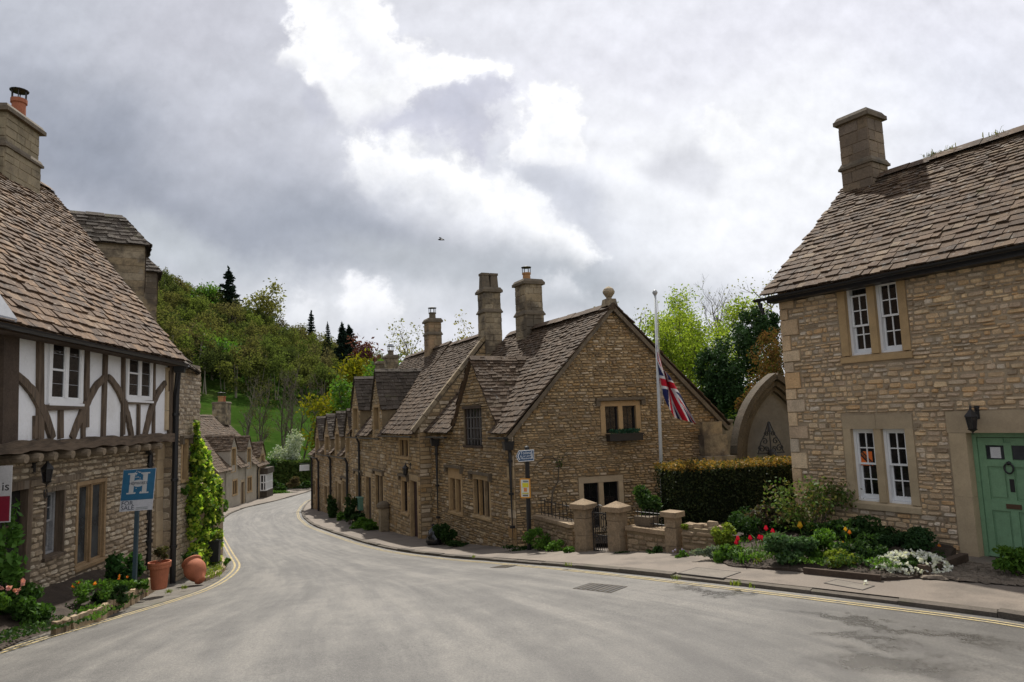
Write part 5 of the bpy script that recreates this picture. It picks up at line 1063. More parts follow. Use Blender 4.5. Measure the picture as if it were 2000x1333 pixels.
mb.poly([F7.pt(0, -2.2, 0), F7.pt(0, -2.2, -.7), F7.pt(0, e7, -.7), F7.pt(0, e7, 0)], [(0, 1, 2, 3)]); SR = Fac(F7.pt(0, 0)[:2], F7.pt(0, 0, -1)[:2]); SR.N3 = -F7.D3; SR.N = SR.N3[:2]; stones(mb, SR, 0, .6, -1.8, e7, [], ch=(.2, .3), sw=(.4, .6), dep=.015, gap=.006); P8 = F7.pt(L7, 0)[:2]; F8 = Fac(P8, P8 + np.array([-.5, .87])); F8.N = np.array([.87, .5]) / math.hypot(.87, .5); F8.N3 = np.array([*F8.N, 0]); wall_sheet(mb, F8, 0, 7, -2.2, e7); stones(mb, F8, 0, 7, -1.8, e7, [], fine=False); mb.build('wall', [surf('grey_lime_mortar', [(.25, .205, .15)], ns=2, namt=.3, bs=60), STONE_L], h7)
mb = MB(); A0 = F7.pt(0, e7 - .10, .20); A1 = F7.pt(F7.par(.20).px(389, 715)[0], e7 - .24, .20); A2 = np.append(F8.pt(7, 0)[:2], e7 - .4); Rg1 = F7.pt(0, e7 + 3.6, -3.3); Rg2 = F7.pt(L7, e7 + 3.5, -3.4); Rg3 = A2 + np.array([-3.2, -1, 3.6])
slates(mb, A0, A1, Rg2, Rg1, first=.3, last=.16, th=.045); slates(mb, A1, A2, Rg3, Rg2, first=.3, last=.16, th=.045); mb.build('roof', SLATE_D, h7)
def bigdormer(Pc, wd, ht, dep, label):
    """cheek-walled dormer with a hipped slate roof; Pc = centre of its front at sill height"""
    d3, n3 = F7.D3, F7.N3; mb = MB(); q = lambda u, z, o: Pc + d3 * u + np.array([0, 0, z]) + n3 * o
    d3, n3 = F8.D3, F8.N3
    for (a, b) in (((-wd / 2, 0), (-wd / 2, -dep)), ((wd / 2, 0), (wd / 2, -dep)), ((-wd / 2, 0), (wd / 2, 0))):
        n = 9
        for k in range(n): z0_, z1_ = -.8 + (ht + .8) * k / n, -.8 + (ht + .8) * (k + 1) / n; A, B = q(a[0], z0_, a[1]), q(b[0], z0_, b[1]); mb.bar((A + B) / 2 * 0 + A + (0, 0, (z1_ - z0_) / 2), B + (0, 0, (z1_ - z0_) / 2), .05 + random.uniform(0, .012), (z1_ - z0_) * .97, (0, 0, 1))
    dd = mb.build('dormer', CHIM, h7); dd['label'] = label; r = MB(); e = .16; top = ht + .95
    f0, f1 = q(-wd / 2 - e, ht - .05, e), q(wd / 2 + e, ht - .05, e); k0, k1 = q(0, top, -wd * .45), q(0, top, -dep - .6)
    slates(r, q(-wd / 2 - e, ht - .05, -dep - .6), f0, k0, k1, first=.2, last=.14, th=.03); slates(r, f1, q(wd / 2 + e, ht - .05, -dep - .6), k1, k0, first=.2, last=.14, th=.03); slates(r, f0, f1, k0 + d3 * .02, k0 - d3 * .02, first=.2, last=.14, th=.03); ridge_row(r, k0, k1, .12); r.build('dormer_roof', SLATE_D, dd)
    w_ = MB(); w_.bar(q(-wd / 2 + .12, -.1, .03), q(wd / 2 - .12, -.1, .03), .05, .1); [w_.bar(q(x, -.1, .03), q(x, ht - .1, .03), .06, .06, n3) for x in (-wd / 2 + .12, 0, wd / 2 - .12)]; w_.bar(q(-wd / 2 + .12, ht - .12, .03), q(wd / 2 - .12, ht - .12, .03), .05, .08); wn = w_.build('dormer_window', OAK_D, dd); p = MB(); p.quads([[q(-wd / 2 + .12, -.1, .045), q(wd / 2 - .12, -.1, .045), q(wd / 2 - .12, ht - .1, .045), q(-wd / 2 + .12, ht - .1, .045)]]); p.build('pane', GLASS, wn)
bigdormer(at(279, 560, 19.8), 1.25, 1.10, 2.3, 'near slated dormer with board cheeks'); bigdormer(at(303, 592, 24.0), 1.3, 1.0, 2.0, 'far slated dormer')
# ------------------------------------------------------------------ cottages at the bend, far left
FA = Fac((-20.3, 46.4), (-21.45, 58.2)); fa = thing('rendered_cottage', 'grey rendered cottage with two small gabled dormers at the bend', 'house', FA.pt(0, -3.3)); a0 = 0; a1 = FA.px(501, 950)[0]; zA = lambda x, y: FA.px(x, y)[1]; eA = zA(470, 906); H = []
for x0, x1, y0, y1 in ((454, 464, 936, 968), (483, 492, 930, 962)): H.append(window(fa, FA, FA.px(x0, 950)[0], FA.px(x1, 950)[0], zA((x0 + x1) / 2, y1), zA((x0 + x1) / 2, y0), 2, 'casement', st=.1, lt=.12, sl=.1, mull=.07, mat=ASH_O, fm=OAK_D, cols=1, rows=1))
H.append(simple_door(fa, FA, FA.px(471, 960)[0], FA.px(477, 960)[0], -3.6, zA(474, 942), OAK_D, smat=ASH)); mb = MB(); half = 3.6; rA = FA.par(-half).px(440, 812)[1]
wall_sheet(mb, FA, a0, a1, -4.6, eA, [(h[0] + .03, h[1] - .03, h[2] + .03, h[3] - .03) for h in H])
for u in (a0, a1): S = Fac(FA.pt(u, 0)[:2], FA.pt(u, 0, -1)[:2]); wall_sheet(mb, S, 0, 2 * half, -4.6, [(0, eA), (half, rA - .1), (2 * half, eA)])
mb.build('wall', RENDER, fa); r = MB(); ov = .25; dz = (rA - eA) / half * ov
slates(r, FA.pt(a0 - .1, eA - dz, ov), FA.pt(a1 + .1, eA - dz, ov), FA.pt(a1 + .1, rA, -half), FA.pt(a0 - .1, rA, -half), first=.26, last=.18, th=.03, sw=(.25, .5), sag=.08, skip=dskip(FA, [(FA.px(x, 900)[0], .85, zA(x, 878), zA(x, yt)) for x, yt in ((456, 850), (486, 852))])); slates(r, FA.pt(a1, eA - dz, -2 * half), FA.pt(a0, eA - dz, -2 * half), FA.pt(a0, rA, -half), FA.pt(a1, rA, -half), first=.4, last=.3, sw=(.5, .8)); ridge_row(r, FA.pt(a0 - .1, rA, -half), FA.pt(a1, rA, -half), .16); rf = r.build('roof', SLATE_G, fa); v = MB()
v.bar(FA.pt(a0 - .02, eA - dz + .06, ov), FA.pt(a0 - .02, rA + .05, -half), .18, .12, (0, 0, 1)); v.build('coping', CHIM, rf)
for x, yt in ((456, 850), (486, 852)): dormer(fa, FA, FA.px(x, 900)[0], 1.7, eA - .55, zA(x, 878), zA(x, yt), 3.0, SLATE_G, (RENDER, RENDER))
for x in (439.5, 478.5): u = FA.px(x, 950)[0]; downpipe(fa, [FA.pt(u, eA - .2, .2), FA.pt(u, eA - .5, .08), FA.pt(u, -3.9, .08)], .05, mat=plain('cream_pipe_paint', (.35, .32, .26)))
uC = FA.par(-half).px(433, 812)[0]; chimney(fa, FA.pt(uC, 0, -half)[:2], 1.4, 1.1, rA - .8, FA.par(-half).px(432, 789)[1], math.atan2(FA.D[1], FA.D[0]), bands=(), pots=[('orange', -.3, 0, .22, .62), ('red', .3, 0, .22, .62)], label='stone chimney with two clay pots')
# lower cottage just beyond, with a bay window
FB = Fac(FA.pt(a1 + .05, 0, -.1)[:2], (FA.pt(a1 + .05, 0, -.1) + np.array([-.12, 1, 0]))[:2]); fb = thing('bay_window_cottage', 'small slated cottage with a white bay window beyond the rendered cottage', 'house', FB.pt(0, -3.6)); b1 = FB.px(520, 950)[0]; eB = FB.px(510, 905)[1]; mb = MB(); wall_sheet(mb, FB, 0, b1, -5, eB); half = 3.2; rB = eB + 3.4
for u in (0, b1): S = Fac(FB.pt(u, 0)[:2], FB.pt(u, 0, -1)[:2]); wall_sheet(mb, S, 0, 2 * half, -5, [(0, eB), (half, rB - .1), (2 * half, eB)])
mb.build('wall', surf('tan_stone_wall', [(.27, .21, .135)], ns=1.5, namt=.35, fine=6, famt=.4, bs=8, bd=.05), fb); r = MB(); slates(r, FB.pt(-.1, eB - .2, .25), FB.pt(b1 + .15, eB - .2, .25), FB.pt(b1 + .15, rB, -half), FB.pt(-.1, rB, -half), first=.26, last=.18, sw=(.25, .5)); slates(r, FB.pt(b1, eB - .2, -2 * half), FB.pt(0, eB - .2, -2 * half), FB.pt(0, rB, -half), FB.pt(b1, rB, -half), first=.4, last=.3, sw=(.5, .8)); r.build('roof', SLATE_G, fb)
dormer(fb, FB, b1 * .62, 2.0, eB - .5, eB + .6, eB + 1.75, 2.5, SLATE_G, (ASH, ASH)); um = FB.px(512, 950)[0]; zb0, zb1 = FB.px(514, 957)[1], FB.px(514, 925)[1]
mb = MB(); FB.box(mb, um - .7, um + 1.6, -4.5, zb0, -.1, .55); FB.box(mb, um - .75, um + 1.65, zb1, zb1 + .5, -.1, .62); bw = mb.build('bay_window', SLATE_D, fb); mb = MB()
for k in range(6): x = um - .65 + k * .44; FB.box(mb, x - .05, x + .05, zb0, zb1, .42, .52)
for o in (0, .25): FB.box(mb, um - .72, um - .64, zb0, zb1, o, o + .08)
for z in (zb0 + .05, (zb0 + zb1) / 2, zb1 - .06): FB.box(mb, um - .7, um + 1.6, z - .045, z + .045, .41, .515); FB.box(mb, um - .715, um - .645, z - .045, z + .045, .0, .5)
mb.build('sash', WHITE_P, bw); mb = MB(); FB.box(mb, um - .66, um + 1.55, zb0, zb1, -.05, .44); mb.build('pane', GLASS, bw); u = .35; downpipe(fb, [FB.pt(u, eB - .2, .2), FB.pt(u, eB - .5, .08), FB.pt(u, -4.2, .08)], .05)
# stone lean-to in front of the rendered cottage and a taller house side by it
FC = Fac((-18.9, 38.2), (-20.2, 46.3)); fc = thing('stone_outhouse', 'low stone outhouse with a lean to slate roof before the rendered cottage', 'outhouse', FC.pt(0, -2.8)); eC = FC.px(430, 925)[1]; LC = FC.L - .1; mb = MB(); wall_sheet(mb, FC, 0, LC, -4, eC); stones(mb, FC, 0, LC, -3.4, eC, fine=False, dep=.05, ch=(.14, .25), sw=(.25, .6))
S = Fac(FC.pt(0, 0)[:2], FC.pt(0, 0, -1)[:2]); wall_sheet(mb, S, 0, 4, -4, [(0, eC), (4, eC + 3.0)]); mb.build('wall', [MORT_L, STONE_L], fc); r = MB(); slates(r, FC.pt(-.1, eC - .2, .35), FC.pt(LC, eC - .2, .35), FC.pt(LC, eC + 3.0, -4), FC.pt(-.1, eC + 3.0, -4), first=.32, last=.2, sw=(.3, .6), th=.04); r.build('roof', SLATE_R, fc)
for k in range(4): u = LC * (.12 + .25 * k); mb = MB(); FC.box(mb, u - .07, u + .07, -3.9, eC - .1, .02, .14); mb.build('post', ASH, fc)
FD = Fac((-14.6, 29.5), (-17.2, 37.8)); fd = thing('stone_cottage', 'dark stone cottage mostly hidden behind the ivy with only its slate roof edge showing', 'house', FD.pt(0, -2)); eD = FD.px(402, 905)[1] if False else 1.2; FDo = FD.par(-2.2); mb = MB(); wall_sheet(mb, FDo, 0, FD.L, -4, eD); S = Fac(FDo.pt(FD.L, 0)[:2], FDo.pt(FD.L, 0, -1)[:2]); wall_sheet(mb, S, 0, 6, -4, [(0, eD), (3, eD + 2.6), (6, eD)]); mb.build('wall', MORT_L, fd); r = MB(); slates(r, FDo.pt(0, eD - .2, .25), FDo.pt(FD.L, eD - .2, .25), FDo.pt(FD.L, eD + 2.6, -3), FDo.pt(0, eD + 2.6, -3), first=.3, last=.2, sw=(.3, .5)); r.build('roof', SLATE_G, fd)
# ================================================================== GARDEN WALL, GATE, HEDGE, FLAGPOLE, SIGNS
W1f = Fac((.30, 16.55), (1.28, 14.45)); W2f = Fac((1.42, 14.18), (3.36, 12.25))
def garden_wall(name, label, F, u0, u1, zb, zt, th=.3, cop=True, dry=False):
    t = thing(name, label, 'wall', F.pt(u0, zb)); mb = MB(); F.box(mb, u0, u1, zb - .5, zt, -th, 0); stones(mb, F, u0, u1, zb - .1, zt, ch=(.06, .11) if not dry else (.05, .10), sw=(.1, .26) if not dry else (.16, .4), dep=.03 if not dry else .05, gap=.010)
    for u in (u1, u0):
        S = Fac(F.pt(u, 0)[:2], F.pt(u, 0, -1)[:2]); S.N3 = F.D3 * (1 if u == u1 else -1); S.N = S.N3[:2]; stones(mb, S, 0, th, zb - .1, zt, ch=(.06, .11), sw=(.1, .2), dep=.03)
    if dry: stones(mb, F.par(-th), u0, u1, zb - .1, zt, dep=-.03, fine=False)
    mb.build('stonework', [MORT_G, DRY], t)
    if cop:
        c = MB(); u = u0
        while u < u1 - .02: L = min(random.uniform(.4, .7), u1 - u); F.box(c, u + .004, u + L - .004, zt, zt + .075, -th - .04, .05, 0, .008); u += L
        c.build('coping', DRY, t)
    return t
PIER = surf('weathered_pier_stone', [(.23, .17, .105), (.27, .20, .125)], ns=3, namt=.45, fine=26, famt=.4, stain=[(3, .48, .66, .7, (.085, .068, .045)), (9, .58, .7, .5, (.33, .28, .21))], bs=30, bd=.015)
def pier(label, c, w_, zb, zt, ang, cap='pyramid'):
    t = thing('gate_pier' if cap == 'pyramid' else 'wall_pier', label, 'pier', (c[0], c[1], zb)); mb = MB(); z = zb - .3
    while z < zt: h = min(random.uniform(.25, .4), zt - z); h = h if h > .06 else .06; mb.box((c[0], c[1], z + h / 2), (w_ + random.uniform(-.006, .006), w_, h - .006), 0, ang, 1, .004); z += h
    mb.build('shaft', PIER, t); k = MB()
    if cap == 'pyramid': k.box((c[0], c[1], zt + .05), (w_ + .12, w_ + .12, .09), 0, ang); k.box((c[0], c[1], zt + .149), (w_ + .11, w_ + .11, .10), 0, ang, .04)
    else: k.box((c[0], c[1], zt + .045), (w_ + .09, w_ + .10, .09), 0, ang, 1, .008)
    k.build('cap', DRY, t); return t
def railing(label, F, u0, u1, z0, z1, o=-.14, n=10, mat=None):
    t = thing('iron_railing', label, 'railing', F.pt(u0, z0, o)); mb = MB(); mb.tube([F.pt(u0, z1, o), F.pt(u1, z1, o)], .010, 5); mb.tube([F.pt(u0, z0 + .06, o), F.pt(u1, z0 + .06, o)], .010, 5); mb.build('rail', IRON, t); b = MB()
    for k in range(n): u = u0 + (u1 - u0) * (k + .5) / n; b.tube([F.pt(u, z0, o), F.pt(u, z1 + .06, o)], .0085, 5)
    b.build('bars', IRON, t); return t
a2 = math.atan2(W2f.D[1], W2f.D[0])
zt1 = W1f.px(1080, 1022)[1]; u0 = W1f.px(1042, 1000)[0]; u1 = W1f.px(1112, 1000)[0]
garden_wall('garden_wall', 'low stone garden wall between the signpost and the left gate pier', W1f, u0, u1 + .1, -.85, zt1); railing('black iron railing on the wall left of the gate', W1f, u0 + .05, u1 - .1, zt1 + .075, W1f.px(1080, 986)[1], n=9)
def atpier(px, Y): P = at(px, 900, Y); return P[:2]
c1 = atpier(1135, 14.35); c2 = atpier(1199, 13.75); c3 = atpier(1307, 12.8)
zp = lambda py, px, Y: at(px, py, Y)[2]
pier('left stone gate pier with a pyramid cap', c1, .29, -.75, zp(994, 1135, 14.3), a2); pier('right stone gate pier with a pyramid cap', c2, .29, -.65, zp(1000, 1199, 13.7), a2); pier('square wall pier with a flat cap between gate and dry stone wall', c3, .23, -.45, zp(1010, 1307, 12.75), a2, 'flat')
W3 = Fac(c2 + np.array([.14, -.16]), c3 + np.array([-.06, .0])); L3 = W3.L; zt3 = W3.px(1250, 1035)[1]
garden_wall('garden_wall', 'rubble garden wall between right gate pier and flat capped pier', W3, .02, L3 - .08, -.7, zt3 - .03); railing('black iron railing on the wall right of the gate', W3, .15, L3 - .15, zt3 + .05, W3.px(1250, 1003)[1], n=8)
W4 = Fac(c3 + np.array([.10, -.22]), c3 + np.array([.70, -.86])); zt4 = W4.px(1350, 1032)[1]
dw_ = garden_wall('dry_stone_wall', 'end block of dry stone wall with loose stones on top', W4, .0, W4.px(1397, 1050)[0], -.3, zt4, .42, cop=False, dry=True)
mb = MB()
for k in range(5): mb.box(W4.pt(.12 + .16 * k, zt4 + .03, -.12 - .06 * (k % 3)), (.19, .24, .06), 0, a2 + random.uniform(-.3, .3), .9, .012)
mb.box(W4.pt(.55, zt4 + .09, -.15), (.2, .18, .07), 0, a2 + .4, .8, .012); mb.build('top_stones', DRY, dw_)
GTM = Fac(c1 + np.array([.12, -.14]), c2 + np.array([-.12, .12])); gt = thing('garden_gate', 'black wrought iron gate with scrolled top between the two pyramid capped piers', 'gate', GTM.pt(.05, -.6)); mb = MB(); L = GTM.L; z0, z1 = GTM.px(1160, 1080)[1], GTM.px(1160, 1000)[1]; u0, u1 = .06, L - .06
for u in (u0, u1): GTM.box(mb, u - .012, u + .012, z0, z1, -.012, .012)
for z in (z0 + .06, (z0 + z1) * .5 - .05, z1 - .02): GTM.box(mb, u0, u1, z - .012, z + .012, -.010, .010)
mb.build('frame', IRON, gt); mb = MB()
for k in range(1, 7): u = u0 + (u1 - u0) * k / 7; mb.tube([GTM.pt(u, z0, 0), GTM.pt(u, z1 + .10 * math.sin(math.pi * k / 7), 0)], .008, 5)
mb.build('bars', IRON, gt); mb = MB(); um = (u0 + u1) / 2
def scroll(F, u, z, r, turns, sgn, o=0., th=.009, up=1):
    a = np.linspace(0, turns * 6.283, int(18 * turns)); rr = r * (1 - a / a[-1] * .85); return [F.pt(u + sgn * q * math.cos(b), z + up * q * math.sin(b), o) for q, b in zip(rr, a)]
mb.tube([GTM.pt(u0 + (u1 - u0) * k / 14, z1 + .14 * math.sin(math.pi * k / 14), 0) for k in range(15)], .012, 5)
for s_ in (-1, 1):
    for dz_ in (.0, -.22, -.42): mb.tube(scroll(GTM, um + s_ * .09, z1 - .1 + dz_, .07, 1.4, s_), .008, 4)
mb.build('scrollwork', IRON, gt)
ARCH = surf('old_arch_stone', [(0.098, 0.075, 0.049), (0.083, 0.064, 0.041)], ns=2.5, namt=.45, fine=22, famt=.4, stain=[(2, .5, .7, .6, (.08, .065, .045))], bs=25, bd=.03)
# gothic blind arch with a wrought iron ornament, seen over the hedge
AR = Fac((6.2, 19.2), (9.2, 20.0)); ar = thing('gothic_arch', 'pointed stone arch set in a rendered wall behind the hedge', 'arch', AR.pt(1.2, -.2)); ul = AR.px(1430, 880)[0]; ua_, za_ = AR.px(1503, 735); ur = 2 * ua_ - ul; zs = AR.px(1430, 900)[1]
def arc(off):
    w0 = ua_ - ul; h0 = za_ - zs; R0 = (w0 * w0 + h0 * h0) / (2 * w0); R1, w1 = R0 - off, w0 - off; th = math.acos((R1 - w1) / R1)
    return [(ul + off + R1 * (1 - math.cos(th * k / 14)), zs + R1 * math.sin(th * k / 14)) for k in range(15)]
for off, wd, dp, nm in ((.0, .16, .34, 'outer_moulding'), (.17, .13, .24, 'middle_moulding'), (.31, .10, .15, 'inner_moulding')):
    mb = MB(); pts = arc(off); pts = [(pts[0][0], -.8)] + pts; right = [(2 * ua_ - u, z) for u, z in pts[::-1]]
    for half_ in (pts, right): P = np.array([AR.pt(u, z, 0) for u, z in half_]); mb.ribbon(P, wd, AR.N3, dp)
    mb.build(nm, ARCH, ar)
mb = MB(); pts = arc(.30); poly = [AR.pt(pts[0][0], -1)] + [AR.pt(u, z, .02) for u, z in pts] + [AR.pt(2 * ua_ - u, z, .02) for u, z in pts[::-1][1:]] + [AR.pt(2 * ua_ - pts[0][0], -1)]; mb.prism(poly, -AR.N3 * .1); mb.build('infill', surf('grey_arch_render', [(.16, .14, .115)], ns=1.2, namt=.4, fine=12, famt=.2, stain=[(1.5, .5, .7, .5, (.12, .105, .08))]), ar)
orn = thing('iron_ornament', 'black wrought iron scroll ornament standing before the gothic arch', 'ornament', AR.pt(*AR.px(1505, 893), .4)); A4 = AR.par(.4); uo, zo = A4.px(1506, 885); mb = MB(); zt_ = A4.px(1500, 830)[1]; mb.tube([A4.pt(uo, zo - .6), A4.pt(uo, zt_)], .018, 5); A4.box(mb, uo - .42, uo + .42, zo - .02, zo + .02, -.02, .02); mb.tube([A4.pt(uo, zt_ - .2), A4.pt(uo, zt_ - .05), A4.pt(uo, zt_ + .1)], [.06, .04, .004], 6); mb.build('frame', IRON, orn); mb = MB()
for s_ in (-1, 1):
    for du_, dz_, r in ((.28, .12, .11), (.17, .32, .10), (.10, .52, .07), (.12, .1, .08)): mb.tube(scroll(A4, uo + s_ * du_, zo + dz_, r, 1.4, s_), .017, 4)
    mb.tube([A4.pt(uo + s_ * q, zo + z) for q, z in ((.4, 0), (.3, .3), (.16, .5), (.02, .85))], .016, 4)
mb.build('scrollwork', IRON, orn); mb = MB(); mb.lathe(A4.pt(uo, zo - .1, .05), [(.02, -.1), (.11, -.06), (.13, .05), (.11, .14), (.03, .2)], 12); mb.build('boss', IRON, orn)
pl = thing('grey_post', 'plain grey post between the gabled cottage and the gothic arch', 'post', at(1425, 900, 20.5)); mb = MB(); P = at(1424, 880, 20.5); mb.box(P + (0, 0, -.1), (.26, .2, 1.9), 0, .2, 1, .01); mb.box(P + (0, 0, .87), (.30, .24, .06), 0, .2); mb.build('shaft', CHIM, pl)
# clipped hedge with fresh copper tips on top
HL = leafmat('dark_hedge_leaf', [(.018, .028, .010), (.03, .045, .014), (.045, .05, .018), (.025, .035, .012)], .2); HT = leafmat('copper_hedge_tips', [(.28, .15, .035), (.34, .20, .05), (.20, .13, .035), (.09, .085, .025), (.06, .07, .02)], .35)
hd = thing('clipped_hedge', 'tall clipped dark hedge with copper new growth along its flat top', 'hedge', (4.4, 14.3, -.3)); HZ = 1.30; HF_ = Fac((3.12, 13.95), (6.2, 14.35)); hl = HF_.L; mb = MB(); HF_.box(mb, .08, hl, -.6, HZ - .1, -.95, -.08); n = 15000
fc_ = rng.random(n); U = rng.uniform(0, hl, n); Zz = rng.uniform(-.5, HZ, n); O = rng.uniform(-.10, .03, n) + .04 * np.sin(U * 5) * np.sin(Zz * 4); tp_ = fc_ > .70; O[tp_] = rng.uniform(-1., .02, tp_.sum()); Zz[tp_] = HZ + rng.uniform(-.08, .03, tp_.sum()) + .025 * np.sin(U[tp_] * 3.1); ls = fc_ < .12; U[ls] = rng.uniform(-.06, .06, ls.sum()); O[ls] = rng.uniform(-1, 0, ls.sum())
C = np.array([HF_.pt(u, z, o) for u, z, o in zip(U, Zz, O)]); up_ = Zz > HZ - .06
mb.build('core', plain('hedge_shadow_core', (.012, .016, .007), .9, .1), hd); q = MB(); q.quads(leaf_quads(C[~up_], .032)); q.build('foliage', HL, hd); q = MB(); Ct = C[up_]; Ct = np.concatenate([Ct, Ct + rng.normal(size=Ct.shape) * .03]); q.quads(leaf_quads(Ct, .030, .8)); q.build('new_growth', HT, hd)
# flagpole and flag
fb_ = at(1291, 900, 15.6); ft_ = at(1279.5, 578, 15.6); fpz = float(gz(fb_[0], 15.6)); base = fb_ + (fb_ - ft_) * ((fb_[2] - fpz) / (ft_[2] - fb_[2]))
fp = thing('flagpole', 'tall slim white flagpole in front of the big gable', 'flagpole', base); mb = MB(); mb.tube([base, base + (ft_ - base) * .55, ft_], [.044, .038, .028], 10); mb.build('pole', plain('pale_grey_pole_paint', (.50, .52, .52), .4), fp, smooth=True); mb = MB(); mb.lathe(ft_, [(.025, 0), (.035, .02), (.06, .06), (.062, .08), (.045, .12), (.01, .14)], 12); mb.build('ball_finial', plain('grey_finial', (.35, .36, .36), .4), fp, smooth=True); mb = MB(); mb.tube([ft_ + (.04, -.05, -.12), at(1292, 790, 15.55), at(1296, 792, 15.5), at(1292, 752, 15.5)], .006, 4); mb.build('halyard', plain('cream_rope', (.5, .46, .38), .8), fp)
fl = thing('union_flag', 'union flag hanging limp and twisted from the flagpole', 'flag', at(1284, 700, 15.5)); mb = MB(); NF, NH = 90, 54
cl = np.array([at(x, y, 15.53) for x, y in ((1285, 690), (1292, 716), (1306, 752), (1320, 785), (1338, 822))]); tt = np.linspace(0, 1, len(cl))
def flagpt(f, h):
    c = np.array([np.interp(f, tt, cl[:, i]) for i in range(3)]); ax = np.array([.9, 0, .28]) * (.0 + .50 * min(1, f * 1.6)) + np.array([.02, 0, .62]) * (1 - min(1, f * 1.9)) ** 1.3
    ph = 2.2 * h * math.pi * 1.6 + f * 5; amp = .11 * min(1, f * 3)
    return c + ax * (.5 - h) * (1.05 + .12 * math.sin(f * 9)) * np.array([-1, 1, 1]) * (1 if f > .0 else 1) + np.array([.02 * math.sin(ph + 1), amp * math.sin(ph), .0])
def ujack(x, y):           # x 0..2, y 0..1 -> 0 blue 1 white 2 red
    X, Yq = x - 1, y - .5
    if abs(X) < .1 or abs(Yq) < .1: return 2
    if abs(X) < .1667 or abs(Yq) < .1667: return 1
    s_ = 1 if X * Yq > 0 else -1; d = (Yq * 2 - s_ * X) / math.sqrt(5); dd = d * (1 if X > 0 else -1) * (s_ if False else 1)
    if abs(d) < .1:
        if 0 < dd * s_ < .0667 if False else (abs(d) < .0667 and ((d > 0) == (X < 0))): return 2
        return 1
    return 0
G = np.array([[flagpt(i / NF, j / NH) for j in range(NH + 1)] for i in range(NF + 1)]); V = G.reshape(-1, 3); Fs = []; Mi = []
for i in range(NF):
    for j in range(NH): Fs.append((i * (NH + 1) + j, (i + 1) * (NH + 1) + j, (i + 1) * (NH + 1) + j + 1, i * (NH + 1) + j + 1)); Mi.append(ujack(2 * (i + .5) / NF, (j + .5) / NH))
mb.v.append(V); mb.f = Fs; mb.mi = Mi; mb.k = len(V); mb.build('cloth', [plain('flag_blue', (.015, .02, .09), .8, .2), plain('flag_white', (.62, .61, .62), .8, .2), plain('flag_red', (.48, .012, .03), .8, .2)], fl, smooth=True)
# signpost with footpath finger and yellow notice
SPg = ground(1033, 1078); sY = 16.0; sb = at(1034, 1074, sY); stp = at(1029, 876, sY)
t = thing('signpost', 'black signpost at the corner of the gabled cottage', 'signpost', sb); mb = MB(); mb.tube([sb - (0, 0, .2), stp], .052, 8); mb.lathe(stp, [(.055, 0), (.06, .03), (.02, .06)], 8); mb.build('post', BLACK_P, t); mb = MB()
for y in (884, 940, 966): P = at(1030, y, sY); mb.lathe(P, [(.062, -.02), (.062, .02)], 8)
mb.build('clamp', IRON, t)
fs = thing('finger_sign', 'blue footpath finger sign with white arrow and walker pointing left', 'sign', at(1025, 890, sY - .1)); mb = MB(); X3 = (at(1043, 889.5, sY - .09) - at(1008, 892, sY - .09)); Wd = np.linalg.norm(X3); X3 = X3 / Wd; Z3 = at(1028, 879, sY - .09) - at(1028, 901, sY - .09); Hd = np.linalg.norm(Z3); Z3 = Z3 / Hd; o_ = at(1025.5, 890.5, sY - .09); nn = np.cross(X3, Z3)
def sp_(a, b, c=0.): return o_ + X3 * a * Wd / 2 + Z3 * b * Hd / 2 + nn * c
shape = [(-1, 0), (-.72, -1), (.95, -1), (1, -.9), (1, .9), (.95, 1), (-.72, 1)]
mb.prism([sp_(a, b) for a, b in shape], nn * .02); mb.build('border', plain('sign_white', (.68, .70, .70), .5), fs); mb = MB(); mb.prism([sp_(a * .95, b * .86, .021) for a, b in shape], nn * .002); BLUE = plain('sign_blue', (.018, .065, .15), .5); mb.build('panel', BLUE, fs); WH = plain('sign_lettering_white', (.7, .72, .72), .5)
mb = MB(); mb.prism([sp_(a, b, .024) for a, b in ((-.84, 0), (-.66, -.66), (-.56, -.66), (-.73, 0), (-.56, .66), (-.66, .66))], nn * .002); mb.build('arrow', WH, fs); lettering('Toilets', sp_(.08, .28, .0245), X3, Z3, Hd * .36, fs, WH, 'CENTER'); lettering('& car park', sp_(.08, -.18, .0245), X3, Z3, Hd * .24, fs, WH, 'CENTER'); lettering('Museum', sp_(.08, -.62, .0245), X3, Z3, Hd * .27, fs, WH, 'CENTER')
mb = MB(); hx, hz = .78, .0; mb.prism([sp_(hx - .035 + .05 * math.cos(a), .60 + .16 * math.sin(a), .0245) for a in np.linspace(0, 6.283, 9)[:-1]], nn * .001); mb.bar(sp_(hx - .03, .4, .025), sp_(hx, -.1, .025), .03, .002, nn); mb.bar(sp_(hx, -.05, .025), sp_(hx - .1, -.6, .025), .018, .002, nn); mb.bar(sp_(hx, -.05, .025), sp_(hx + .1, -.6, .025), .018, .002, nn); mb.bar(sp_(hx - .03, .35, .025), sp_(hx + .09, .0, .025), .014, .002, nn); mb.bar(sp_(hx - .03, .35, .025), sp_(hx - .12, .0, .025), .014, .002, nn); mb.build('walking_figure', WH, fs)
ns = thing('notice_board', 'small yellow framed notice on the black signpost', 'sign', at(1026, 954, sY - .1)); o_ = at(1026, 954, sY - .10); X3 = at(1036, 954, sY) - at(1016, 954, sY); Wd = np.linalg.norm(X3); X3 /= Wd; Z3 = np.array([0, 0, 1.]); Hd = abs((at(1026, 935, sY) - at(1026, 973, sY))[2]); nn = np.cross(X3, Z3)
def nb_(name, a0, a1, b0, b1, off, col): m = MB(); m.prism([sp_(a, b, off) for a, b in ((a0, b0), (a1, b0), (a1, b1), (a0, b1))], nn * .004); return m.build(name, plain(name + '_paint', col, .5), ns)
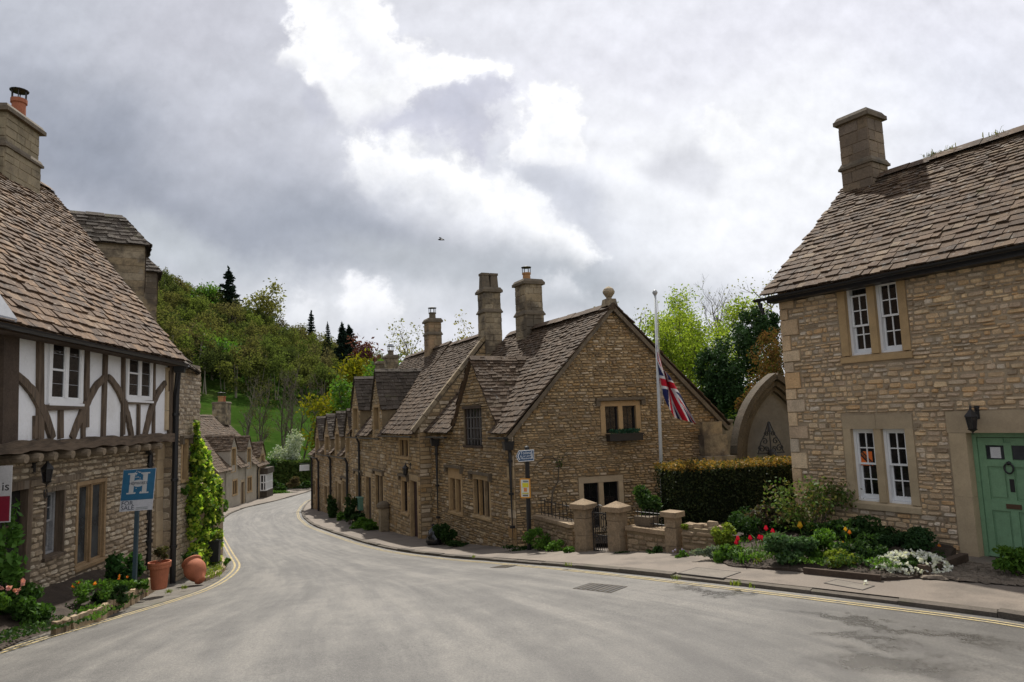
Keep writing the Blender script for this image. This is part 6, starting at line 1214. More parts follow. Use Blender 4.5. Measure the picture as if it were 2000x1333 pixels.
nb_('frame', -1, 1, -1, 1, 0, (.62, .26, .012)); nb_('panel', -.82, .72, -.88, .88, .005, (.62, .62, .52)); nb_('yellow_field', -.55, .62, .10, .55, .010, (.62, .56, .02)); nb_('grey_heading', -.4, .62, .62, .78, .010, (.16, .2, .22)); nb_('orange_square', -.3, .3, -.34, .04, .010, (.6, .2, .05)); nb_('yellow_line', -.6, .6, -.58, -.46, .010, (.5, .46, .06)); nb_('dark_footer', -.55, .5, -.8, -.66, .010, (.1, .1, .1))
# estate agents' boards on the left
def frame_board(c, w_, h, yaw, tilt=0.):
    X = np.array([math.cos(yaw), math.sin(yaw), 0]); Z = np.array([0, 0, 1.]); X2 = X * math.cos(tilt) + Z * math.sin(tilt); Z2 = Z * math.cos(tilt) - X * math.sin(tilt); return np.asarray(c, float), X2, Z2, np.cross(X2, Z2)
def flat(mb, fr, w0, w1, h0, h1, o0, o1): c, X, Z, N_ = fr; mb.prism([c + X * a + Z * b + N_ * o0 for a, b in ((w0, h0), (w1, h0), (w1, h1), (w0, h1))], N_ * (o1 - o0))
sY = 12.2; c = at(269.5, 957, sY); Wb = np.linalg.norm(at(299, 957, sY) - at(240, 957, sY)) * 1.03; Hb = (at(270, 917, sY) - at(270, 998, sY))[2]; fr = frame_board(c, Wb, Hb, .10, .025)
fr = (fr[0], fr[1], fr[2] + fr[1] * .10, fr[3])
sg_ = thing('sale_board', 'blue and white for sale board with a large ornate letter on a slim post', 'sign', at(265, 1120, sY)); BL = plain('teal_blue_board', (.022, .12, .22), .45); PW = plain('board_white', (.50, .50, .52), .5); mb = MB(); flat(mb, fr, -Wb / 2, Wb / 2, -Hb / 2, Hb / 2, -.008, .004); mb.build('board', PW, sg_); mb = MB(); flat(mb, fr, -Wb / 2 + .004, Wb / 2 - .004, -Hb / 2 + Hb * .26, Hb / 2 - .004, .0045, .0065); mb.build('blue_panel', BL, sg_)
mb = MB(); mb.bar(c - fr[2] * Hb * .4 - fr[3] * .04, at(263, 1122, sY) - (0, 0, .2), .06, .06, fr[3]); mb.build('post', plain('slate_blue_post', (.03, .055, .07), .6), sg_)
mb = MB(); cy = Hb * .16
for s_ in (-1, 1):
    x = s_ * Wb * .20; flat(mb, fr, x - .038, x + .038, cy - Hb * .235, cy + Hb * .235, .0068, .0085)
    for e in (-1, 1): flat(mb, fr, x - .075, x + .075, cy + e * Hb * .235 - .012, cy + e * Hb * .235 + .012, .0069, .0086)
flat(mb, fr, -Wb * .2, Wb * .2, cy - .03, cy + .03, .0067, .0084); c_, X_, Z_, N_ = fr; mb.prism([c_ + X_ * .10 * math.cos(a) + Z_ * (cy + .062 * math.sin(a)) + N_ * .0066 for a in np.linspace(0, 6.283, 17)[:-1]], N_ * .0019)
for k in range(16): x, z = random.uniform(-.085, .085), cy + random.choice((-1, 1)) * random.uniform(.08, .21); flat(mb, fr, x - .008, x + .008, z - .008, z + .008, .0067, .0078)
mb.build('ornate_letter', plain('board_letter_grey', (.47, .47, .46), .5), sg_); NAVY = plain('board_text_navy', (.05, .06, .08), .6)
lettering('HUMBERTS', c_ + Z_ * (cy - .02) + N_ * .0088, X_, Z_, .062, sg_, NAVY, 'CENTER'); lettering('FOR', c_ - X_ * (Wb / 2 - .02) - Z_ * (Hb * .355) + N_ * .0052, X_, Z_, .105, sg_, NAVY); lettering('SALE', c_ - X_ * (Wb / 2 - .02) - Z_ * (Hb * .465) + N_ * .0052, X_, Z_, .105, sg_, NAVY); lettering('01249 782717', c_ - X_ * (-.0) - Z_ * (Hb * .435) + N_ * .0052, X_, Z_, .042, sg_, NAVY) if False else None
mb = MB()
for z, a in ((-.425, .36), (-.46, .36)): flat(mb, fr, .0, Wb * a, Hb * z - .008, Hb * z + .004, .0045, .0055)
mb.build('small_print', plain('board_small_print', (.22, .24, .24), .6), sg_)
sY = 9.6; c = at(-12, 966, sY); fr = frame_board(c, .5, .8, .15); Hb = (at(10, 911, sY) - at(10, 1022, sY))[2]; xr = float((at(19.5, 966, sY) - c) @ fr[1]); s2 = thing('agents_board', 'white and crimson board cut by the left edge with black lettering', 'sign', at(-20, 1150, sY)); mb = MB(); flat(mb, fr, -.55, xr, -Hb / 2, Hb / 2, -.008, .003); mb.build('board', plain('board_grey_white', (.48, .47, .46), .5), s2); mb = MB(); flat(mb, fr, -.54, xr - .012, -Hb / 2 + .015, -Hb * .04, .0035, .006); mb.build('crimson_panel', plain('crimson_panel_paint', (.20, .004, .022), .5), s2); lettering('is', c + fr[1] * (xr - .125) + fr[2] * (Hb * .06) + fr[3] * .004, fr[1], fr[2], .17, s2, BLACK_P); mb = MB(); mb.bar(c - fr[3] * .04 + fr[2] * .3 - fr[1] * .1, at(-18, 1190, sY) - (0, 0, .3), .07, .07, fr[3]); mb.build('post', WHITE_P, s2)
# bird in the sky
bp = at(862, 469, 42); bd = thing('bird', 'small dark bird flying high under the white cloud', 'bird', bp); mb = MB(); mb.tube([bp + (-.22, 0, .02), bp + (-.1, 0, .03), bp + (.08, 0, .02), bp + (.2, 0, -.02)], [.01, .06, .06, .015], 8); mb.prism([bp + (.03, 0, .03), bp + (-.08, 0, .03), bp + (-.16, .1, .22), bp + (.0, .05, .16)], (0, .012, 0)); mb.prism([bp + (.03, 0, .03), bp + (-.08, 0, .03), bp + (.06, -.35, -.1), bp + (.14, -.3, -.06)], (0, .012, .01)); mb.build('body', plain('black_feathers', (.01, .01, .01), .7), bd)
# ================================================================== PLANTS
LG = leafmat('fresh_green_leaf', [(.05, .12, .018), (.08, .17, .025), (.12, .22, .03), (.06, .13, .02)]); LY = leafmat('yellow_green_leaf', [(.16, .23, .025), (.24, .29, .035), (.10, .17, .02), (.30, .32, .06)]); LD = leafmat('dark_green_leaf', [(.018, .045, .012), (.03, .065, .016), (.045, .085, .02)]); LSV = leafmat('silver_grey_leaf', [(.13, .17, .12), (.20, .24, .18), (.09, .13, .08)]); LRB = leafmat('rose_leaf', [(.05, .10, .02), (.09, .15, .03), (.16, .18, .06), (.13, .08, .03)])
PET = {k: leafmat(k + '_petal', c, .3) for k, c in dict(red=[(.55, .01, .04), (.7, .02, .06)], yellow=[(.75, .42, .02), (.8, .5, .04)], orange=[(.75, .2, .02), (.8, .28, .04)], white=[(.78, .78, .76), (.7, .7, .68)], pink=[(.6, .25, .22), (.7, .36, .32)], lilac=[(.35, .3, .5), (.42, .38, .55)]).items()}
# soil beds
def bed(name, front, back, dz0, dz1, mat=SOIL):
    mb = MB(); A = resample(front, .15); B = resample(back, .15); n = 40; A = np.array([A[int(i * (len(A) - 1) / n)] for i in range(n + 1)]); B = np.array([B[int(i * (len(B) - 1) / n)] for i in range(n + 1)]); m = 8; R_ = []
    for k in range(m + 1): f = k / m; P = A * (1 - f) + B * f; R_.append(P + np.column_stack([np.zeros((n + 1, 2)), rng.uniform(-.015, .015, n + 1) + dz0 * (1 - f) + dz1 * f + .06 * math.sin(math.pi * f)]))
    for a, b in zip(R_[:-1], R_[1:]): mb.quads(np.stack([a[:-1], a[1:], b[1:], b[:-1]], 1))
    R_ = np.array(R_)
    for e in (R_[0], R_[-1], R_[:, 0], R_[:, -1]): lo = e - np.array([0, 0, .7]); mb.quads(np.stack([e[:-1], e[1:], lo[1:], lo[:-1]], 1))
    o = mb.build(name, mat); o['kind'] = 'structure'; return o
gp = lambda x, y, dz=.09: ground(x, y, dz)
bed('flower_bed', [gp(*q) for q in ((1398, 1090), (1425, 1104), (1540, 1112), (1640, 1122), (1720, 1131), (1790, 1127), (1852, 1104))], [np.array([3.9, 13.9, .1]), np.array([5.0, 13.9, .15]), FR.pt(3.1, .15, .05), FR.pt(2, .15, .03), FR.pt(1, .12, .03), FR.pt(.25, .1, .03), FR.pt(.22, .09, .1)], .0, .08)
mb = MB(); P = [gp(x, y, .10) for x, y in ((1570, 1115), (1640, 1122), (1720, 1130))]
for a, b in zip(P[:-1], P[1:]): mb.bar(a, b, .06, .09)
P2 = [gp(x, y, .10) for x, y in ((1800, 1122), (1850, 1110), (1885, 1097))]
tag(mb.build('bed_edging', OAK_D), 'thin dark timber edging at the front of the flower bed before the white windows', 'edging'); mb = MB()
for a, b in zip(P2[:-1], P2[1:]): mb.bar(a + (0, 0, .05), b + (0, 0, .05), .10, .14)
tag(mb.build('bed_edging', OAK_D), 'thick dark timber edging between the flower bed and the cobbled path', 'edging')
mb = MB(); P = np.array([(2.15, 14.3), (2.75, 13.35), (3.5, 12.7), (4.1, 12.7), (6.0, 14.6), (5.2, 17.2), (1.2, 17.3), (1.0, 15.6)]); cz_ = P.mean(0); V = [(x, y, float(gz(x, y)) + .15) for x, y in P] + [(cz_[0], cz_[1], float(gz(*cz_)) + .18)]; mb.poly(V, [(i, (i + 1) % 8, 8) for i in range(8)]); struct(mb.build('garden_soil', SOIL))
COB = surf('cobble_stone', [(.13, .105, .08), (.18, .145, .11), (.10, .08, .06)], ns=6, namt=.4, fine=40, famt=.4, bs=50, bd=.01); mb = MB()
c0 = [gp(1800, 1128), gp(1995, 1142), gp(2010, 1108), gp(1890, 1098)]
for i in range(22):
    for j in range(8): f, g_ = (i + .5 + random.uniform(-.2, .2)) / 22, (j + .5 + random.uniform(-.2, .2)) / 8; p = (c0[0] * (1 - f) + c0[1] * f) * (1 - g_) + (c0[3] * (1 - f) + c0[2] * f) * g_; mb.box(p + (0, 0, .004), (.12, .10, .03), 0, random.uniform(-.8, .8), .7, .01)
struct(mb.build('cobbled_path', COB))
# raised bed and step before the half timbered house
ft = [gp(x, y, .02) for x, y in ((-60, 1300), (30, 1255), (110, 1228), (190, 1212), (240, 1190), (300, 1152), (322, 1142))]
bk = [FG.pt(q, z, .03) for q, z in ((-1.6, .0), (-.3, -.02), (.6, -.05), (1.6, -.08), (3., -.12), (4.6, -.35), (5.3, -.75))]
bed('raised_bed', ft, bk, .0, .02); mb = MB(); A = resample(np.array(ft), .2)
rowp = resample(np.array([gp(x, y, .0) for x, y in ((112, 1238), (195, 1213), (205, 1207), (250, 1186), (300, 1156), (318, 1146))]), .16)
for i, p in enumerate(rowp[:-1]):
    d = rowp[i + 1] - p; h = .16 + .18 * (i / len(rowp)) * random.uniform(.6, 1.2); mb.box(p + (0, 0, h / 2 - .02), (.17 * random.uniform(.7, 1.1), .09, h + .06), 0, math.atan2(d[1], d[0]) + random.uniform(-.12, .12), random.uniform(.75, 1), .02)
tag(mb.build('bed_edging_wall', DRY), 'low edging wall of upright stones round the bed before the half timbered house', 'wall')
mb = MB(); P = [gp(120, 1222, .1), gp(185, 1208, .1)]; st_ = FG.px(95, 1190)
mb.box((gp(160, 1205, .06) + (-.25, .1, 0)), (.9, .55, .10), 0, 1.55, 1, .02); tag(mb.build('stone_step', DRY), 'flat stone step at the end of the bed near the black door', 'step')
# low ground cover between the plants of both beds
def cover_leaves(poly, n, mats, size, h, seedz):
    q = MB(); poly = np.array(poly); lo, hi = poly.min(0), poly.max(0); C = []; cen = [lo + rng.random(3) * (hi - lo) for _ in range(60)]
    while len(C) < n:
        p = lo + rng.random(3) * (hi - lo); ins = False; j = len(poly) - 1
        for i in range(len(poly)):
            a, b = poly[i], poly[j]
            if (a[1] > p[1]) != (b[1] > p[1]) and p[0] < (b[0] - a[0]) * (p[1] - a[1]) / (b[1] - a[1]) + a[0]: ins = not ins
            j = i
        if not ins: continue
        k = int(np.argmin([(p[0] - c[0]) ** 2 + (p[1] - c[1]) ** 2 for c in cen])); d = math.hypot(p[0] - cen[k][0], p[1] - cen[k][1]); hh = h * (.25 + 1.1 * ((k * 37) % 10) / 10) * max(.15, 1 - d * 2.2); z = float(gz(p[0], p[1])) + seedz; C.append((k % len(mats), (p[0], p[1], z + hh * random.random() ** .5)))
    for m in range(len(mats)): q.quads(leaf_quads(np.array([c for k, c in C if k == m]), size, .5), m)
    o = q.build('ground_cover', mats); o['kind'] = 'stuff'; return o
cover_leaves([gp(1400, 1088), gp(1425, 1102), gp(1540, 1110), gp(1640, 1119), gp(1715, 1128), gp(1790, 1122), gp(1845, 1103), FR.pt(.3, .1, .06), FR.pt(1.5, .1, .06), FR.pt(3.0, .1, .1), (4.9, 13.8, .1), (3.9, 13.7, .1)], 9500, [LD, LG, leafmat('bed_cover_leaf', [(.05, .09, .03), (.09, .13, .05)]), LG, LD], .028, .22, .16)
cover_leaves([gp(-30, 1270), gp(60, 1246), gp(110, 1230), gp(190, 1210), gp(240, 1188), gp(300, 1150), FG.pt(4.6, -.3, .1), FG.pt(3, -.1, .1), FG.pt(1.6, -.1, .08), FG.pt(.9, -.1, .08), FG.pt(-.6, -.1, .3)], 4600, [LD, LG, LD, LD], .028, .15, .10)
# --- left plants
def P_at(px, py, Y): return at(px, py, Y)
shrub('clipped_shrub', 'dense dark green shrub spilling over a stone at the bottom left', 'shrub', gp(38, 1240, .0) + (-.18, .16, 0), (.52, .42, .36), 5200, .035, leafmat('bottom_left_shrub_leaf', [(.03, .075, .015), (.05, .11, .02), (.07, .14, .025)]), 14)
shrub('rose_bush', 'bushy light green plant in front of the black door', 'plant', P_at(10, 1165, 9.75), (.30, .26, .62), 800, .06, leafmat('door_plant_leaf', [(.07, .17, .03), (.11, .22, .04), (.05, .12, .02)]), 9)
def flowers(name, label, cat, c, r, n, size, pet, group=None):
    """low plant with its blooms"""
    t = shrub(name, label, cat, c, (r * 1.1, r, r * .7), int(500 * r / .2), .03, LG, 7, group, stems=0); c = np.asarray(c, float); q = MB()
    for k in range(n): p = c + np.array([random.uniform(-1, 1) * r * .9, random.uniform(-1, 1) * r * .7, r * random.uniform(1.0, 1.5)]); q.quads(leaf_quads(p + rng.normal(size=(9, 3)) * size * .4, size, .4, .7))
    q.build('blooms', pet, t); return t
flowers('primula', 'clump with pink blooms at the far bottom left', 'flower', P_at(8, 1190, 9.3), .22, 4, .035, PET['pink']); flowers('wallflower', 'orange flowering clump in the middle of the left bed', 'flower', P_at(178, 1185, 11.0), .30, 4, .022, PET['orange']); flowers('wallflower', 'orange flowering clump nearer the terracotta pot', 'flower', P_at(236, 1165, 12.0), .22, 3, .020, PET['orange'])
shrub('low_shrub', 'dark low leafy plant at the foot of the double window', 'plant', P_at(205, 1185, 11.3), (.42, .3, .17), 900, .05, LD, 7); shrub('climbing_shrub', 'dark green shrub against the wall behind the for sale post', 'shrub', P_at(248, 1148, 12.75), (.34, .28, .36), 1500, .05, leafmat('sale_shrub_leaf', [(.02, .06, .015), (.035, .09, .02), (.05, .12, .03)]), 8); shrub('low_shrub', 'green leafy plant right behind the upright edging stones', 'plant', P_at(270, 1160, 12.6), (.5, .25, .14), 900, .045, LG, 8)
def pot(name, label, c, r, h, axis=None, plant=None):
    t = thing(name, label, 'plant pot', c); mb = MB(); mb.lathe(c, [(.02, .0), (r * .68, .0), (r * .72, h * .05), (r * .9, h * .72), (r * .92, h * .76), (r * 1.04, h * .78), (r * 1.06, h * .88), (r * 1.03, h * .89), (r * 1.08, h * .92), (r * 1.08, h), (r * .96, h), (r * .9, h * .86), (.01, h * .85)], 28, axis=axis); mb.build('pot', TERRA, t, smooth=False); return t
pc = P_at(311, 1150, 13.4); pot('terracotta_pot', 'upright terracotta pot with double rim at the stone corner pier', pc, .19, .50); shrub('potted_plant', 'twiggy dark plant growing in the upright terracotta pot', 'plant', pc + (0, 0, .5), (.19, .19, .16), 380, .035, leafmat('potted_leaf', [(.05, .055, .02), (.08, .08, .03), (.06, .04, .02)]), 6)
ax = np.array([-.55, .45, .62]); jc = gp(390, 1140, .05); t = thing('terracotta_jar', 'round terracotta jar lying tilted on the verge beside the drainpipe', 'jar', jc); mb = MB(); axn = ax / np.linalg.norm(ax)
mb.lathe(jc - axn * .05 + (0, 0, .08), [(0.017, 0.000), (0.086, 0.000), (0.112, 0.026), (0.103, 0.069), (0.172, 0.155), (0.219, 0.275), (0.228, 0.361), (0.206, 0.447), (0.172, 0.499), (0.172, 0.516), (0.206, 0.525), (0.211, 0.559), (0.172, 0.559), (0.155, 0.482), (0.009, 0.430)], 28, axis=axn); mb.build('jar', TERRA, t, smooth=True); shrub('potted_plant', 'few dark leaves growing out of the tilted terracotta jar', 'plant', jc + axn * .58 + (0, 0, .06), (.16, .16, .10), 160, .04, LD, 5)
# ivy on the garden pier past the roughcast house, black planter and small bed before it
iv = thing('ivy', 'sunlit yellow green ivy covering the garden wall past the drainpipe corner', 'ivy', (-8.4, 19, -1.3)); IW = Fac((-7.95, 17.1), (-8.75, 21.0)); IW2 = Fac((-8.55, 17.55), (-7.85, 17.65))
gw = thing('garden_wall', 'stone garden wall end almost hidden under the sunlit ivy', 'wall', (-8.6, 19, -1.3)); mb = MB(); mb.hexa([IW.pt(u, z, o) for z in (-2, .9) for u, o in ((.9, -.12), (3.9, -.12), (3.9, -.5), (.9, -.6))]); mb.build('stonework', DRY, gw)
C = []; cen = []
for _ in range(150):
    f = random.random(); y = 868 + 245 * f ** .85; cx_ = np.interp(y, [868, 900, 950, 1000, 1060, 1115], [387, 392, 399, 402, 397, 399]); hw = np.interp(y, [868, 900, 950, 1000, 1060, 1115], [3, 14, 25, 29, 26, 20]); x = cx_ + hw * random.uniform(-1, 1); Yd = np.interp(x, [366, 388, 432], [16.7, 17.5, 20.2]) + random.uniform(-.3, .2); cen.append((at(x, y, Yd), random.uniform(.08, .20)))
for c_, r_ in cen: m = int(2600 * r_ * r_) + 12; d = rng.normal(size=(m, 3)); d /= np.linalg.norm(d, axis=1)[:, None]; C.append(c_ + d * r_ * rng.random((m, 1)) ** .4 * np.array([1, 1, 1.25]))
C = np.concatenate(C + [np.array([at(random.gauss(385, 2.5), random.uniform(822, 885), 17.2 + random.uniform(-.1, .1)) for _ in range(200)])])
q = MB(); q.quads(leaf_quads(C, .06, .3, .8)); q.build('foliage', leafmat('ivy_leaf', [(.10, .20, .02), (.20, .33, .035), (.32, .42, .05), (.45, .50, .10), (.06, .12, .018), (.05, .10, .02), (.12, .22, .03)], .5), iv); mb = MB(); mb.tube([at(395, 1105, 18.5), at(392, 1000, 18.4), at(386, 900, 17.9)], [.05, .04, .02], 6); mb.build('stem', BARK, iv)
shrub('hanging_plant', 'small green fern tuft hanging on the roughcast wall beside the window', 'plant', F7.pt(*F7.px(354, 975), .1), (.12, .10, .17), 350, .04, LG, 4, stems=0)
pb = P_at(419, 1092, 18.6); t = thing('black_planter', 'tall black square planter at the foot of the ivy', 'planter', pb); mb = MB(); mb.box(pb + (0, 0, .20), (.24, .24, .52), 0, .2, 1.12); mb.box(pb + (0, 0, .465), (.30, .30, .04), 0, .2); mb.build('box', plain('black_planter_plastic', (.015, .015, .016), .5), t); shrub('potted_plant', 'light green plant in the tall black planter', 'plant', pb + (0, 0, .48), (.22, .22, .12), 420, .04, LY, 5)
bp_ = [gp(x, y, .0) for x, y in ((398, 1137), (420, 1128), (436, 1116), (439, 1104), (432, 1092))]; bed('verge_bed', bp_, [gp(x, y, .0) for x, y in ((372, 1122), (380, 1110), (390, 1098), (405, 1090), (420, 1086))], .06, .10); mb = MB(); A = resample(np.array(bp_), .2)
for a, b in zip(A[:-1], A[1:]): mb.bar(a + (0, 0, .03), b + (0, 0, .03), .10, .13)
tag(mb.build('bed_edging', DRY), 'curved stone edging of the small weedy bed beside the tilted jar', 'edging')
q = MB(); wd = thing('weed_clump', 'bright green weeds filling the small bed under the ivy', 'weeds', gp(412, 1115)); 
for _ in range(60): f = random.random(); p = gp(random.uniform(395, 434), random.uniform(1098, 1130), .08); blades(q, p, 7, .13, .06, .008, .7)
q.build('foliage', LY, wd); shrub('low_shrub', 'tiny green bush at the tip of the small bed by the yellow lines', 'plant', gp(440, 1108, .05), (.13, .12, .14), 260, .035, LG, 4)
# --- along the row
bgp = P_at(856, 1060, 21.0); t = thing('rubbish_bag', 'shiny black rubbish bag against the drainpipe of the gabled cottage', 'bag', P_at(852, 1064, 20.6)); c = P_at(850, 1064, 20.4); mb = MB(); prof = [(.02, 0), (.20, .01), (.25, .10), (.24, .24), (.17, .38), (.07, .47), (.05, .50), (.10, .57), (.02, .56)]; mb.lathe(c, prof, 20); V = mb.v[0]; V += rng.normal(size=V.shape) * .018; mb.build('sack', plain('black_bin_plastic', (.012, .012, .014), .25, .6), t, smooth=True); mb = MB(); mb.lathe(c + (0, 0, .475), [(.065, 0), (.065, .03)], 10); mb.build('tie', plain('grey_tie', (.2, .2, .2)), t)
shrub('evergreen_bush', 'dark rounded bush at the wall beside the black rubbish bag', 'shrub', P_at(868, 1062, 20.2), (.36, .34, .34), 1900, .05, LD, 9)
for (x, y, Y, r, n, lab, lm) in ((647, 1016, 35.2, (.45, .5, .78), 1500, 'upright green bush on the wall of the middle terraced cottage', LD), (686, 1030, 30.6, (.36, .4, .72), 1200, 'dark climbing bush beside the door of the terraced cottage', LD), (712, 1036, 28.6, (.62, .5, .30), 1200, 'low green bush below the green meter box', LG), (728, 1044, 27.2, (.45, .35, .24), 800, 'low weeds between meter box and stone post', LG), (700, 1030, 30., (.4, .4, .3), 700, 'scrubby plant left of the green meter box', LD), (668, 1020, 33., (.35, .35, .28), 500, 'small plant under the terraced cottage window', LG), (895, 1070, 19.2, (.35, .2, .10), 420, 'thin weeds at the base of the ochre window wall', LD)):
    shrub('wall_bush', lab, 'shrub', P_at(x, y, Y), r, n, .07 if Y > 24 else .045, lm, 9)
for (x, y, Y, r, n, lab, lm) in ((1050, 1080, 15.6, (.34, .25, .30), 1300, 'green plants at the foot of the wall right of the signpost', LG), (1020, 1080, 16.2, (.45, .2, .10), 700, 'low weeds round the base of the signpost', LD), (1085, 1084, 14.9, (.22, .15, .17), 500, 'small fern below the wall near the left gate pier', LG), (1112, 1084, 14.3, (.16, .12, .10), 350, 'tiny weed tuft left of the gate', LG), (1275, 1095, 12.9, (.20, .14, .15), 500, 'leafy weed at the foot of the flat capped pier', LD), (1220, 1090, 13.3, (.32, .10, .06), 420, 'thin line of weeds below the rubble garden wall', LD)):
    shrub('weed_clump', lab, 'weeds', P_at(x, y, Y) , r, n, .032, lm, 6, stems=0)
flowers('aubrieta', 'low mat with lilac flowers at the foot of the dry stone wall', 'flower', P_at(1330, 1096, 12.15), .14, 6, .016, PET['lilac']); shrub('moss_cushion', 'bright green trailing plant on the dry stone wall top', 'plant', W4.pt(.08, zt4 - .06, .02), (.16, .07, .07), 420, .022, LY, 5, stems=0)
shrub('garden_shrub', 'rounded green shrub behind the railing right of the gate', 'shrub', P_at(1262, 1020, 14.0), (.42, .4, .36), 2200, .045, leafmat('garden_shrub_leaf', [(.025, .06, .015), (.04, .08, .02), (.06, .10, .025)]), 8)
tr = thing('stone_trough', 'dark stone trough with a plant on the wall beside the right gate pier', 'trough', W3.pt(.3, zt3 + .05, -.3)); mb = MB(); W3.box(mb, .12, .5, zt3 + .05, zt3 + .22, -.4, -.12, 0, .01); mb.build('basin', CHIM_D, tr)
# window box on the gable
wb_ = thing('window_box', 'black window box with small plants under the upper gable window', 'window box', GE.pt(*GE.px(1213, 855), .2)); u0, z0 = GE.px(1183, 862); u1, z1 = GE.px(1246, 845); mb = MB(); GE.box(mb, u0, u1, z0, z1 - .02, .06, .30); GE.box(mb, u0 - .02, u1 + .02, z1 - .03, z1 + .0, .05, .31); mb.build('trough', BLACK_P, wb_); mb = MB(); [mb.tube(scroll(GE, u1 + .07, z0 + .12, .06, 1.2, 1, .12), .01, 4)]; mb.build('bracket', IRON, wb_); q = MB(); q.quads(leaf_quads(np.array([GE.pt(random.uniform(u0 + .05, u1 - .05), z1 + random.uniform(0, .11), random.uniform(.1, .28)) for _ in range(420)]), .03)); q.build('foliage', leafmat('blue_green_leaf', [(.03, .10, .06), (.05, .13, .08)]), wb_)
# --- flower bed of the right cottage
shrub('rose_shrub', 'tall loose rose shrub with glossy leaves against the cottage corner', 'shrub', P_at(1600, 1060, 12.6) + (0, 0, -.05), (.62, .45, .56), 60, .05, LRB, 8, stems=0)
rs = bpy.data.objects['rose_shrub']
rc = P_at(1590, 1062, 12.5); mb = MB(); C = []
for (x, y) in ((1520, 965), (1545, 955), (1560, 990), (1580, 965), (1600, 975), (1620, 960), (1635, 965), (1650, 970), (1600, 1000), (1570, 1010), (1545, 1015), (1610, 985), (1530, 985), (1640, 960), (1590, 950)):
    e = at(x, y, 12.4 + random.uniform(-.35, .3)); mid = (rc + e) / 2 + np.array([random.uniform(-.1, .1), 0, .12]); mb.tube([rc + rng.normal(size=3) * (.06, .06, 0), mid, e], [.014, .010, .004], 5, cap=False); m = 95; C.append(e + rng.normal(size=(m, 3)) * (.12, .12, .10)); m = 14; s_ = rng.uniform(.4, 1, (m, 1)); C.append(mid * (1 - s_) + e * s_ + rng.normal(size=(m, 3)) * .05)
mb.build('cane', BARK, rs); q = MB(); q.quads(leaf_quads(np.concatenate(C), .036, .5, .6)); q.build('leaves', LRB, rs)
for (x, y, Y, r, n, lm, lf, lab) in ((1412, 1075, 12.0, (.20, .2, .20), 900, LY, .03, 'light green mound beside the end of the dry stone wall'), (1385, 1098, 11.55, (.24, .15, .10), 800, LSV, .022, 'silver grey low plant spilling before the dry stone wall'), (1425, 1098, 11.3, (.20, .16, .13), 600, LG, .04, 'fresh green clump at the left front of the flower bed'), (1545, 1108, 10.65, (.40, .28, .22), 2600, leafmat('granny_leaf', [(.04, .10, .03), (.07, .14, .05), (.12, .19, .09), (.05, .11, .03)]), .034, 'large rounded blue green clump in the front of the flower bed'), (1610, 1105, 10.8, (.34, .3, .2), 1300, LG, .035, 'green leafy clump right of the large rounded clump'), (1640, 1118, 10.3, (.26, .2, .13), 1000, LY, .03, 'yellow green low plant at the bed edge'), (1690, 1115, 10.35, (.30, .25, .2), 1400, LD, .032, 'dark green plant behind the white flowers'), (1770, 1085, 10.75, (.42, .28, .17), 2200, leafmat('feathery_leaf', [(.025, .06, .02), (.04, .085, .025), (.03, .07, .03)]), .026, 'dark feathery plant by the wall left of the door'), (1680, 1065, 11.6, (.55, .25, .17), 1700, LD, .04, 'dark ground cover under the lower cottage window'), (1600, 1070, 12.2, (.5, .3, .17), 1500, LD, .04, 'dark leaves round the foot of the rose shrub'), (1700, 1130, 10.0, (.18, .12, .07), 500, LG, .022, 'small trailing plant left of the white flowers'), (1500, 1040, 12.6, (.4, .25, .22), 700, leafmat('purple_stem_leaf', [(.06, .06, .03), (.10, .06, .05), (.05, .08, .02)]), .04, 'reddish leaved shrub in front of the hedge'), (1450, 1068, 12.35, (.30, .25, .24), 900, LD, .035, 'dark leafy shrub behind the paired red tulips'), (1488, 1058, 12.9, (.36, .25, .28), 1100, LD, .035, 'dark shrub at the hedge foot behind the tall red tulip'), (1540, 1062, 12.6, (.30, .25, .22), 900, LD, .035, 'dark foliage under the left branches of the rose shrub'), (1985, 1125, 9.35, (.3, .3, .16), 900, LG, .03, 'green plants right of the cobbled path at the photo edge')):
    shrub('bed_plant', lab, 'plant', P_at(x, y, Y), tuple(np.array(r) * (1.25, 1.2, 1.25)), int(n * 1.7), lf, lm, 11, stems=0)
for x, y, Y, n, h, lab in ((1455, 1106, 11.0, 46, .34, 'strappy green clump at the front left of the flower bed'), (1510, 1085, 11.6, 34, .5, 'tall blades of the red tulips'), (1625, 1090, 11.3, 40, .36, 'arching pale blades in the middle of the bed'), (1662, 1085, 11.3, 34, .36, 'arching narrow blades left of the orange poppies'), (1480, 1108, 10.9, 34, .25, 'short yellow striped blades at the bed edge'), (1995, 1110, 9.5, 30, .34, 'grassy tuft beside the green door at the photo edge')):
    t = thing('grassy_clump', lab, 'plant', P_at(x, y, Y)); q = MB(); blades(q, P_at(x, y, Y), n, h, .16, .010, .75); q.build('foliage', LG if 'yellow' not in lab else LY, t)
def tulip(label, px, py, Yd, col, stem, size=.05, group=None):
    top = P_at(px, py, Yd); base = top - (random.uniform(-.03, .03), 0, stem); t = thing('tulip', label, 'flower', base, group); mb = MB(); mb.tube([base, (base + top) / 2 + (.015, 0, 0), top - (0, 0, size * .7)], .006, 5); mb.build('stem', LG, t); q = MB(); a = np.arange(6) * math.pi / 3
    for k in range(6):
        d = np.array([math.cos(a[k]), math.sin(a[k]), 0]); e = np.array([-d[1], d[0], 0]) * size * .42; q.poly([top - (0, 0, size), top + d * size * .55 - e - (0, 0, size * .2), top + d * size * .25 + (0, 0, size * .95), top + d * size * .55 + e - (0, 0, size * .2)], [(0, 1, 2, 3)])
    q.build('bloom', PET[col], t); q = MB(); blades(q, base, 4, stem * .8, .02, .016, .45); q.build('leaf', LG, t)
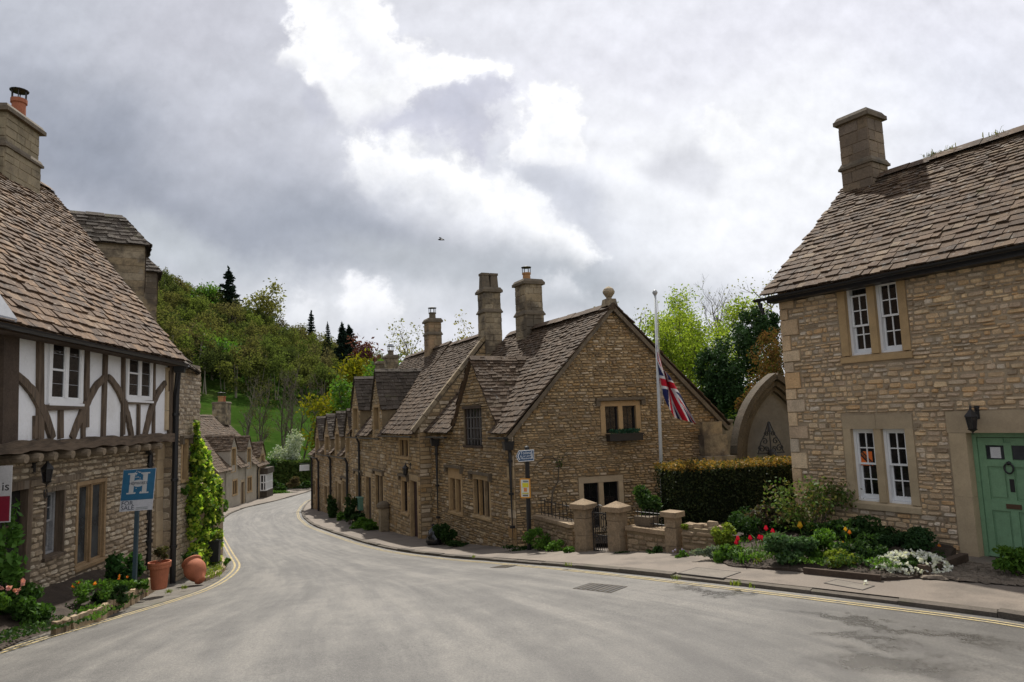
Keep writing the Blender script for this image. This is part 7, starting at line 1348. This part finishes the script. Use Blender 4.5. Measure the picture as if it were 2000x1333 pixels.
for lab, x, y, st in (('red tulip nearest the dry stone wall, lower of the pair', 1438, 1060, .24), ('red tulip nearest the dry stone wall, upper of the pair', 1441, 1052, .30), ('red tulip alone between the pair and the tall ones', 1465, 1051, .28), ('red tulip left of two side by side', 1483, 1050, .3), ('red tulip right of two side by side', 1488, 1051, .3), ('tallest red tulip above the bed before the hedge', 1496, 1032, .42), ('red tulip just right of the tallest one', 1509, 1038, .38)): tulip(lab, x, y, 11.5, 'red', st, .052, 'red tulips in the flower bed')
tulip('single yellow tulip before the cottage corner', 1562, 1026, 12.0, 'yellow', .45, .07)
for lab, x, y, c in (('yellow poppy against the cottage wall', 1651, 1034, 'yellow'), ('orange poppy just right of the yellow poppy', 1659, 1040, 'orange'), ('small yellow poppy lower in the bed', 1646, 1062, 'yellow'), ('yellow poppy near the right end of the bed', 1795, 1045, 'yellow'), ('orange poppy near the door surround', 1834, 1067, 'orange')): tulip(lab, x, y, 11.3 if x < 1700 else 10.9, c, .25, .042)
wf = thing('candytuft', 'mound of white flowers spilling over the pavement near the door', 'flower', P_at(1780, 1130, 9.95)); c = P_at(1778, 1124, 9.95); q = MB(); pts = blob_pts(2200, c + (0, 0, .07), (.52, .34, .22), .4, 0); pts[:, 2] = np.maximum(pts[:, 2], c[2] - .05); q.quads(leaf_quads(pts, .022)); q.build('foliage', LD, wf); q = MB(); d = rng.normal(size=(190, 3)); d /= np.linalg.norm(d, axis=1)[:, None]; d[:, 2] = np.abs(d[:, 2]); C = c + (0, 0, .09) + d * np.array([.53, .35, .225])
for p in C: q.quads(leaf_quads(p + rng.normal(size=(11, 3)) * .013, .022, .8, .8))
q.build('blooms', PET['white'], wf)
for x, y, lab in ((1690, 1137, 'single white petal flower fallen on the pavement'),): t = thing('fallen_flower', lab, 'flower', gp(x, y)); q = MB(); q.quads(leaf_quads(gp(x, y, .10) + rng.normal(size=(8, 3)) * .012, .02, .8, .8)); q.build('bloom', PET['white'], t)
for x, y, n, lab in ((1437, 1143, 26, 'weed tuft growing in the kerb beyond the wet patch'), (1466, 1148, 12, 'tiny weed in the kerb right of the kerb tuft'), (1108, 1105, 14, 'small weed in the kerb below the garden gate'), (1322, 1132, 12, 'small weed in the kerb before the dry stone wall'), (925, 1090, 10, 'small weed in the kerb below the gabled cottage'), (360, 1150, 40, 'grass tuft at the foot of the tilted jar'), (330, 1158, 30, 'grass tuft below the upright pot')):
    t = thing('weed_tuft', lab, 'weeds', gp(x, y)); q = MB(); blades(q, gp(x, y, .06), n, .09, .06, .006, .8); q.build('foliage', LY, t)
# ================================================================== TREES AND THE WOODED HILL
def on_t(x, y): return np.array([x, y, float(terr(x, y))])
def spot(px, Y): d = ray(px, 830); return d[0] * Y, Y
FRESH = leafmat('spring_leaf', [(.20, .28, .03), (.27, .33, .045), (.14, .22, .025), (.32, .36, .07)], .5, .8, .02); BUD = leafmat('budding_leaf', [(.16, .17, .05), (.22, .21, .07), (.12, .12, .04)], .4, .8, .02); YEW = leafmat('dark_evergreen_leaf', [(.012, .03, .010), (.022, .05, .014), (.035, .075, .022), (.05, .10, .035)], .15); COP = leafmat('brown_beech_leaf', [(.12, .06, .025), (.17, .085, .035), (.09, .06, .02), (.08, .09, .02)], .3, .8, .02); MAP = leafmat('yellow_maple_leaf', [(.17, .165, .012), (.23, .20, .015), (.12, .13, .012), (.08, .095, .010), (.28, .255, .02)], .35, .8, .02); CON = leafmat('conifer_needle', [(.010, .020, .014), (.018, .032, .022), (.03, .048, .032)], .1, .8, .02)
def topz(px, py, Y): return at(px, py, Y)[2]
def T_(name, lab, px, Y, ytop, spread, nleaf, leaf, lm, **k):
    x, y = spot(px, Y); b = on_t(x, y); k.setdefault('bark', BARK); return tree(name, lab, 'tree', b, topz(px, ytop, Y) - b[2], spread, nleaf, leaf, lm, **k)
T_('ash_tree', 'tall airy tree with fresh yellow green leaves right of the flagpole', 1345, 44, 608, 3.0, 26000, .085, FRESH, stems=6, tr=.34, limbs=42, sig=.30, first=.22, up=.7, bark=BARK_L); T_('ash_tree', 'lower fresh green tree left of the dark evergreen', 1395, 41, 625, 2.3, 13000, .085, FRESH, stems=4, tr=.26, limbs=28, sig=.4, first=.2, up=.6)
T_('bare_tree', 'thin budding tree behind the gable just left of the flagpole', 1252, 52, 588, 2.6, 900, .10, BUD, stems=3, tr=.22, limbs=26, sig=.3, up=.8, depth=3, split=(2, 3)); T_('bare_tree', 'bare leafless tree between fresh tree and the evergreen', 1432, 55, 546, 3.0, 250, .09, BUD, stems=2, tr=.26, limbs=26, up=.9, depth=3, first=.35, split=(3, 4)); T_('bare_tree', 'budding tree peeping past the eaves of the green door cottage', 1528, 48, 515, 3.4, 1500, .10, BUD, stems=2, tr=.3, limbs=22, up=.6, depth=3, split=(2, 3))
x, y = spot(1452, 31); b = on_t(x, y)
def evergreen(name, lab, lumps, lm, n, leaf, base, h):
    t = thing(name, lab, 'tree', base); mb = MB(); mb.tube([base, np.asarray(base) + (0, 0, h * .5), np.asarray(base) + (0, 0, h * .85)], [.2, .13, .03], 8); mb.build('trunk', BARK, t); q = MB()
    P = []
    for (px, py, Y, r) in lumps:
        c = at(px, py, Y); d = rng.normal(size=(n, 3)); d /= np.linalg.norm(d, axis=1)[:, None]; k = rng.normal(size=(26, 3)); k /= np.linalg.norm(k, axis=1)[:, None]; j = rng.integers(0, 26, n); P.append(c + (k[j] * .72 + d * .33 * rng.random((n, 1)) ** .4) * r * np.array([1, 1, 1.15]))
    q.quads(leaf_quads(np.concatenate(P), leaf, .0, .45)); q.build('crown', lm, t)
evergreen('evergreen_tree', 'dark bushy evergreen tree beside the gothic arch', [(1468, 640, 31, .9), (1480, 690, 31, 1.1), (1440, 690, 30.5, 1.15), (1410, 745, 29.8, 1.15), (1450, 750, 30, 1.3), (1390, 720, 30, .8), (1430, 800, 29.5, 1.2), (1395, 790, 29.5, .8), (1500, 640, 31.5, .7)], YEW, 2600, .08, b, 7.5)
evergreen('beech_bush', 'brown leaved beech behind the gothic arch', [(1500, 700, 27.5, .9), (1515, 670, 28, .7), (1495, 750, 27, .8), (1470, 790, 26.5, .7), (1520, 740, 27.5, .9)], COP, 1100, .06, on_t(*spot(1510, 28)), 4)
# behind the row
T_('maple_tree', 'broad yellow flowering tree behind the far cottages', 668, 80, 700, 3.7, 9000, .22, MAP, tr=.4, limbs=16, sig=.75, first=.12, up=.3, split=(3, 4)); T_('maple_tree', 'smaller yellow tree low beside the blossom bush', 648, 79, 770, 2.2, 3000, .18, MAP, tr=.25, limbs=12, sig=.55, first=.1, up=.25)
T_('broadleaf_tree', 'bright green round tree behind the dormered cottage chimney', 742, 66, 682, 2.9, 4200, .2, LG, tr=.3, limbs=12, sig=.6, first=.2); T_('broadleaf_tree', 'small round bright green tree between yellow tree and dormers', 683, 62, 742, 1.5, 3000, .16, LG, tr=.2, limbs=10, sig=.42, first=.08); T_('budding_tree', 'pale budding tree left of the rusty chimney', 812, 62, 632, 2.6, 1500, .12, BUD, stems=3, tr=.25, limbs=26, up=.8, sig=.4, depth=3, split=(2, 3)); T_('budding_tree', 'olive budding tree right of the rusty chimney', 885, 60, 622, 2.5, 2600, .12, leafmat('olive_bud_leaf', [(.20, .18, .04), (.26, .22, .05), (.14, .13, .03)], .4), stems=3, tr=.25, limbs=26, up=.8, sig=.4)
MBUD = leafmat('meadow_bud_leaf', [(.07, .075, .025), (.10, .10, .035)], .3, .8, .0)
# meadow trees, blossom bush, hedge and plants by the bend
for px, ytop, Y, lab, n in ((480, 705, 92, 'leftmost thin bare tree in the meadow', 160), (512, 712, 84, 'tall bare tree with yellow budding top in the meadow', 800), (550, 690, 88, 'forked bare tree in the middle of the meadow', 200), (570, 700, 90, 'bare tree in the meadow right of the forked one', 200), (588, 720, 86, 'slender bare tree beside the yellow tree', 160)): T_('bare_tree', lab, px, Y, ytop, 2.2, n, .10, MBUD, stems=2, tr=.20, limbs=26, up=.8, depth=2, first=.3, group='bare trees in the meadow')
x, y = spot(568, 71.5); shrub('blossom_bush', 'white blossoming bush above the hedge at the bend', 'shrub', on_t(x, y) + (0, 0, .3), (2.1, 1.7, 2.75), 5200, .12, leafmat('white_blossom', [(.30, .36, .26), (.50, .53, .46), (.12, .18, .08), (.62, .64, .58)], .3), 10)
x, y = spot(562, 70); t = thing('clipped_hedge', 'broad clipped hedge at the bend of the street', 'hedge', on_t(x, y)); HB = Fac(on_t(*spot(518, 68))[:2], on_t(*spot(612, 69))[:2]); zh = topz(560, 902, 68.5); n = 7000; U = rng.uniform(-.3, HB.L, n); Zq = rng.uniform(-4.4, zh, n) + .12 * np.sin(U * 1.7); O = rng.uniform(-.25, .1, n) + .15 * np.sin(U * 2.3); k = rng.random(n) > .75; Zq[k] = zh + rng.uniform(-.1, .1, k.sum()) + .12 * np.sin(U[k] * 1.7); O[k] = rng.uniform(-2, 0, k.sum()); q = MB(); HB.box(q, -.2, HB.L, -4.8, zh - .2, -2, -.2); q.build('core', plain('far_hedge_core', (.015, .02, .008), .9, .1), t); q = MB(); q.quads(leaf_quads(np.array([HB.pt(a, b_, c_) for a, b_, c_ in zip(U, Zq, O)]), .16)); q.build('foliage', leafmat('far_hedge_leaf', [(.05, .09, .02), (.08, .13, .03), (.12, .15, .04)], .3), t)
for px, py, Y, r, n, lm, lab in ((540, 962, 64, (1.0, .8, .8), 1300, LD, 'dark shrub in front of the far hedge'), (548, 966, 63, (1.6, .6, .35), 1000, LG, 'low bright green plants on the verge at the bend'), (525, 968, 62.5, (.9, .6, .4), 700, LG, 'green plants beside the bay window cottage'), (572, 950, 64, (.8, .6, .6), 700, leafmat('brown_verge_leaf', [(.12, .09, .05), (.09, .08, .04)]), 'brownish shrub at the foot of the far hedge'), (590, 950, 66, (1.2, .7, .4), 800, LD, 'dark plants beside the hanging sign cottage'), (522, 930, 65, (.9, .8, 1.4), 1300, LD, 'tall dark shrub behind the bay window cottage')):
    shrub('roadside_shrub', lab, 'shrub', P_at(px, py, Y) - (0, 0, .3), r, n, .13, lm, 8, stems=0)
x, y = spot(398, 29); shrub('garden_bush', 'green bush behind the ivy beside the dark cottage', 'shrub', P_at(424, 1000, 30) - (0, 0, .5), (.45, .5, .7), 900, .08, LG, 7)
# distinct trees on the skyline and hillside
def skyline(px, py_top, Y, h, r, lm, lab, **k): P = at(px, py_top, Y); conifer('conifer', lab, P - (0, 0, h), h, r, lm, **k)
skyline(447, 528, 218, 17, 6.2, CON, 'dark lone conifer with gaps standing on the skyline', n=3600, leaf=.75, gappy=.10, whorls=17); skyline(668, 638, 200, 13, 4.2, CON, 'left dark pine of the pair at the end of the wood', n=3000, leaf=.8); skyline(682, 640, 205, 13, 4.2, CON, 'right dark pine of the pair at the end of the wood', n=3000, leaf=.8, gappy=.1); skyline(608, 612, 225, 13, 2.6, CON, 'slim spruce rising from the wood left of the pines', n=900, leaf=.7); skyline(640, 634, 210, 9, 1.6, CON, 'thin spire of a conifer just left of the pines', n=500, leaf=.5);  skyline(634, 682, 190, 9, 2.6, CON, 'short dark conifer below the pines', n=900, leaf=.8)
def T2(name, lab, px, py, Y, h, sp, n, leaf, lm, **k): P = at(px, py, Y); tree(name, lab, 'tree', P - (0, 0, h), h, sp, n, leaf, lm, bark=BARK, **k)
T2('broadleaf_tree', 'vivid green tree standing out on the upper slope', 398, 572, 218, 13, 5.2, 5200, .45, LG, limbs=16, sig=1.5, first=.15); T2('broadleaf_tree', 'dark green tree at the foot of the wood above the meadow', 425, 680, 160, 14, 5.5, 5200, .42, LG, limbs=12, sig=1.4, first=.1); T2('broadleaf_tree', 'copper red tree right of the dark pines', 712, 672, 190, 11, 4., 1500, .5, leafmat('copper_leaf', [(.10, .035, .035), (.14, .05, .045), (.07, .03, .03)], .3), limbs=12, sig=1.1, first=.15); T2('broadleaf_tree', 'feathery topped tree on the skyline right of the lone conifer', 512, 592, 232, 14, 6.5, 2200, .55, BUD, limbs=14, sig=1.2, first=.2)
# the rest of the wood reads as one mass
WOODC = [[tuple(a * b for a, b in zip(q, (1.15, 1.15, 1.25))) for q in qq] for qq in [[(.075, .085, .025), (.095, .105, .032), (.06, .07, .02)], [(.085, .085, .03), (.105, .10, .038), (.065, .065, .024)], [(.055, .075, .02), (.075, .095, .028), (.04, .055, .016)], [(.09, .08, .042), (.075, .068, .035), (.10, .09, .048)], [(.085, .11, .025), (.105, .13, .035), (.065, .085, .02)], [(.04, .052, .02), (.055, .068, .024), (.03, .04, .015)]]]
WM = [leafmat('wood_foliage', c, .5, .8, .0) for c in WOODC]; mb = MB(); nt = 0; tries = 0; pl_ = []
while nt < 430 and tries < 9000:
    tries += 1; az = math.radians(random.uniform(-33, -6)); d = random.uniform(150, 275); x, y = d * math.sin(az), d * math.cos(az); pxx = 1000 + FPX * x / y
    if pxx > 760: continue
    edge = np.interp(pxx, [380, 600, 760], [158, 166, 150])
    if d < edge + random.uniform(-3, 6) or any((x - a) ** 2 + (y - b) ** 2 < 18 for a, b in pl_): continue
    pl_.append((x, y)); z = float(terr(x, y)); h = random.uniform(7.5, 12.5) if d > 180 else random.uniform(8, 13); r = h * random.uniform(.30, .42); n = 1150 if d < 240 else 900; ci = random.choices(range(6), (4, 4, 3, 2.2, 1.6, 2))[0]; lm_ = random.randint(7, 12); c = np.array([x, y, z + h * .58]); dd = rng.normal(size=(lm_, 3)); dd /= np.linalg.norm(dd, axis=1)[:, None]; lc = c + dd * np.array([r, r, h * .42]) * rng.uniform(.4, .95, (lm_, 1)); j = rng.integers(0, lm_, n); e = rng.normal(size=(n, 3)); e /= np.linalg.norm(e, axis=1)[:, None]
    P = lc[j] + e * np.array([r, r, h * .4]) * .42 * rng.random((n, 1)) ** .5; mb.quads(leaf_quads(P, .28, .2, .6), ci); nt += 1
    for k in range(2): mb.tube([(x + random.uniform(-.5, .5), y, z - .5), (x + random.uniform(-1, 1), y, z + h * .7)], [.16, .05], 4, 6, cap=False)
o = mb.build('hillside_wood', WM + [BARK_L]); o['kind'] = 'stuff'
bpy.context.view_layer.update()
